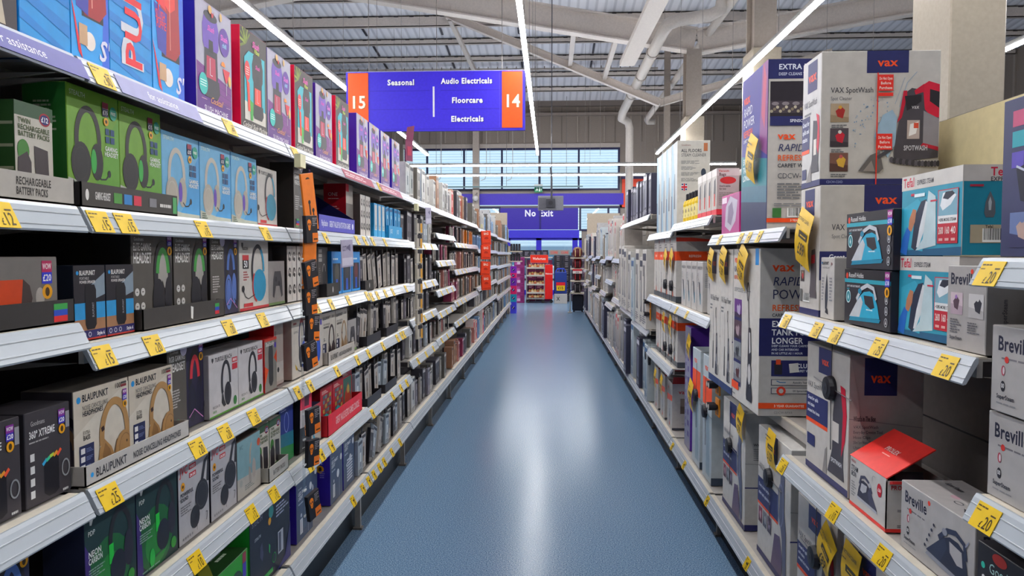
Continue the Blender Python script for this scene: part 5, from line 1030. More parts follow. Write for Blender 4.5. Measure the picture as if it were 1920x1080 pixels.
def window(name, x0, x1, z0, z1, cols, rows=(), frame=FRM, fw=.07, y=Y0, hid=None):
    f = MB(); xs = [x0]+list(cols)+[x1]
    for x in xs: f.box((x-fw/2,y-.04,z0),(x+fw/2,y+.06,z1),frame)
    for z in [z0]+list(rows)+[z1]: f.box((x0-fw/2,y-.035,z-fw/2),(x1+fw/2,y+.055,z+fw/2),frame)
    o = f.build(name); o['kind'] = 'structure'
    for a, b in zip(xs[:-1], xs[1:]):
        g = MB(); g.box((a+fw/2,y+.005,z0+fw/2),(b-fw/2,y+.02,z1-fw/2),GLASS); g.build('pane', o)
    return o
window('window_1', -5.5, 2.58, 3.98, 5.5, (-4.67,-3.26,-1.82,-.39,1.08))
window('window_2', -2.8, -1.9, 2.45, 3.3, ()); window('window_3', 1.14, 2.6, 2.45, 3.3, (2.2,))
# blue fascia and 'No Exit' boards
m = MB(); m.box((-5.6,Y0-.12,3.40),(2.75,Y0,3.82), PB); tag(m.build('fascia_board'), 'long violet-blue fascia board below the high windows', 'board')
b = MB(); b.box((-1.88,Y0-.1,2.47),(1.06,Y0,3.28),'#33209a'); b.box((-.40,Y0-.12,2.47),(-.33,Y0-.1,3.28),'#241670'); s_ = b.build('door_sign')
f = MB(); F = Face(f,(-1.88,Y0-.101,2.47),(2.94,0,0),(0,0,.81),(0,-1,0)); F.text('No Exit',.315,.62,.28,'#e4e2ee',maxw=.38,bold=2); f.build('lettering', s_); tag(s_, 'dark violet door sign board lettered No Exit', 'sign')
m = MB(); m.box((-1.95,Y0-.14,2.15),(1.1,Y0,2.45),'#3b33c4'); tag(m.build('door_header'), 'bright blue header beam over the glass doors', 'beam')
def gdoor(n, x0, x1):
    f = MB()
    for a, c in ((x0,x0+.1),(x1-.1,x1)): f.box((a,Y0-.06,0),(c,Y0+.04,2.15),'#3229b8')
    f.box((x0,Y0-.06,2.07),(x1,Y0+.04,2.15),'#3229b8'); f.box((x0,Y0-.06,0),(x1,Y0+.04,.18),'#3229b8')
    o = f.build('door_%d' % n); o['kind'] = 'structure'; g = MB(); g.box((x0+.1,Y0-.012,.18),(x1-.1,Y0,2.07),GLASS); g.build('pane', o)
gdoor(1,-1.6,-.42); gdoor(2,-.42,.95); gdoor(3,.95,1.2)
m = MB(); m.box((-5.6,Y0,0),(-1.6,Y0+.2,2.45),'#8a8078'); m.box((-5.6,Y0,2.45),(-2.84,Y0+.2,3.3),'#8a8078'); m.box((1.2,Y0,.0),(3.5,Y0+.2,2.45),'#8a8078'); m.box((2.64,Y0,2.45),(3.5,Y0+.2,3.3),'#8a8078'); struct('wall_front_lower', m)
m = MB(); m.box((2.7,Y0-.1,3.3),(3.62,Y0,4.35),'#e8421c'); m.box((2.66,Y0-.11,4.35),(3.66,Y0,4.45),'#2a2450'); tag(m.build('orange_board'), 'orange display board high on the front wall', 'board')
# outdoors: pale metal-clad unit across the car park, sky above
OUT = deck_mat(2, '#d4e4e6', '#b4ccd2', 1.4)
m = MB(); m.box((-40,62,0),(40,62.5,16),OUT); m.box((-40,61.9,0),(40,62,2.2),'#7f97a6'); m.box((-20,61.8,.4),(14,61.9,1.7),'#4f8298'); o = m.build('warehouse'); tag(o,'pale ribbed metal warehouse across the car park','building')
m = MB(); m.box((-60,28.6,-.12),(60,90,-.02),'#7d8a92'); o = m.build('ground_outside'); o['kind'] = 'structure'
for x, c in ((-3.2,'#b9c4ca'),(-1.2,'#5c7a90'),(.9,'#c9d2d6'),(3.0,'#39485a')):
    m = MB(); y = 44; m.cbox((x-.95,y,.3),(x+.95,y+4.2,.85),c,.1); m.cbox((x-.8,y+.7,.8),(x+.8,y+3.2,1.45),'#2c4254',.16)
    o = m.build('parked_car')
    for wx in (-.85,.85):
        for wy in (.7,3.4): w = MB(); w.lathe([(.3,-.1),(.32,-.06),(.32,.06),(.3,.1)],'#222428',14); k = w.build('wheel',o); k.location=(x+wx,y+wy,.32); k.rotation_euler=(0,PI/2,0)
    tag(o,{'#b9c4ca':'silver','#5c7a90':'steel blue','#c9d2d6':'white','#39485a':'dark navy'}[c]+' car parked outside beyond the glass doors','car')
# steelwork
def steel(name, a, b, w, h, label, cat='beam', ib=True, col=STEEL):
    m = MB(); m.beam(a,b,w,h,col,ib); return tag(m.build(name), label, cat)
ys = (16.2,17.6,19.0,20.3,21.9,23.3,24.8,26.3)
names = ('first','second','third','fourth','fifth','sixth','seventh','eighth')
for i, y in enumerate(ys):
    m = MB(); z = rz(y); dp = .30 if i == 3 else .17; m.box((-13.9,y-.08,z-dp),(13.9,y-.06,z-.02),STEEL); m.box((-13.9,y-.08,z-dp),(13.9,y+.06,z-dp+.02),STEELD); m.box((-13.9,y-.08,z-.04),(13.9,y+.06,z-.02),STEEL); [m.box((-13.9+.42*j,y-.083,z-.05),(-13.78+.42*j,y-.079,z-.022),'#3a3638') for j in range(66)]
    tag(m.build('purlin'), 'beige roof purlin across the store, %s counting from the front windows' % names[7-i], 'beam', 'roof purlins')
k = 0
for y, dy in ((20.9,.6),(22.6,.5),(24.0,.5)):
    for x in (-7.5,-5.3,-3.1,-.9,1.3):
        m = MB(); m.box((x-.035,y-dy,rz(y-dy)-.07),(x+.035,y-dy+.001,rz(y-dy)-.02),'#2e2c30'); v = [(x-.03,y-dy,rz(y-dy)-.05),(x+.03,y-dy,rz(y-dy)-.05),(x+.03,y+dy,rz(y+dy)-.05),(x-.03,y+dy,rz(y+dy)-.05)]; m.mesh(v+[(a,b,c+.03) for a,b,c in v],[(0,1,2,3),(7,6,5,4),(0,4,5,1),(1,5,6,2),(2,6,7,3),(3,7,4,0)],'#34323a'); k += 1
        tag(m.build('roof_fixing_strip'), 'short dark roof deck strip, %s row from the front windows, %s counted from the audio side' % (('third','second','first')[(k-1)//5],('first','second','third','fourth','fifth','sixth','seventh')[(k-1)%5]),'strip', 'dark roof deck strips')
steel('rafter', (-5.3,17.1,7.79), (3.25,17.1,6.32), .3, .54, 'deep beige rafter sloping down across the aisle to the column side')
steel('rafter', (-5.36,17.1,7.79), (-10.5,17.1,6.85), .3, .54, 'deep beige rafter sloping down over the audio rack')
steel('rafter', (3.32,17.1,6.3), (9.5,17.1,7.35), .3, .54, 'deep beige rafter rising from the column towards the side wall')
steel('brace_beam', (-2.75,20,7.92), (2.95,20.4,5.62), .17, .2, 'long slim brace running down behind the hanging sign to the front column')
steel('brace_beam', (2.95,20.4,5.62), (7.5,20.4,6.9), .17, .2, 'slim brace rising from the front column towards the side wall')
for a, b, t in (((-2.68,20,7.8),(-2.2,22.6,6.9),'pale strut dropping from the long brace near its upper end'),((.53,17.2,6.6),(.53,20.2,6.62),'short pale strut between rafter and brace, mid span'),((1.5,17.2,6.45),(1.45,20.3,6.27),'short pale strut between rafter and brace, column side')):
    steel('strut', a, b, .11, .11, t, ib=False, col='#bcb2aa')
steel('sloping_beam', (1.84,11,5.8), (1.66,16.4,5.66), .32, .1, 'broad pale flat beam running away overhead beside the white pipe', ib=False, col='#c2b8b0')
m = MB(); m.tube([(3.5,15.5,8.45),(3.5,15.5,6.75),(3.45,15.5,6.5),(3.25,15.5,6.39),(2.6,15.5,6.3),(2.42,15.6,6.25),(2.37,15.9,6.21),(2.27,23.6,5.98),(2.27,24,5.86),(2.5,24.2,5.78),(2.56,24.3,5.6),(2.56,24.3,.0)],.13,'#c6bcb3',12)
o = smooth(m.build('drain_pipe'))
for p in ((2.35,17.4,6.165),(2.325,19.4,6.105),(2.3,21.4,6.045)):
    c = MB(); c.tube([Vector(p)-Vector((-.001,.06,-.002)),Vector(p)+Vector((-.001,.06,-.002))],.15,'#a59a92',12); c.build('pipe_collar', o)
tag(o,'fat white drain pipe bending down from the roof','pipe')
m = MB(); m.tube([(3.9,9.6,6.96),(3.19,25,6.0),(3.25,25.2,5.95),(3.5,25.2,5.95)],.09,'#c0b6ad',10); tag(smooth(m.build('thin_pipe')),'thin straight pale pipe sloping beside the fat drain pipe','pipe')
# columns: boxed to about 3.9 m, bare steel above
def column(x, y, w, d, label, top):
    m = MB(); m.cbox((x,y,0),(x+w,y+d,4.6),'#968b7c',.01); m.box((x+.1,y+.12,4.6),(x+w-.1,y+d-.12,top),'#968a7f'); m.box((x+.03,y+.08,4.6),(x+w-.06,y+.11,top),'#9c9086'); m.box((x+.03,y+d-.11,4.6),(x+w-.06,y+d-.08,top),'#9c9086')
    o = m.build('building_column'); o['kind'] = 'structure'; return o
column(3.0,5.81,.41,.6,'',9.4); column(3.0,11.3,.42,.6,'',8.85); column(3.0,16.8,.42,.6,'',6.1); column(3.1,20.6,.24,.3,'',7.8)
m = MB(); m.box((-2.9,Y0-.35,0),(-2.66,Y0-.06,7.3),'#a89c92'); o = m.build('wall_column'); o['kind'] = 'structure'
# ---------------------------------------------------------------- lighting: long LED tubes over the aisles and across the front
LIT = M('#ffffff', .5, 0, 0, 1, LAMP)
def tube_light(name, a, b, label, wires):
    a = Vector(a); b = Vector(b); t = (b-a).normalized(); s = Vector((t.y,-t.x,0)); root = empty(name, (a+b)/2)
    def prism(lo, hi, w, mat, nm):
        m = MB(); P = []
        for p in (a,b):
            for sx in (-w,w):
                for z in (lo,hi): P.append(p+s*sx+Vector((0,0,z))-root.location)
        m.mesh(P,[(0,1,3,2),(4,6,7,5),(0,2,6,4),(1,5,7,3),(0,4,5,1),(2,3,7,6)],mat); return m.build(nm, root)
    prism(.016,.075,.024,'#8d8a88','housing')
    L = (b-a).length; n = max(1, round(L/1.5)); m = MB()
    for i in range(n):
        p = a+t*(L*i/n); q = a+t*(L*(i+1)/n); P = [v+s*sx+Vector((0,0,z))-root.location for v in (p,q) for sx in (-.03,.03) for z in (-.016,.016)]
        m.mesh(P,[(0,1,3,2),(4,6,7,5),(0,2,6,4),(1,5,7,3),(0,4,5,1),(2,3,7,6)],LIT)
    m.build('diffuser', root)
    for i in range(wires):
        p = a+t*(L*(i+.5)/wires)-root.location; w = MB(); w.tube([p+Vector((0,0,.07)),p+Vector((0,0,rz(p.y+root.location.y)-root.location.z-.02))],.0045,'#8f8883',5); w.build('suspension_wire', root)
    return tag(root, label, 'light')
ZL = 4.23
for x, lab in ((-3.33,'long white tube light over the audio rack, passing behind the hanging sign'),(-.335,'long white tube light over the middle of the aisle'),(2.86,'long white tube light over the floorcare rack'),(6.0,'long tube light over the next aisle beyond the column'),(-6.4,'long tube light over the seasonal aisle beyond the audio rack')):
    tube_light('tube_light',(x,-1.0,ZL),(x,20.2,ZL),lab,9)
tube_light('tube_light',(-5.2,22.4,4.2),(5.5,22.4,4.2),'tube light across the store front, nearer of two rows',6)
tube_light('tube_light',(-4.6,25.4,4.22),(5.6,25.4,4.22),'tube light across the store front, closer to the windows',6)
m = MB(); m.beam((-11,24.0,7.5),(3.4,24.0,7.42),.14,.05,'#b3aaa3'); [m.box((-11+i*.3,23.93,7.44+.003*i*-.1),(-10.97+i*.3,23.95,7.52),'#8d857f') for i in range(48)]; tag(m.build('cable_tray'),'pale perforated cable tray hung across the roof','cable tray')
for iw, x in enumerate((-9,-6.2,-4.4,-2.5,-.4,1.4,2.9)):
    for y in (21,23.9):
        m = MB(); m.tube([(x,y,7.4 if y > 22 else 4.3),(x,y,rz(y)-.05)],.005,'#7f7873',5); tag(m.build('hanger_wire'),'thin roof hanger wire, %s from the audio side, %s' % (('first','second','third','fourth','fifth','sixth','seventh')[iw],'holding the cable tray' if y > 22 else 'ending above the tube lights'),'wire','roof hanger wires')
m = MB(); m.beam((-5,27.4,4.02),(1.2,27.4,4.02),.05,.05,'#5f7c80',False); [m.tube([(x,27.4,4.02),(x,27.4,rz(27.4))],.008,'#6c6662',5) for x in (-4.2,-1.6,.6)]; tag(m.build('track_rail'),'slim grey-green rail below the front tube lights','rail')
for iw, x in enumerate((-3.94,-2.3,-1.35)):
    m = MB(); m.tube([(x,26.9,rz(26.9)),(x,26.9,4.4),(x-.06,26.9,4.25),(x-.2,26.9,4.2)],.012,'#a39c96',6); tag(m.build('conduit'),'thin conduit in front of the high windows, %s from the audio side' % ('first','second','third','fourth','fifth','sixth','seventh')[iw],'conduit','window conduits')
# ---------------------------------------------------------------- hanging aisle sign
root = empty('aisle_sign',(-1.545,10,3.19))
def SM(x0,x1,z0,z1,y0,y1,mat,nm,par=root):
    m = MB(); m.box((x0,y0,z0),(x1,y1,z1),mat); return m.build(nm,par)
m = MB(); m.box((-1.21,0,0),(1.21,.05,.8),{'*':'#3826c0','F':'#3a28c8'})
F = Face(m,(-1.21,0,0),(2.42,0,0),(0,0,.8),(0,-1,0))
for v in (.36,.67): F.rect(.135,v,.47,v+.006,'#2a1a98'); F.rect(.53,v,.86,v+.006,'#2a1a98')
F.rect(.13,.03,.87,.036,'#2c1ca0'); F.rect(.487,.235,.497,.74,'#d8d6d6'); F.rect(.858,.06,.86,.97,'#5a48e0')
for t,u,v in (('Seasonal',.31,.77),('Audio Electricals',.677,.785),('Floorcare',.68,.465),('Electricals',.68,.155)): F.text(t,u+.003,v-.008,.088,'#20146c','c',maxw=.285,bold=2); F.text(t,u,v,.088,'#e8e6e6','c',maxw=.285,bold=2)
F.line([(.0,.995),(1,.995)],.006,'#b8b0d8'); m.build('panel',root)
for u0, t, lb in ((.012,'15','orange panel numbered 15'),(.872,'14','orange panel numbered 14')):
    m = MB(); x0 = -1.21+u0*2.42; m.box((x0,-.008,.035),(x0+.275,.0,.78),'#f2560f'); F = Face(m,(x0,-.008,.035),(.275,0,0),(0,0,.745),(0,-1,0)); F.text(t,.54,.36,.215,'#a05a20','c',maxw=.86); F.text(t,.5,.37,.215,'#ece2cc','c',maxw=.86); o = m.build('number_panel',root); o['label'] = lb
for x in (-.9,.02,.9): m = MB(); m.tube([(x,.025,.8),(x,.025,rz(10)-3.2)],.005,'#6c6662',5); m.build('suspension_wire',root)
tag(root,'violet-blue hanging aisle sign with orange ends numbered 15 and 14','sign')
# ---------------------------------------------------------------- things near the doors
root = empty('ceiling_screen',(.015,17,2.5)); m = MB(); m.cbox((-.29,-.03,.03),(.29,.03,.36),'#74747c',.008); [m.box((-.27,-.034,.06+i*.022),(-.1,-.03,.068+i*.022),'#35353c') for i in range(12)]; m.build('screen_back',root)
m = MB(); m.box((-.1,-.09,.1),(.1,-.03,.29),'#3a3a42'); m.lathe([(.05,-.1),(.05,-.09)],'#26262c',12,(0,0,.2),'y'); m.build('mount_plate',root); m = MB(); m.tube([(.02,-.06,.2),(.02,-.06,.75),(.0,-.06,1.0)],.022,'#3a3a42',8); m.tube([(.02,-.06,1.0),(.02,-.06,rz(17)-2.55)],.012,'#4a4a50',6); m.build('drop_pole',root); tag(root,'grey screen seen from behind on a ceiling drop pole','screen')
root = empty('exit_light',(-.43,27.8,3.84)); m = MB(); m.cbox((-.15,-.04,0),(.15,.04,.24),'#1f8a5a',.006); F = Face(m,(-.15,-.04,0),(.3,0,0),(0,0,.24),(0,-1,0)); F.shape(.3,.5,.6,[(-.1,.5),(.1,.4),(.2,0),(.3,-.4),(.1,-.4),(0,-.1),(-.2,-.5),(-.3,-.4),(-.1,0)],'#e8f4ec'); F.rect(.55,.15,.72,.75,'#e8f4ec'); F.shape(.85,.5,.4,[(0,.5),(.3,.1),(.1,.1),(.1,-.5),(-.1,-.5),(-.1,.1),(-.3,.1)],'#e8f4ec'); m.build('sign_box',root); m = MB(); m.box((-.16,-.03,.24),(.16,.03,.3),'#c8ccc8'); m.build('mount_bar',root); m = MB(); m.tube([(0,0,.3),(0,0,rz(27.8)-3.84)],.01,'#77706c',5); m.build('drop_rod',root); tag(root,'green running-man exit light in front of the high windows','sign')
root = empty('security_camera',(-2.78,27.6,3.6)); m = MB(); m.lathe([(.02,.12),(.1,.08),(.11,.0),(.08,-.07),(.02,-.1)],'#c9c6c4',14); smooth(m.build('dome',root)); m = MB(); m.lathe([(.04,-.102),(.0,-.125)],'#2a2a30',10); m.build('lens',root); m = MB(); m.tube([(0,0,.1),(.05,.3,.25),(.05,.45,.3)],.02,'#8a827c',6); m.build('bracket',root); tag(root,'white dome camera on the front wall column','camera')
# bread trolley
root = empty('bread_rack',(-.33,23.5,0)); W_, D_ = .8, .5; LV = (.36,.62,.9,1.14)
m = MB(); 
for x in (-.4,.16): 
    for y in (-.2,.2): m.box((x-.015,y-.015,.12),(x+.015,y+.015,1.2),'#8f8a88')
m.build('frame',root)
for z in LV: m = MB(); m.box((-.4,-.22,z-.05),(.17,.22,z-.03),'#a8a29c'); m.box((-.4,-.23,z-.06),(.17,-.22,z-.01),'#c2bab0'); m.build('shelf',root)
m = MB(); m.box((-.4,-.22,.12),(.17,.22,.16),'#8f8a88'); m.build('shelf',root)
m = MB(); m.box((.18,-.22,.13),(.42,.22,1.2),'#e8201c'); F = Face(m,(.18,-.22,.13),(.24,0,0),(0,0,1.07),(0,-1,0)); F.text('Warburtons',.5,.72,.05,'#f6d8d0','c',maxw=.9); m.build('side_panel',root)
m = MB(); m.box((-.29,-.1,1.26),(.28,-.06,1.52),'#e8301c'); F = Face(m,(-.29,-.1,1.26),(.57,0,0),(0,0,.26),(0,-1,0)); F.text('Warburtons',.5,.38,.3,'#fbe4da','c',maxw=.72); F.line([(.01,.02),(.99,.02),(.99,.98),(.01,.98),(.01,.02)],.008,'#8a8a8a'); m.box((-.27,-.09,1.16),(-.24,-.07,1.26),'#8a8682'); m.box((.23,-.09,1.16),(.26,-.07,1.26),'#8a8682'); m.build('header_sign',root)
for x in (-.36,.12,.38):
    m = MB(); m.lathe([(.05,-.02),(.055,0),(.05,.02)],'#3a3836',12,(x,-.18,.055),'y'); m.box((x-.02,-.2,.06),(x+.02,-.16,.13),'#77726e'); m.build('castor',root)
tag(root,'red wheeled bread rack with Warburtons header','rack')
r = random.Random(3); words_ = ('bottom','lower middle','upper middle','top')
for li, z in enumerate((.16,)+LV):
    if li == 1: pass
    n = 6
    for i in range(n):
        m = MB(); h = r.uniform(.09,.12); x = -.32+i*.085; m.cbox((-.037,-.13,0),(.037,.1,h),('#b98a4c','#c89a5c','#d0a468')[i%3],.02); m.box((-.037,-.135,.02),(.037,-.13,h*.6),('#d8b080','#c8603c','#e0c8a0')[(i+li)%3]); o = m.build('bread_loaf'); o.location = (-.33+x+.02,23.45,z-(.03 if li else 0)); tag(o,('golden bagged loaf, %s from the red panel, ' % ('first','second','third','fourth','fifth','sixth','seventh')[5-i])+'%s shelf of the red bread rack' % ('lowest','second lowest','middle','second highest','highest')[li],'bread','loaves on the %s shelf of the bread rack' % ('lowest','second lowest','middle','second highest','highest')[li])
# boxes of crisps, cans, seasonal stock round the rack
def stack(name, cat, desc, x0, x1, y, z0, nz, nx, h, d, cols, deco, grp):
    w = (x1-x0)/nx
    for i in range(nx):
        for j in range(nz):
            b = carton(w-.008, h-.006, d, cols[(i+j) % len(cols)], .003); deco(b.F, i, j); o = b.build(name); o.location = (x0+w*(i+.5), y, z0+h*j)
            tag(o, '%s, %s from the floor%s' % (desc, ('first','second','third','fourth','fifth','sixth','seventh')[j], (', column nearest the %s' % ('bread rack','suitcase')[i]) if nx == 2 else (', %s column' % ('nearest purple crisps','central','nearest black cans')[i] if nx == 3 else '')), cat, grp)
stack('crisp_box','box','maroon-purple crisp carton beside the bread rack',-1.13,-.80,23.55,0,5,1,.29,.35,('#8a2a6a',),lambda F,i,j:(F.rect(.1,.15,.55,.8,'#b04a90'),F.rect(.3,.2,.6,.5,'#d0b0c8'),F.rect(.65,.2,.9,.8,'#7a1f5c')),'purple crisp cartons')
stack('can_case','box','black shrink-wrapped can case',.13,.68,24.3,0,7,2,.215,.4,('#2c2a32',),lambda F,i,j:[F.text('MAX',.5,.2+k*.28,.16,'#a8a4ac','c',maxw=.7,bold=False) for k in range(3)],'black can cases')
stack('drink_case','box','plain dark drinks carton behind the suitcase',.7,1.3,24.5,0,4,2,.4,.4,('#37303c','#4a3a48'),lambda F,i,j:F.greek(.1,.3,.9,.8,4,'#8a7a88',i+j),'dark drinks cartons')
for i, x in enumerate((.02,.36)):
    b = carton(.33,.17,.3,'#8d8884',.003); b.F.text('CORE',.5,.3,.4,'#d8382c','c',maxw=.7); o = b.build('core_box'); o.location = (x+.12,24.3,7*.215); tag(o,('grey carton lettered CORE on the can cases, next to the bread rack side','grey carton lettered CORE on the can cases, next to the luggage side')[i],'box','CORE cartons')
for i in range(6):
    b = carton(.19,.22,.3,'#2b2a33',.003); b.F.greek(.15,.2,.85,.8,4,'#8a889a',i); o = b.build('wine_box'); o.location = (-1.15+.2*i,24.4,1.45); tag(o,'small black carton on the long shelf behind the bread rack, %s from the audio rack' % ('first','second','third','fourth','fifth','sixth','seventh')[i],'box','black cartons behind the bread rack')
m = MB(); m.box((-1.3,24.15,1.41),(.09,24.7,1.45),'#b8b2ac'); [m.box((x,24.25,0),(x+.03,24.65,1.41),'#8a8480') for x in (-1.28,-.785)]; tag(m.build('back_shelf'),'long plain shelf behind the bread rack','shelf')
stack('snack_carton','box','dark maroon snack carton behind the bread rack',-.74,.08,24.35,0,4,3,.34,.35,('#5a1f3c','#3c2038','#6a2a50'),lambda F,i,j:(F.rect(.15,.2,.85,.75,'#7a3050'),F.greek(.2,.3,.8,.65,3,'#b890a0',i+j)),'maroon snack cartons')
root = empty('sack_truck',(.34,23.2,0))
m = MB(); m.tube([(-.16,.1,.05),(-.15,.1,1.0),(-.1,.1,1.08),(.1,.1,1.08),(.15,.1,1.0),(.16,.1,.05)],.022,'#2a4ac8',8); m.tube([(-.06,.1,.3),(-.05,.1,1.07)],.015,'#2a4ac8',6); m.tube([(.06,.1,.3),(.05,.1,1.07)],.015,'#7a8ab8',6); m.build('frame',root)
m = MB(); m.cbox((-.19,.0,.3),(.19,.09,.98),'#2b3f8c',.02); m.build('backing_board',root)
m = MB(); m.box((-.14,-.04,.5),(.14,-.03,.66),'#d82030'); m.box((-.13,-.045,.4),(.13,-.03,.56),'#e0b81c'); F = Face(m,(-.13,-.045,.4),(.26,0,0),(0,0,.16),(0,-1,0)); F.text('£15',.5,.25,.5,'#3a2c08','c',maxw=.7); m.build('price_board',root)
m = MB(); m.cbox((-.2,-.1,.0),(.2,.05,.3),'#b9b3ae',.004); F = Face(m,(-.2,-.1,0),(.4,0,0),(0,0,.3),(0,-1,0)); F.line([(.2,.3),(.4,.7)],.02,'#333'); F.line([(.2,.7),(.4,.3)],.02,'#333'); m.build('base_carton',root); tag(root,'blue folding sack truck display with red and yellow price board','trolley')
# rack ends
root = empty('end_display',(-.95,19.32,0))
for z0,z1,c in ((0,.3,'#4a48d8'),(.3,.5,'#1f98b8'),(.5,.72,'#e8206c'),(.72,.92,'#7a2ab0'),(.92,1.05,'#f02878'),(1.05,1.22,'#8a2ac0')): 
    m = MB(); m.box((-.07,-.18,z0),(.08,.2,z1),c); F = Face(m,(-.07,-.18,z0),(.15,0,0),(0,0,z1-z0),(0,-1,0)); F.ell(.5,.5,.25,'#2a1a68'); F.line([(.35,.4),(.65,.65)],.01,'#e8e0f0'); m.build('carton_tier',root)
tag(root,'column of purple, pink and teal cartons at the audio rack end','display')
for si, (x0,x1,zs,lab) in enumerate(((-1.06,-.74,(1.36,1.62),'cream end shelf of black boxes on the audio rack'),(.55,.92,(.52,.84,1.16,1.45),'cream end shelf of bags on the floorcare rack'))):
    for j,z in enumerate(zs):
        m = MB(); m.box((x0,19.5,z-.03),(x1,20.0,z),'#c8bda8'); tag(m.build('end_shelf'), lab+', '+('lowest','second up','third up','highest')[j], 'shelf')
for j,z in enumerate((1.36,1.62)):
    for i in range(4):
        b = carton(.055,.19,.2,'#24242c',.002); b.F.greek(.2,.2,.8,.8,3,'#55555e',i); o = b.build('file_box'); o.location = (-1.02+i*.07,19.7,z); tag(o,'slim black box on the %s end shelf of the audio rack, %s from the rack' % (('lower','upper')[j],('first','second','third','fourth','fifth','sixth','seventh')[i]),'box','black boxes on the %s end shelf' % ('lower','upper')[j])
for x0,x1,zt,lab in ((-1.1,-1.065,1.75,'narrow cream side panel holding the end shelves of black boxes'),(.925,.95,1.95,'narrow cream side panel holding the end shelves of bags')):
    m = MB(); m.box((x0,19.14,0),(x1,20.0,zt),'#c8bda8'); tag(m.build('shelf_stand'),lab,'panel')
def holdall(z, c1, c2, L, label):
    root = empty('holdall',(.73,19.72,z)); m = MB(); n = 14; prof = []
    for i in range(n+1):
        t = i/n; prof.append((L*(t-.5), .5*math.sin(PI*min(1,max(0,.12+.76*t)))))
    m.tube([(x*.75,0,.13) for x,_ in prof],[.05+.16*max(0,1-(2*i/n-1)**4)*.62 for i in range(n+1)],c1,14); o = smooth(m.build('body',root))
    m = MB(); m.tube([(-.09,-.08,.2),(-.07,-.13,.23),(0,-.16,.25),(.07,-.13,.23),(.09,-.08,.2)],.01,c2,6); m.build('handle',root)
    m = MB(); m.tube([(.06,-.145,.03),(.06,-.155,.13),(.06,-.12,.22)],.013,c2,6); m.tube([(-.06,-.145,.03),(-.06,-.155,.13),(-.06,-.12,.22)],.013,c2,6); m.build('strap',root); tag(root,label,'bag')
holdall(1.45,'#5a1f2c','#c8a878',.34,'maroon holdall with tan strap on the highest end shelf'); holdall(1.16,'#4a1820','#a83038',.34,'dark red holdall on the third end shelf up'); holdall(.84,'#3a1a22','#c02a34',.32,'black and red holdall on the second end shelf'); holdall(.52,'#221c24','#8a8288',.32,'black round holdall on the lowest end shelf')
root = empty('suitcase',(.75,19.75,0)); m = MB(); m.cbox((-.15,-.12,.04),(.15,.12,.46),'#20222e',.025); m.build('shell',root)
for x in (-.11,.11): m = MB(); m.lathe([(.02,-.012),(.024,0),(.02,.012)],'#111',10,(x,-.08,.024),'y'); m.build('wheel',root)
m = MB(); m.tube([(-.06,.1,.44),(-.06,.1,.49),(.06,.1,.49),(.06,.1,.44)],.008,'#8a8a90',6); m.build('handle',root); tag(root,'black upright suitcase on the floor under the end shelves','suitcase')
m = MB(); m.tube([(.53,19.4,.03),(.53,19.4,.5),(.56,19.4,.56),(.64,19.4,.57)],.018,M('#e4e0da',.15,.6),8); m.lathe([(.06,0),(.06,.03)],'#c8c4be',12,(.53,19.4,0)); tag(smooth(m.build('guard_rail')),'bright metal guard rail at the foot of the suitcase','rail')
m = MB(); m.box((.6,19.45,1.03),(.84,19.46,1.15),'#e8dcd8'); F = Face(m,(.6,19.45,1.03),(.24,0,0),(0,0,.12),(0,-1,0)); F.rect(0,.55,1,1,'#d8404c'); F.text('£20',.5,.1,.35,'#333','c'); tag(m.build('price_board'),'white and red price board between the end shelf bags','sign')
for x0,x1,z,lab in ((.95,1.78,2.58,'tall cream end board of the floorcare rack'),(-1.62,-1.1,2.6,'tall cream end board of the audio rack')):
    m = MB(); m.box((x0,19.1,0),(x1,19.13,z),'#b3a594'); tag(m.build('end_board'),lab,'board')

# ---------------------------------------------------------------- the two racks of shelving
FX = {'A': -1.02, 'V': .88}            # front lip of the audio rack and of the floorcare rack
ROT = {'A': PI/2, 'V': -PI/2}
RACK = {'A': 'audio', 'V': 'floorcare'}
BAYW = ('nearest','second','third','fourth','fifth','sixth','seventh','eighth','ninth','tenth','eleventh','twelfth','thirteenth','fourteenth','farthest')
ORD = ('first','second','third','fourth','fifth','sixth','seventh','eighth','ninth','tenth','eleventh','twelfth','thirteenth','fourteenth','fifteenth','sixteenth')
def bay_of(y): return max(0, min(14, int((y-.3)//1.25)))
LEV = {'A': [], 'V': []}
rl = random.Random(21)
for k in range(15):
    if k == 0: L = [.305,.69,1.01,1.38,1.63,1.952]
    elif k == 2: L = [.305,.68,1.01,1.33,1.63,1.952]
    elif k == 3: L = [.305,.66,1.01,1.32,1.63,1.952]
    elif k < 3: L = [.305,.69,1.01,1.33,1.63,1.952]
    elif k == 4: L = [.305,.75,1.05,1.31,1.62,1.945]
    elif k == 5: L = [.305,.76,1.0,1.2,1.47,1.72,1.94]
    elif k in (6,7): L = [.305,.8,1.02,1.36,1.655,1.935]
    elif k < 11: L = [.305,.78,1.06,1.33,1.6,1.9]
    else: L = [.305,.7,1.0,1.3,1.58,1.87]
    LEV['A'].append(L)
    R = {0:[.22,.72,1.04,1.52],1:[.22,.78,1.315],2:[.22,.85,1.63],3:[.22,1.18,1.74],4:[.22,.71,1.18,1.70],5:[.22,.86,1.88],6:[.22,.92,1.88]}.get(k, [.22,.9+.05*rl.random(),1.42+.1*rl.random()] if k % 2 else [.22,.8,1.15,1.5])
    LEV['V'].append(R)
SHELF = '#aaa49e'; RAIL = M('#aab0b7', .25, 0, .03, 8)
CLIP = M('#cfd2d4', .2, 0, .02, 8)
SHC = {}
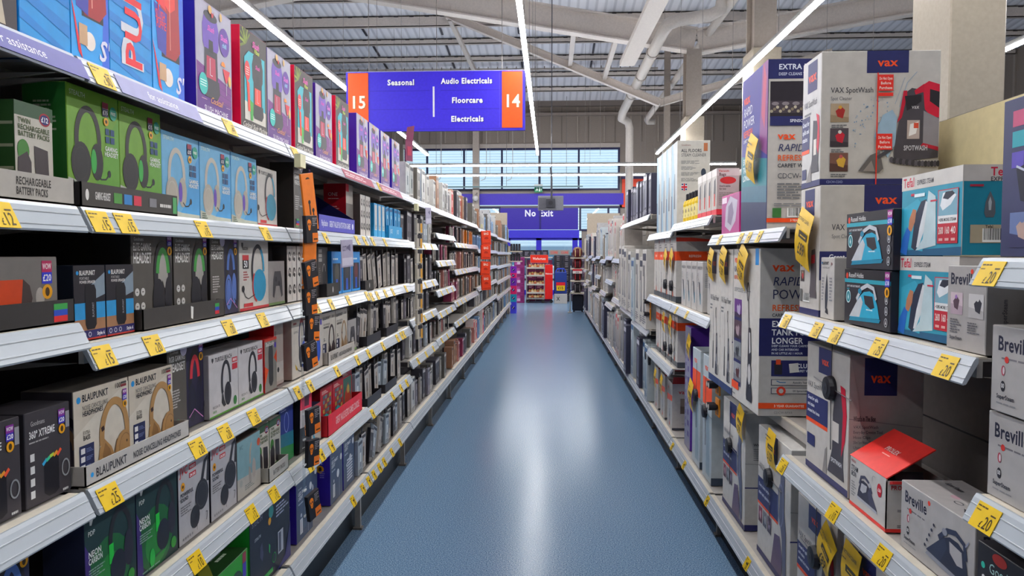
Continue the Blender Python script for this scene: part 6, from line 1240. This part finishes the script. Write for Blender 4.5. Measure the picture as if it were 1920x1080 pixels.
def shelf_meshes(metal):
    """one bay-wide shelf: folded board, leaning price rail and two brackets (shared mesh data)"""
    if metal in SHC: return SHC[metal]
    b = MB(); q = .608; b.box((-q,.0,-.006),(q,.46,0),SHELF); b.box((-q,.0,-.04),(q,.012,-.006),SHELF); b.box((-q,.2,-.03),(q,.215,-.006),SHELF); b.box((-q,.448,-.04),(q,.46,-.006),SHELF); b.box((-q,-.003,-.002),(q,.02,.004),'#cbc2b2')
    r = MB(); P = [(-.002,.003),(-.007,.003),(-.012,-.004),(-.034,-.05),(-.032,-.054),(-.026,-.052),(-.002,-.008)]; v = [(x,y,z) for x in (-.618,.618) for y,z in P]; n = len(P)
    r.mesh(v,[(i,(i+1)%n,n+(i+1)%n,n+i) for i in range(n)]+[tuple(range(n))[::-1],tuple(range(n,2*n))],RAIL if not metal else M('#b9bcc6', .3, 0, .03, 8)); [r.box((-.617,-.0165-.0215*t_-.0012,-.012-.045*t_-.001),(.617,-.0165-.0215*t_+.004,-.012-.045*t_+.001),'#c9ccd0') for t_ in (.06,.62)]
    k = MB(); k.mesh([(x,y,z) for x in (-.004,.004) for y,z in ((.02,-.04),(.46,-.04),(.46,-.075),(.42,-.08))],[(0,1,2,3),(7,6,5,4),(0,4,5,1),(1,5,6,2),(2,6,7,3),(3,7,4,0)],'#8b8680')
    SHC[metal] = (b.data('shelf'), r.data('price_rail'), k.data('shelf_bracket')); return SHC[metal]
def ob(name, me, parent, loc=(0,0,0)):
    o = bpy.data.objects.new(name, me); COL.objects.link(o); o.parent = parent; o.location = loc; return o
def bay(side, k):
    L = LEV[side][k]; root = empty('shelving_bay', (FX[side], .925+1.25*k, 0), ROT[side]); far = 1 if side == 'A' else -1
    top = 2.2 if side == 'A' else {1:1.99, 0:1.99}.get(k, 2.05)
    pc = ('#3a3a48' if k < 2 else '#55525a') if side == 'A' else ('#77706e' if k < 2 else '#8a847c')  # shade inside the bays painted into the panel colour, darkest nearest
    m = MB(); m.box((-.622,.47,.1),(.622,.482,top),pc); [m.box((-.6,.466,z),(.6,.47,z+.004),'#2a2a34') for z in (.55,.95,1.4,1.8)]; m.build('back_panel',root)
    u = MB(); x = far*.625; u.box((x-.012,.44,0),(x+.012,.469,top),'#a9a29a'); [u.box((x-.006,.4395,.2+i*.05),(x+.006,.44,.22+i*.05),'#3a3836') for i in range(int((top-.3)/.05))]; u.build('upright',root)
    m = MB(); m.box((-.624,.075 if side == 'A' else .05,0),(.624,.09,L[0]-.055),'#0a090c'); m.build('plinth',root)
    f = MB(); f.box((far*.6-.012,.03,0),(far*.6+.012,.06,L[0]-.04),'#9a938c'); f.box((far*.6-.02,.02,0),(far*.6+.02,.07,.012),'#77716b'); f.build('foot',root)
    for i, z in enumerate(L):
        b, r, kk = shelf_meshes(side == 'A' and i == len(L)-1); bare = side == 'V' and k == 2 and i == 1; s = ob('shelf', b, root, (0,.09 if bare else 0,z))
        if bare: s.scale = (1,.8,1)
        else: ob('price_rail', r, s)
        if k < 8 and i: ob('shelf_bracket', kk, s, (-.6,0,0)); ob('shelf_bracket', kk, s, (.6,0,0))
    tag(root, '%s %s rack bay, %s' % (BAYW[k], RACK[side], 'counted from where the camera stands'), 'shelving', 'bays of the %s rack' % RACK[side])
for k in range(15):
    for s in 'AV': bay(s, k)

PLACED = []
def put(key, side, y, z, inset=.035, roll=0, yaw=0, desc=None, label=None, lean=0, front=True, sc=None):
    p = PR[key]; o = spawn(key); sg = -1 if side == 'A' else 1
    o.location = (FX[side]+sg*(inset+(p['d']/2 if front else 0)), y, z); o.rotation_euler = (lean, roll, ROT[side]+yaw)
    if sc: o.scale = (sc,sc,sc)
    PLACED.append((o, side, y, z, desc or p['desc'], label, key)); return o
def lev(side, y, i): return LEV[side][bay_of(y)][i]+.0052
def A(key, i, y, inset=.035, **kw): return put(key, 'A', y, lev('A', y, i), inset, **kw)
def V(key, y, z, inset=.02, **kw): return put(key, 'V', y, z+.0052, inset, **kw)

# audio rack, top shelf
A('candy',5,1.31); A('slushblueplain',5,1.595); A('slushblue',5,1.93)
for k_, y in (('slushpurple',2.31),('slushred',2.625),('slushpurple',2.873),('slushred',3.165),('slushpurple',3.445),('slushred',3.755),('slushpurple',4.155),('slushpurple',4.44),('slushpurple',4.735),('slushpurple',5.06)): A(k_,5,y)
# second shelf down: headset boxes
A('batterypink',4,1.335,.05); A('batteryblack',4,1.5,.05); A('tray_batt',4,1.425,.0)
put('c6green','A',1.68,1.6725,.035); put('c6green','A',1.878,1.6725,.035); A('tray_c6',4,1.79,.005)
for y in (2.085,2.305,2.525): A('c6blue',4,y)
A('turtleteal',4,2.735); A('legend',4,3.13); A('tray_game',4,3.575,.01); A('bpblack',4,3.5,.1,desc='cream headphone box inside the purple-blue game tray') if False else None
A('oneforall',4,3.965,.06); A('earbuds',4,4.13,.03); A('earbuds',4,4.25,.03)
for y in (4.4,4.5,4.6): A('bluewhite',4,y,.02)
A('tray_blue',4,4.9,.005)
for i in range(7): A('hangblue',4,4.74+.05*i+(.03 if i > 3 else 0),.02+.012*(i % 2),roll=(-.16,.1,-.06,.12,0,-.1,.08)[i],yaw=0)
# third shelf down
A('flip',3,1.42,.03); A('tray_flip',3,1.42,.0); A('jmbox',3,1.59,.06) if False else None
put('bpspeaker','A',1.64,lev('A',1.64,3),.03); put('bpspeaker','A',1.76,lev('A',1.76,3),.03)
A('elite',3,1.93,.04); A('elite',3,2.142,.04); A('tray_elite',3,2.06,.01); A('eliteblue',3,2.355,.035); A('turtle50',3,2.59,.03); A('pad',3,2.83,.04)
A('earbuds',3,2.985); A('earbuds',3,3.1); A('mice',3,3.245); A('mice',3,3.4); A('tray_hs',3,3.44,.0)
for i,y in enumerate((3.575,3.755,3.935)): A('bluefig%d' % i,3,y,.02)
A('pk4',3,4.1); A('pk0',3,4.19,roll=-.1); A('tray_hs',3,4.15,.0)
for i in range(7): A(('pk0','pk1','pk2')[i%3],3,4.34+i*.125,.04,roll=(-.22,-.3,-.2,-.08,-.05,.04,0)[i])
# fourth shelf down
A('xtreme',2,1.335,.03); A('xtreme',2,1.488,.03); A('nchp',2,1.685,.035); A('nchp',2,1.902,.035); A('tray_nchp',2,1.8,.002); A('rgb',2,2.12,.05); A('tbwhite',2,2.34); A('tbwhite',2,2.557); A('skullbox',2,2.73,.03); A('tallred',2,2.868,.05)
A('bluehp',2,3.06,.03); A('bluehp',2,3.265,.03); A('bpblack',2,3.485,.035); A('bptan',2,3.703,.035); A('tray_bp',2,3.6,.004); A('pad',2,3.9)
for i in range(11): A(('pk4','pk0','pk2','pk1','pk4','pk0')[i%6],2,4.02+i*.112,.04+.01*(i%3),roll=(.22,.16,.2,.1,.04,-.03,.05,0,0,-.05,0)[i])
A('tray_black',2,4.25,.0); A('tray_black',2,4.75,.0)
# fifth shelf down
A('rgb',1,1.05,.04,desc='dark headset box low by the rack front') if False else None
A('neon',1,1.7,.03); A('neon',1,1.91,.03); A('eliteblue',1,1.36,.06); A('jvc',1,2.115,.03); A('jvc',1,2.315,.03); A('pale',1,2.515,.03); A('batteryslim',1,2.67,.04); A('batteryslim',1,2.79,.04); A('tray_small',1,2.72,.0); A('aurora',1,2.94,.05)
A('pinkskull',1,3.11,.03,roll=.08); A('whiteblue',1,3.26,.03); A('redgame',1,3.45,.04); A('redgame',1,3.645,.04); A('redgamebig',1,3.845,.05); A('tray_red',1,3.65,.0)
for i in range(11): A(('pk6','pk1','pk2','pk0','pk2','pk6')[i%6],1,4.02+i*.112,.04+.012*(i%2),roll=(.0,.05,-.12,-.1,-.06,.1,.16,-.05,.06,0,0)[i])
A('tray_black',1,4.25,.0); A('tray_black',1,4.7,.0)
# bottom shelf
A('xbox',0,2.33,.03); A('stealth',0,2.71,.03); A('lamp',0,3.12,.04); A('lamp',0,3.345,.09); A('lamp',0,3.6,.04); A('lampstrip',0,3.83,.04)
for i in range(11): A(('pk6','pk2','pk4','pk6','pk1','pk4')[i%6],0,4.03+i*.112,.03+.012*(i%2),roll=(.0,.04,.3,.42,.35,.2,.1,.05,0,0,0)[i])
A('elite',0,1.9,.05); A('xtreme',0,1.6,.05)
# the far audio bays
fr = random.Random(5)
MIX = {4:(0,1,2,3,4,5,6,11),5:(0,1,2,7,8,9,5,12),6:(5,7,8,9,12,1,3),7:(8,7,5,12,0)}
for k in range(4, 15):
    L = LEV['A'][k]; y0 = .3+1.25*k
    for i, z in enumerate(L):
        top = i == len(L)-1; y = y0+.05; gap = (L[i+1]-z-.085) if not top else .34
        while y < y0+1.16:
            if top:
                key = fr.choice(('pk11','pk12','pk11','pk8','pk5','pk10') if k < 9 else ('pk10','pk11','pk6','pk8','pk12'))
                if k == 6 and fr.random() < .4: key = 'mediared'
                s = fr.uniform(1.0,1.35) if k < 9 else fr.uniform(.9,1.6)
            else:
                key = 'pk%d' % fr.choice(MIX.get(k, (6,10,11,1,8,12,5)))
                if k == 7 and i == 4 and fr.random() < .7: key = 'orangebox'
                if k == 8 and i in (4,) : key = 'pk10'
                if k in (8,) and i == 0 and fr.random() < .5: key = 'mediared'
                s = fr.uniform(.9,1.15) if k < 8 else fr.uniform(1.05,1.6)
            hgt = {'orangebox':.25,'mediared':.26}.get(key) or (.21,.22,.2,.2,.2,.22,.19,.21,.23,.2,.22,.24,.21)[int(key[2:])]
            if not top: s = min(s, (gap-.012)/(hgt+(.03 if int(key[2:] if key[2:].isdigit() else 99) in (0,1,2,3,4,6) else 0)))
            if s < .55: break
            w = ({'orangebox':.13,'mediared':.14}.get(key) or (.08,.07,.1,.09,.08,.12,.1,.1,.11,.09,.1,.13,.12)[int(key[2:])])*s
            roll = fr.choice((0,0,0,0,.06,-.06)) if k < 6 else 0
            put(key,'A',y+w/2,z+.0052,fr.uniform(.02,.06),sc=s,roll=roll); y += w+(fr.uniform(.004,.03) if k < 8 else fr.uniform(.01,.09))+abs(roll)*.2
            if fr.random() < .06: y += .12
# big grey-white carton high up in the audio rack
b = carton(.42,.4,.3,'#a9a8a4',.003); b.F.rect(.1,.1,.9,.6,'#5a7a7a'); b.F.rect(.2,.3,.5,.8,'#303642'); b.L.greek(.2,.5,.8,.8,4,'#77777a',2); o = b.build('appliance_box'); o.location = (-1.32,9.62,2.36); o.location.z = 1.945; o.rotation_euler = (0,0,PI/2)
for q in [q for q in PLACED if q[1] == 'A' and q[3] > 1.9 and abs(q[2]-9.62) < .33]:
    bpy.data.objects.remove(q[0]); PLACED.remove(q)
tag(o,'large grey-white appliance box on the top shelf of the audio rack','box')

# floorcare rack, nearest bays
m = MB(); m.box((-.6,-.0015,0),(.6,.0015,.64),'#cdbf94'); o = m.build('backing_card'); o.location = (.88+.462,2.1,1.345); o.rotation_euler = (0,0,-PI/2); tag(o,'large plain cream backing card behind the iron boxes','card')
V('darkapp',1.35,1.52,.0); V('brev',1.372,1.04,.01); V('brev',1.36,1.215,.005); V('goodmans',1.375,.72,.0)
V('spot2',2.625,1.315,.02); V('spot',2.63,1.757,.02)
V('blaup',2.455,1.315,.02); V('rh',2.182,1.315,.03); V('rh',2.175,1.482,.03); V('tefal',1.88,1.315,.05); V('tefal',1.875,1.522,.05); V('brevslim',1.65,1.315,.02)
V('spot3',2.47,.78,.03); V('prolex',2.125,.78,.02); V('brev',1.755,.78,.02,desc='grey iron box with pale top')
V('spot3',2.54,.22,.03); V('spot3',2.12,.22,.03)
V('rapidtop',3.355,1.63,.02); V('pinkbox',3.77,1.63,.02)
V('rapid0',3.34,.85,-.01); V('rapid1',3.7,.85,-.01); V('rapid1',3.955,.85,-.01)
V('rapid2',3.72,.22,.04); V('rapid2',3.06,.22,.04)
for i,y in enumerate((4.14,4.27,4.40,4.53)): V('bags',y,1.74,.02)
V('bags',4.13,1.74,.16); V('bags',4.27,1.74,.16)
for i,y in enumerate((4.72,4.82,4.92,5.02,5.12)): V('bottle',y,1.74,.03)
for y in (4.5,4.68,4.86,5.04): V('window',y,1.18,.02)
V('window',4.3,1.18,.04); V('purplebox',5.02,.22,.05); V('orangevac',4.62,.22,.03); V('orangevac',4.3,.22,.03)
for y in (5.46,5.71,5.96,6.21): V('steam',y,1.70,.02)
for y in (5.48,5.76,6.04,6.32): V('refresh',y,1.18,.02)
for y in (5.48,5.76,6.04,6.32): V('refresh',y,.71,.02,sc=.88)
for y in (5.63,5.985,6.34): V('openvax',y,.22,-.01,sc=.75)
for k in range(5, 15):
    L = LEV['V'][k]; y0 = .3+1.25*k
    for i, z in enumerate(L):
        y = y0+.04; gap = (L[i+1]-z-.085) if i < len(L)-1 else (.42 if k < 7 else .6 if k < 9 else .5)
        while y < y0+1.1:
            if k in (5,6) and i == len(L)-1: key = 'tl2'
            elif k in (5,6): key = fr.choice(('tl0','tl1','tl4','tl2' if i == 0 else 'tl0'))
            elif k in (7,8): key = fr.choice(('tl3','tl0','tl3','tl1','tl0'))
            else: key = fr.choice(('tl0','tl1','tl2','tl6','tl4','tl5','tl0'))
            h = PRH = (.42,.5,.34,.45,.4,.36,.38)[int(key[2:])]; s = min((gap-.02)/h, 1.7)*fr.uniform(.86,1)
            if i == len(L)-1 and k > 6: s = fr.uniform(.9,1.3)
            if s < .4: break
            w = .16*s; put(key,'V',y+w/2,z+.0052,fr.uniform(.0,.05),sc=s); y += w+fr.uniform(.006,.05)
# tickets along the rails
def T(pr, side, y, i): return put('tk'+pr, side, y, LEV[side][bay_of(y)][i], 0, front=False)
for i, row in ((4,((1.3,'12'),(1.6,'15'),(1.7,'15'),(2.09,'15'),(2.56,'20'),(3.02,''),(3.26,''),(3.8,''),(3.96,''),(4.14,''),(4.45,''))),
               (3,((1.6,'15'),(1.81,'20'),(2.25,'20'),(2.52,'25'),(3.12,''),(3.33,''),(3.62,''),(4.0,''),(4.1,''),(4.24,''),(4.45,''),(4.66,''),(5.09,''))),
               (2,((1.61,'25'),(2.03,'20'),(2.21,'20'),(2.43,'25'),(2.87,''),(3.02,''),(3.41,''),(3.78,''),(4.02,''),(4.37,''),(4.79,''),(4.93,''),(5.01,''))),
               (1,((2.01,'10'),(2.4,'12'),(2.6,'12'),(3.0,''),(3.16,''),(3.31,''),(4.1,''),(4.63,''),(4.9,''),(5.1,''))),
               (0,((3.67,''),(3.87,''),(4.0,''),(4.12,''),(4.26,''),(4.38,''),(4.6,''),(4.85,''))),
               (5,((1.62,'30'),(2.28,'49'),(2.88,'49'),(4.3,'')))):
    for y, pr in row: T(pr or 'small','A',y,i)
for k in range(4,7):
    for i in range(1,5):
        for j in range(3):
            T('small','A',.3+1.25*k+.2+j*.37+.05*(i%2),i)
for y, pr, i in ((1.49,'20',3),(1.48,'20',2),(2.73,'20',2),(2.42,'25',2),(2.26,'18',2),(1.97,'25',2),(1.64,'20',2),(2.74,'20',1),(2.25,'10',1),(1.92,'20',1),(3.8,'',2),(3.39,'',2),(3.25,'',2),(3.09,'',2),(5.06,'',1),(4.68,'',1),(5.17,'',0),(4.71,'',0),(4.02,'',0),(3.2,'',0)): T(pr or 'small','V',y,i)
# big price cards, security tags
for pr,y,z,roll,s in (('189',3.36,1.86,.35,1.15),('129',4.0,1.40,.2,.95),('129',3.73,1.40,.28,1.0),('129',3.37,1.395,.42,1.05),('89',2.66,1.49,.3,1.15),('79',3.55,.66,.25,.9),('129',3.04,.66,.05,.9),('89',2.44,.5,.5,.95),('89',2.2,.5,.05,1.0),('99',5.5,1.42,.5,.9),('99',5.78,1.42,.5,.9),('99',5.5,.93,.3,.9),('99',5.8,.93,.1,.9),('79',5.7,.45,.2,.9),('79',6.02,.45,.1,.9),('99',4.93,.85,.4,.9),('79',4.72,.55,.2,1.1)):
    put('card'+pr,'V',y,z,{3.36:.004,4.0:-.027,3.73:-.027,3.37:-.028,3.55:.022,3.04:.022,2.44:.012,2.2:.012,4.93:.032,4.72:.012,5.7:-.026,6.02:-.026}.get(y,.003),roll=roll,sc=s)
for y,z,ins in ((3.78,.56,.04),(3.1,.6,.04),(2.42,1.1,.03),(2.53,.5,.03),(4.33,.62,.03),(4.6,.66,.03),(5.5,1.3,.02),(5.78,1.3,.02),(5.5,.83,.02),(5.76,.82,.02),(6.5,.6,.0),(6.7,.62,.0)):
    put('wrap','V',y,z,ins-.011,label=None)
put('torch','V',4.1,.86,.02); put('torch','V',4.1,.74,.02); put('torch','V',6.6,1.16,-.02); put('torch','V',6.6,1.05,-.02)
# clip strips hanging off the rails
def strip(y, z0, z1, x, label):
    m = MB(); m.box((-.016,-.001,0),(.016,.001,z1-z0),CLEAR); [m.box((-.012,-.006,.05+.1*i),(.012,-.001,.056+.1*i),CLIP) for i in range(int((z1-z0)/.1))]; m.box((-.03,-.012,z1-z0),(.03,.012,z1-z0+.05),'#d8d2a8'); o = m.build('clip_strip'); o.location = (x,y,z0); o.rotation_euler = (0,0,PI/2); return tag(o,label,'clip strip')
strip(2.8,.46,1.86,-.952,'clear clip strip of orange earphone packs on the audio rack')
for i,(z,key) in enumerate(((1.84,'clipcard'),(1.68,'clippack'),(1.61,'clipcard'),(1.505,'clippack'),(1.40,'clippack'),(1.295,'clippack'),(1.19,'clippack'),(.93,'clippack'),(.80,'clippack'),(.60,'clippack'))):
    o = spawn(key); o.location = (-.935+.006*(i%2),2.815+.02*(i%3),z); o.rotation_euler = (0,.12*((i%3)-1)-.06,PI/2-.25); p = PR[key]
    tag(o, '%s, %s from the top of the clear clip strip' % (p['desc'],ORD[i]), p['cat'], 'packs on the orange clip strip')
strip(5.27,.95,1.84,-.952,'clear clip strip of battery packs on the audio rack')
for i in range(8):
    o = spawn('battpack'); o.location = (-.938,5.27,1.78-.108*i); o.rotation_euler = (0,.03*((i%3)-1),PI/2-.3); tag(o,'battery pack, %s from the top of its clip strip on the audio rack' % ORD[i],'pack','battery packs on the clip strip')
strip(10.35,1.0,1.9,-.952,'clear clip strip of orange-red carrier bags')
for i in range(4):
    o = spawn('redpack'); o.location = (-.9,10.36,1.86-.2*i-(.03 if i > 1 else 0)); o.rotation_euler = (0,.05*((i%3)-1),PI/2-1.15); tag(o,'orange-red folded carrier bag, %s from the top of its strip' % ORD[i],'bag','carrier bags on the clip strip')
# printed strips, talkers and a flag on the audio rack's rails
def rail_print(y, w, z, col, text, ink, name, label, greek=False):
    m = MB(); t = .0012; O = Vector((-w/2,-.0350,-.0495)); U = Vector((w,0,0)); Vv = Vector((0,.0210,.0435)); n = Vector((0,-Vv.z,Vv.y)).normalized()
    q = [O,O+U,O+U+Vv,O+Vv]; m.mesh(q+[p+n*t for p in q],[(3,2,1,0),(4,5,6,7),(0,1,5,4),(1,2,6,5),(2,3,7,6),(3,0,4,7)],col); F = Face(m,O+n*t,U,Vv,n)
    if text: F.text(text,.5,.28,.42,ink,'c',maxw=.9,bold=False)
    else: F.greek(.05,.3,.95,.8,2,ink,4)
    o = m.build(name); o.location = (FX['A'],y,z); o.rotation_euler = (0,0,PI/2); return tag(o,label,'shelf strip')
rail_print(1.36,.4,1.952,'#54509a','for assistance','#e8e6f0','shelf_edge_strip','purple shelf strip reading for assistance, under the popcorn box')
rail_print(1.88,.4,1.952,'#8a88b4','for assistance','#f2f0f4','shelf_edge_strip','pale purple shelf strip reading for assistance, under the blue boxes')
rail_print(3.85,.6,1.952,'#a0485a','','#e8c8cc','shelf_edge_strip','dusky pink shelf strip under the slush boxes'); rail_print(4.65,.6,1.952,'#a0506a','','#e8c8cc','shelf_edge_strip','dusky pink shelf strip closest to the purple flag')
def talker(y, z, txt, label):
    m = MB(); m.cbox((-.055,-.003,-.13),(.055,.0,0),'#a8a2b8',.001); F = Face(m,(-.055,-.003,-.13),(.11,0,0),(0,0,.13),(0,-1,0)); F.rect(.06,.06,.94,.34,'#c4c0d0'); F.shape(.62,.68,.3,[(-.4,.2),(.4,.5),(.4,-.4),(-.4,0)],'#6a6480')
    if txt: F.text(txt,.1,.6,.17,'#5a5470',maxw=.4)
    o = m.build('shelf_talker'); o.location = (-.965,y,z); o.rotation_euler = (0,-.06,PI/2-.25); tag(o,label,'sign')
talker(3.48,1.6,'CCTV','grey hanging shelf notice lettered CCTV'); talker(5.85,1.9,'','small pale notice hanging from the top shelf rail')
def flag():
    m = MB(); n = 10; w = .035; vs = []
    for i in range(n+1):
        t = i/n; z = .46*t; back = .10*max(0, t-.75)**1.2
        vs += [(-w,-.01-back,z),(w,-.01-back,z+(.02 if i == n else 0))]
    k = len(vs); vs += [(x,y+.002,z) for x,y,z in vs]
    for i in range(n):
        a = 2*i; m.mesh([vs[j] for j in (a,a+1,a+3,a+2,k+a,k+a+1,k+a+3,k+a+2)],[(0,1,2,3),(7,6,5,4),(0,4,5,1),(1,5,6,2),(2,6,7,3),(3,7,4,0)],'#8f4a66' if i >= 5 else CLEAR)
    F = Face(m,(-.025,-.012,.26),(.05,0,0),(0,0,.08),(0,-1,0)); F.rect(.1,.1,.9,.9,'#b8405a')
    o = m.build('shelf_flag'); o.location = (-1.0,5.22,1.957); o.rotation_euler = (0,0,PI/2-.6); tag(o,'curled dusky purple flag card on a clear stem, standing on the top shelf','sign')
flag()

# ---------------------------------------------------------------- labels: what it is, then its place in its own shelf
groups = {}
for q in PLACED:
    o, side, y, z, desc, label, key = q
    if label: o['label'] = label; continue
    k = bay_of(y); L = LEV[side][k]; c = [i for i, v in enumerate(L) if v <= z+.03] or [0]; i = c[-1]; n = len(L)-1-i
    if key.startswith('tk'): i = min(range(len(L)), key=lambda j: abs(L[j]-z)); n = len(L)-1-i
    sh = 'top' if n == 0 else 'bottom' if i == 0 else ORD[n]
    groups.setdefault((side,k,sh,desc), []).append(q)
for (side,k,sh,desc), qs in groups.items():
    qs.sort(key=lambda q: (q[2], q[3]))
    for j, q in enumerate(qs):
        o = q[0]
        if len(qs) == 1: o['label'] = '%s, %s shelf, %s %s bay' % (desc, sh, BAYW[k], RACK[side])
        else: o['label'] = '%s, %s from near end, %s shelf, %s %s bay' % (desc, ORD[j] if j < 16 else 'last', sh, BAYW[k], RACK[side])
        if len(o['label'].replace('shelf,','shelf down,').split()) <= 16 and sh not in ('top','bottom'): o['label'] = o['label'].replace(' shelf,',' shelf down,')
        cat = o['category']; o['group'] = '%s on the %s shelf, %s %s bay' % ({'box':'boxes','pack':'packs'}.get(cat, cat+'s'), sh, BAYW[k], RACK[side])
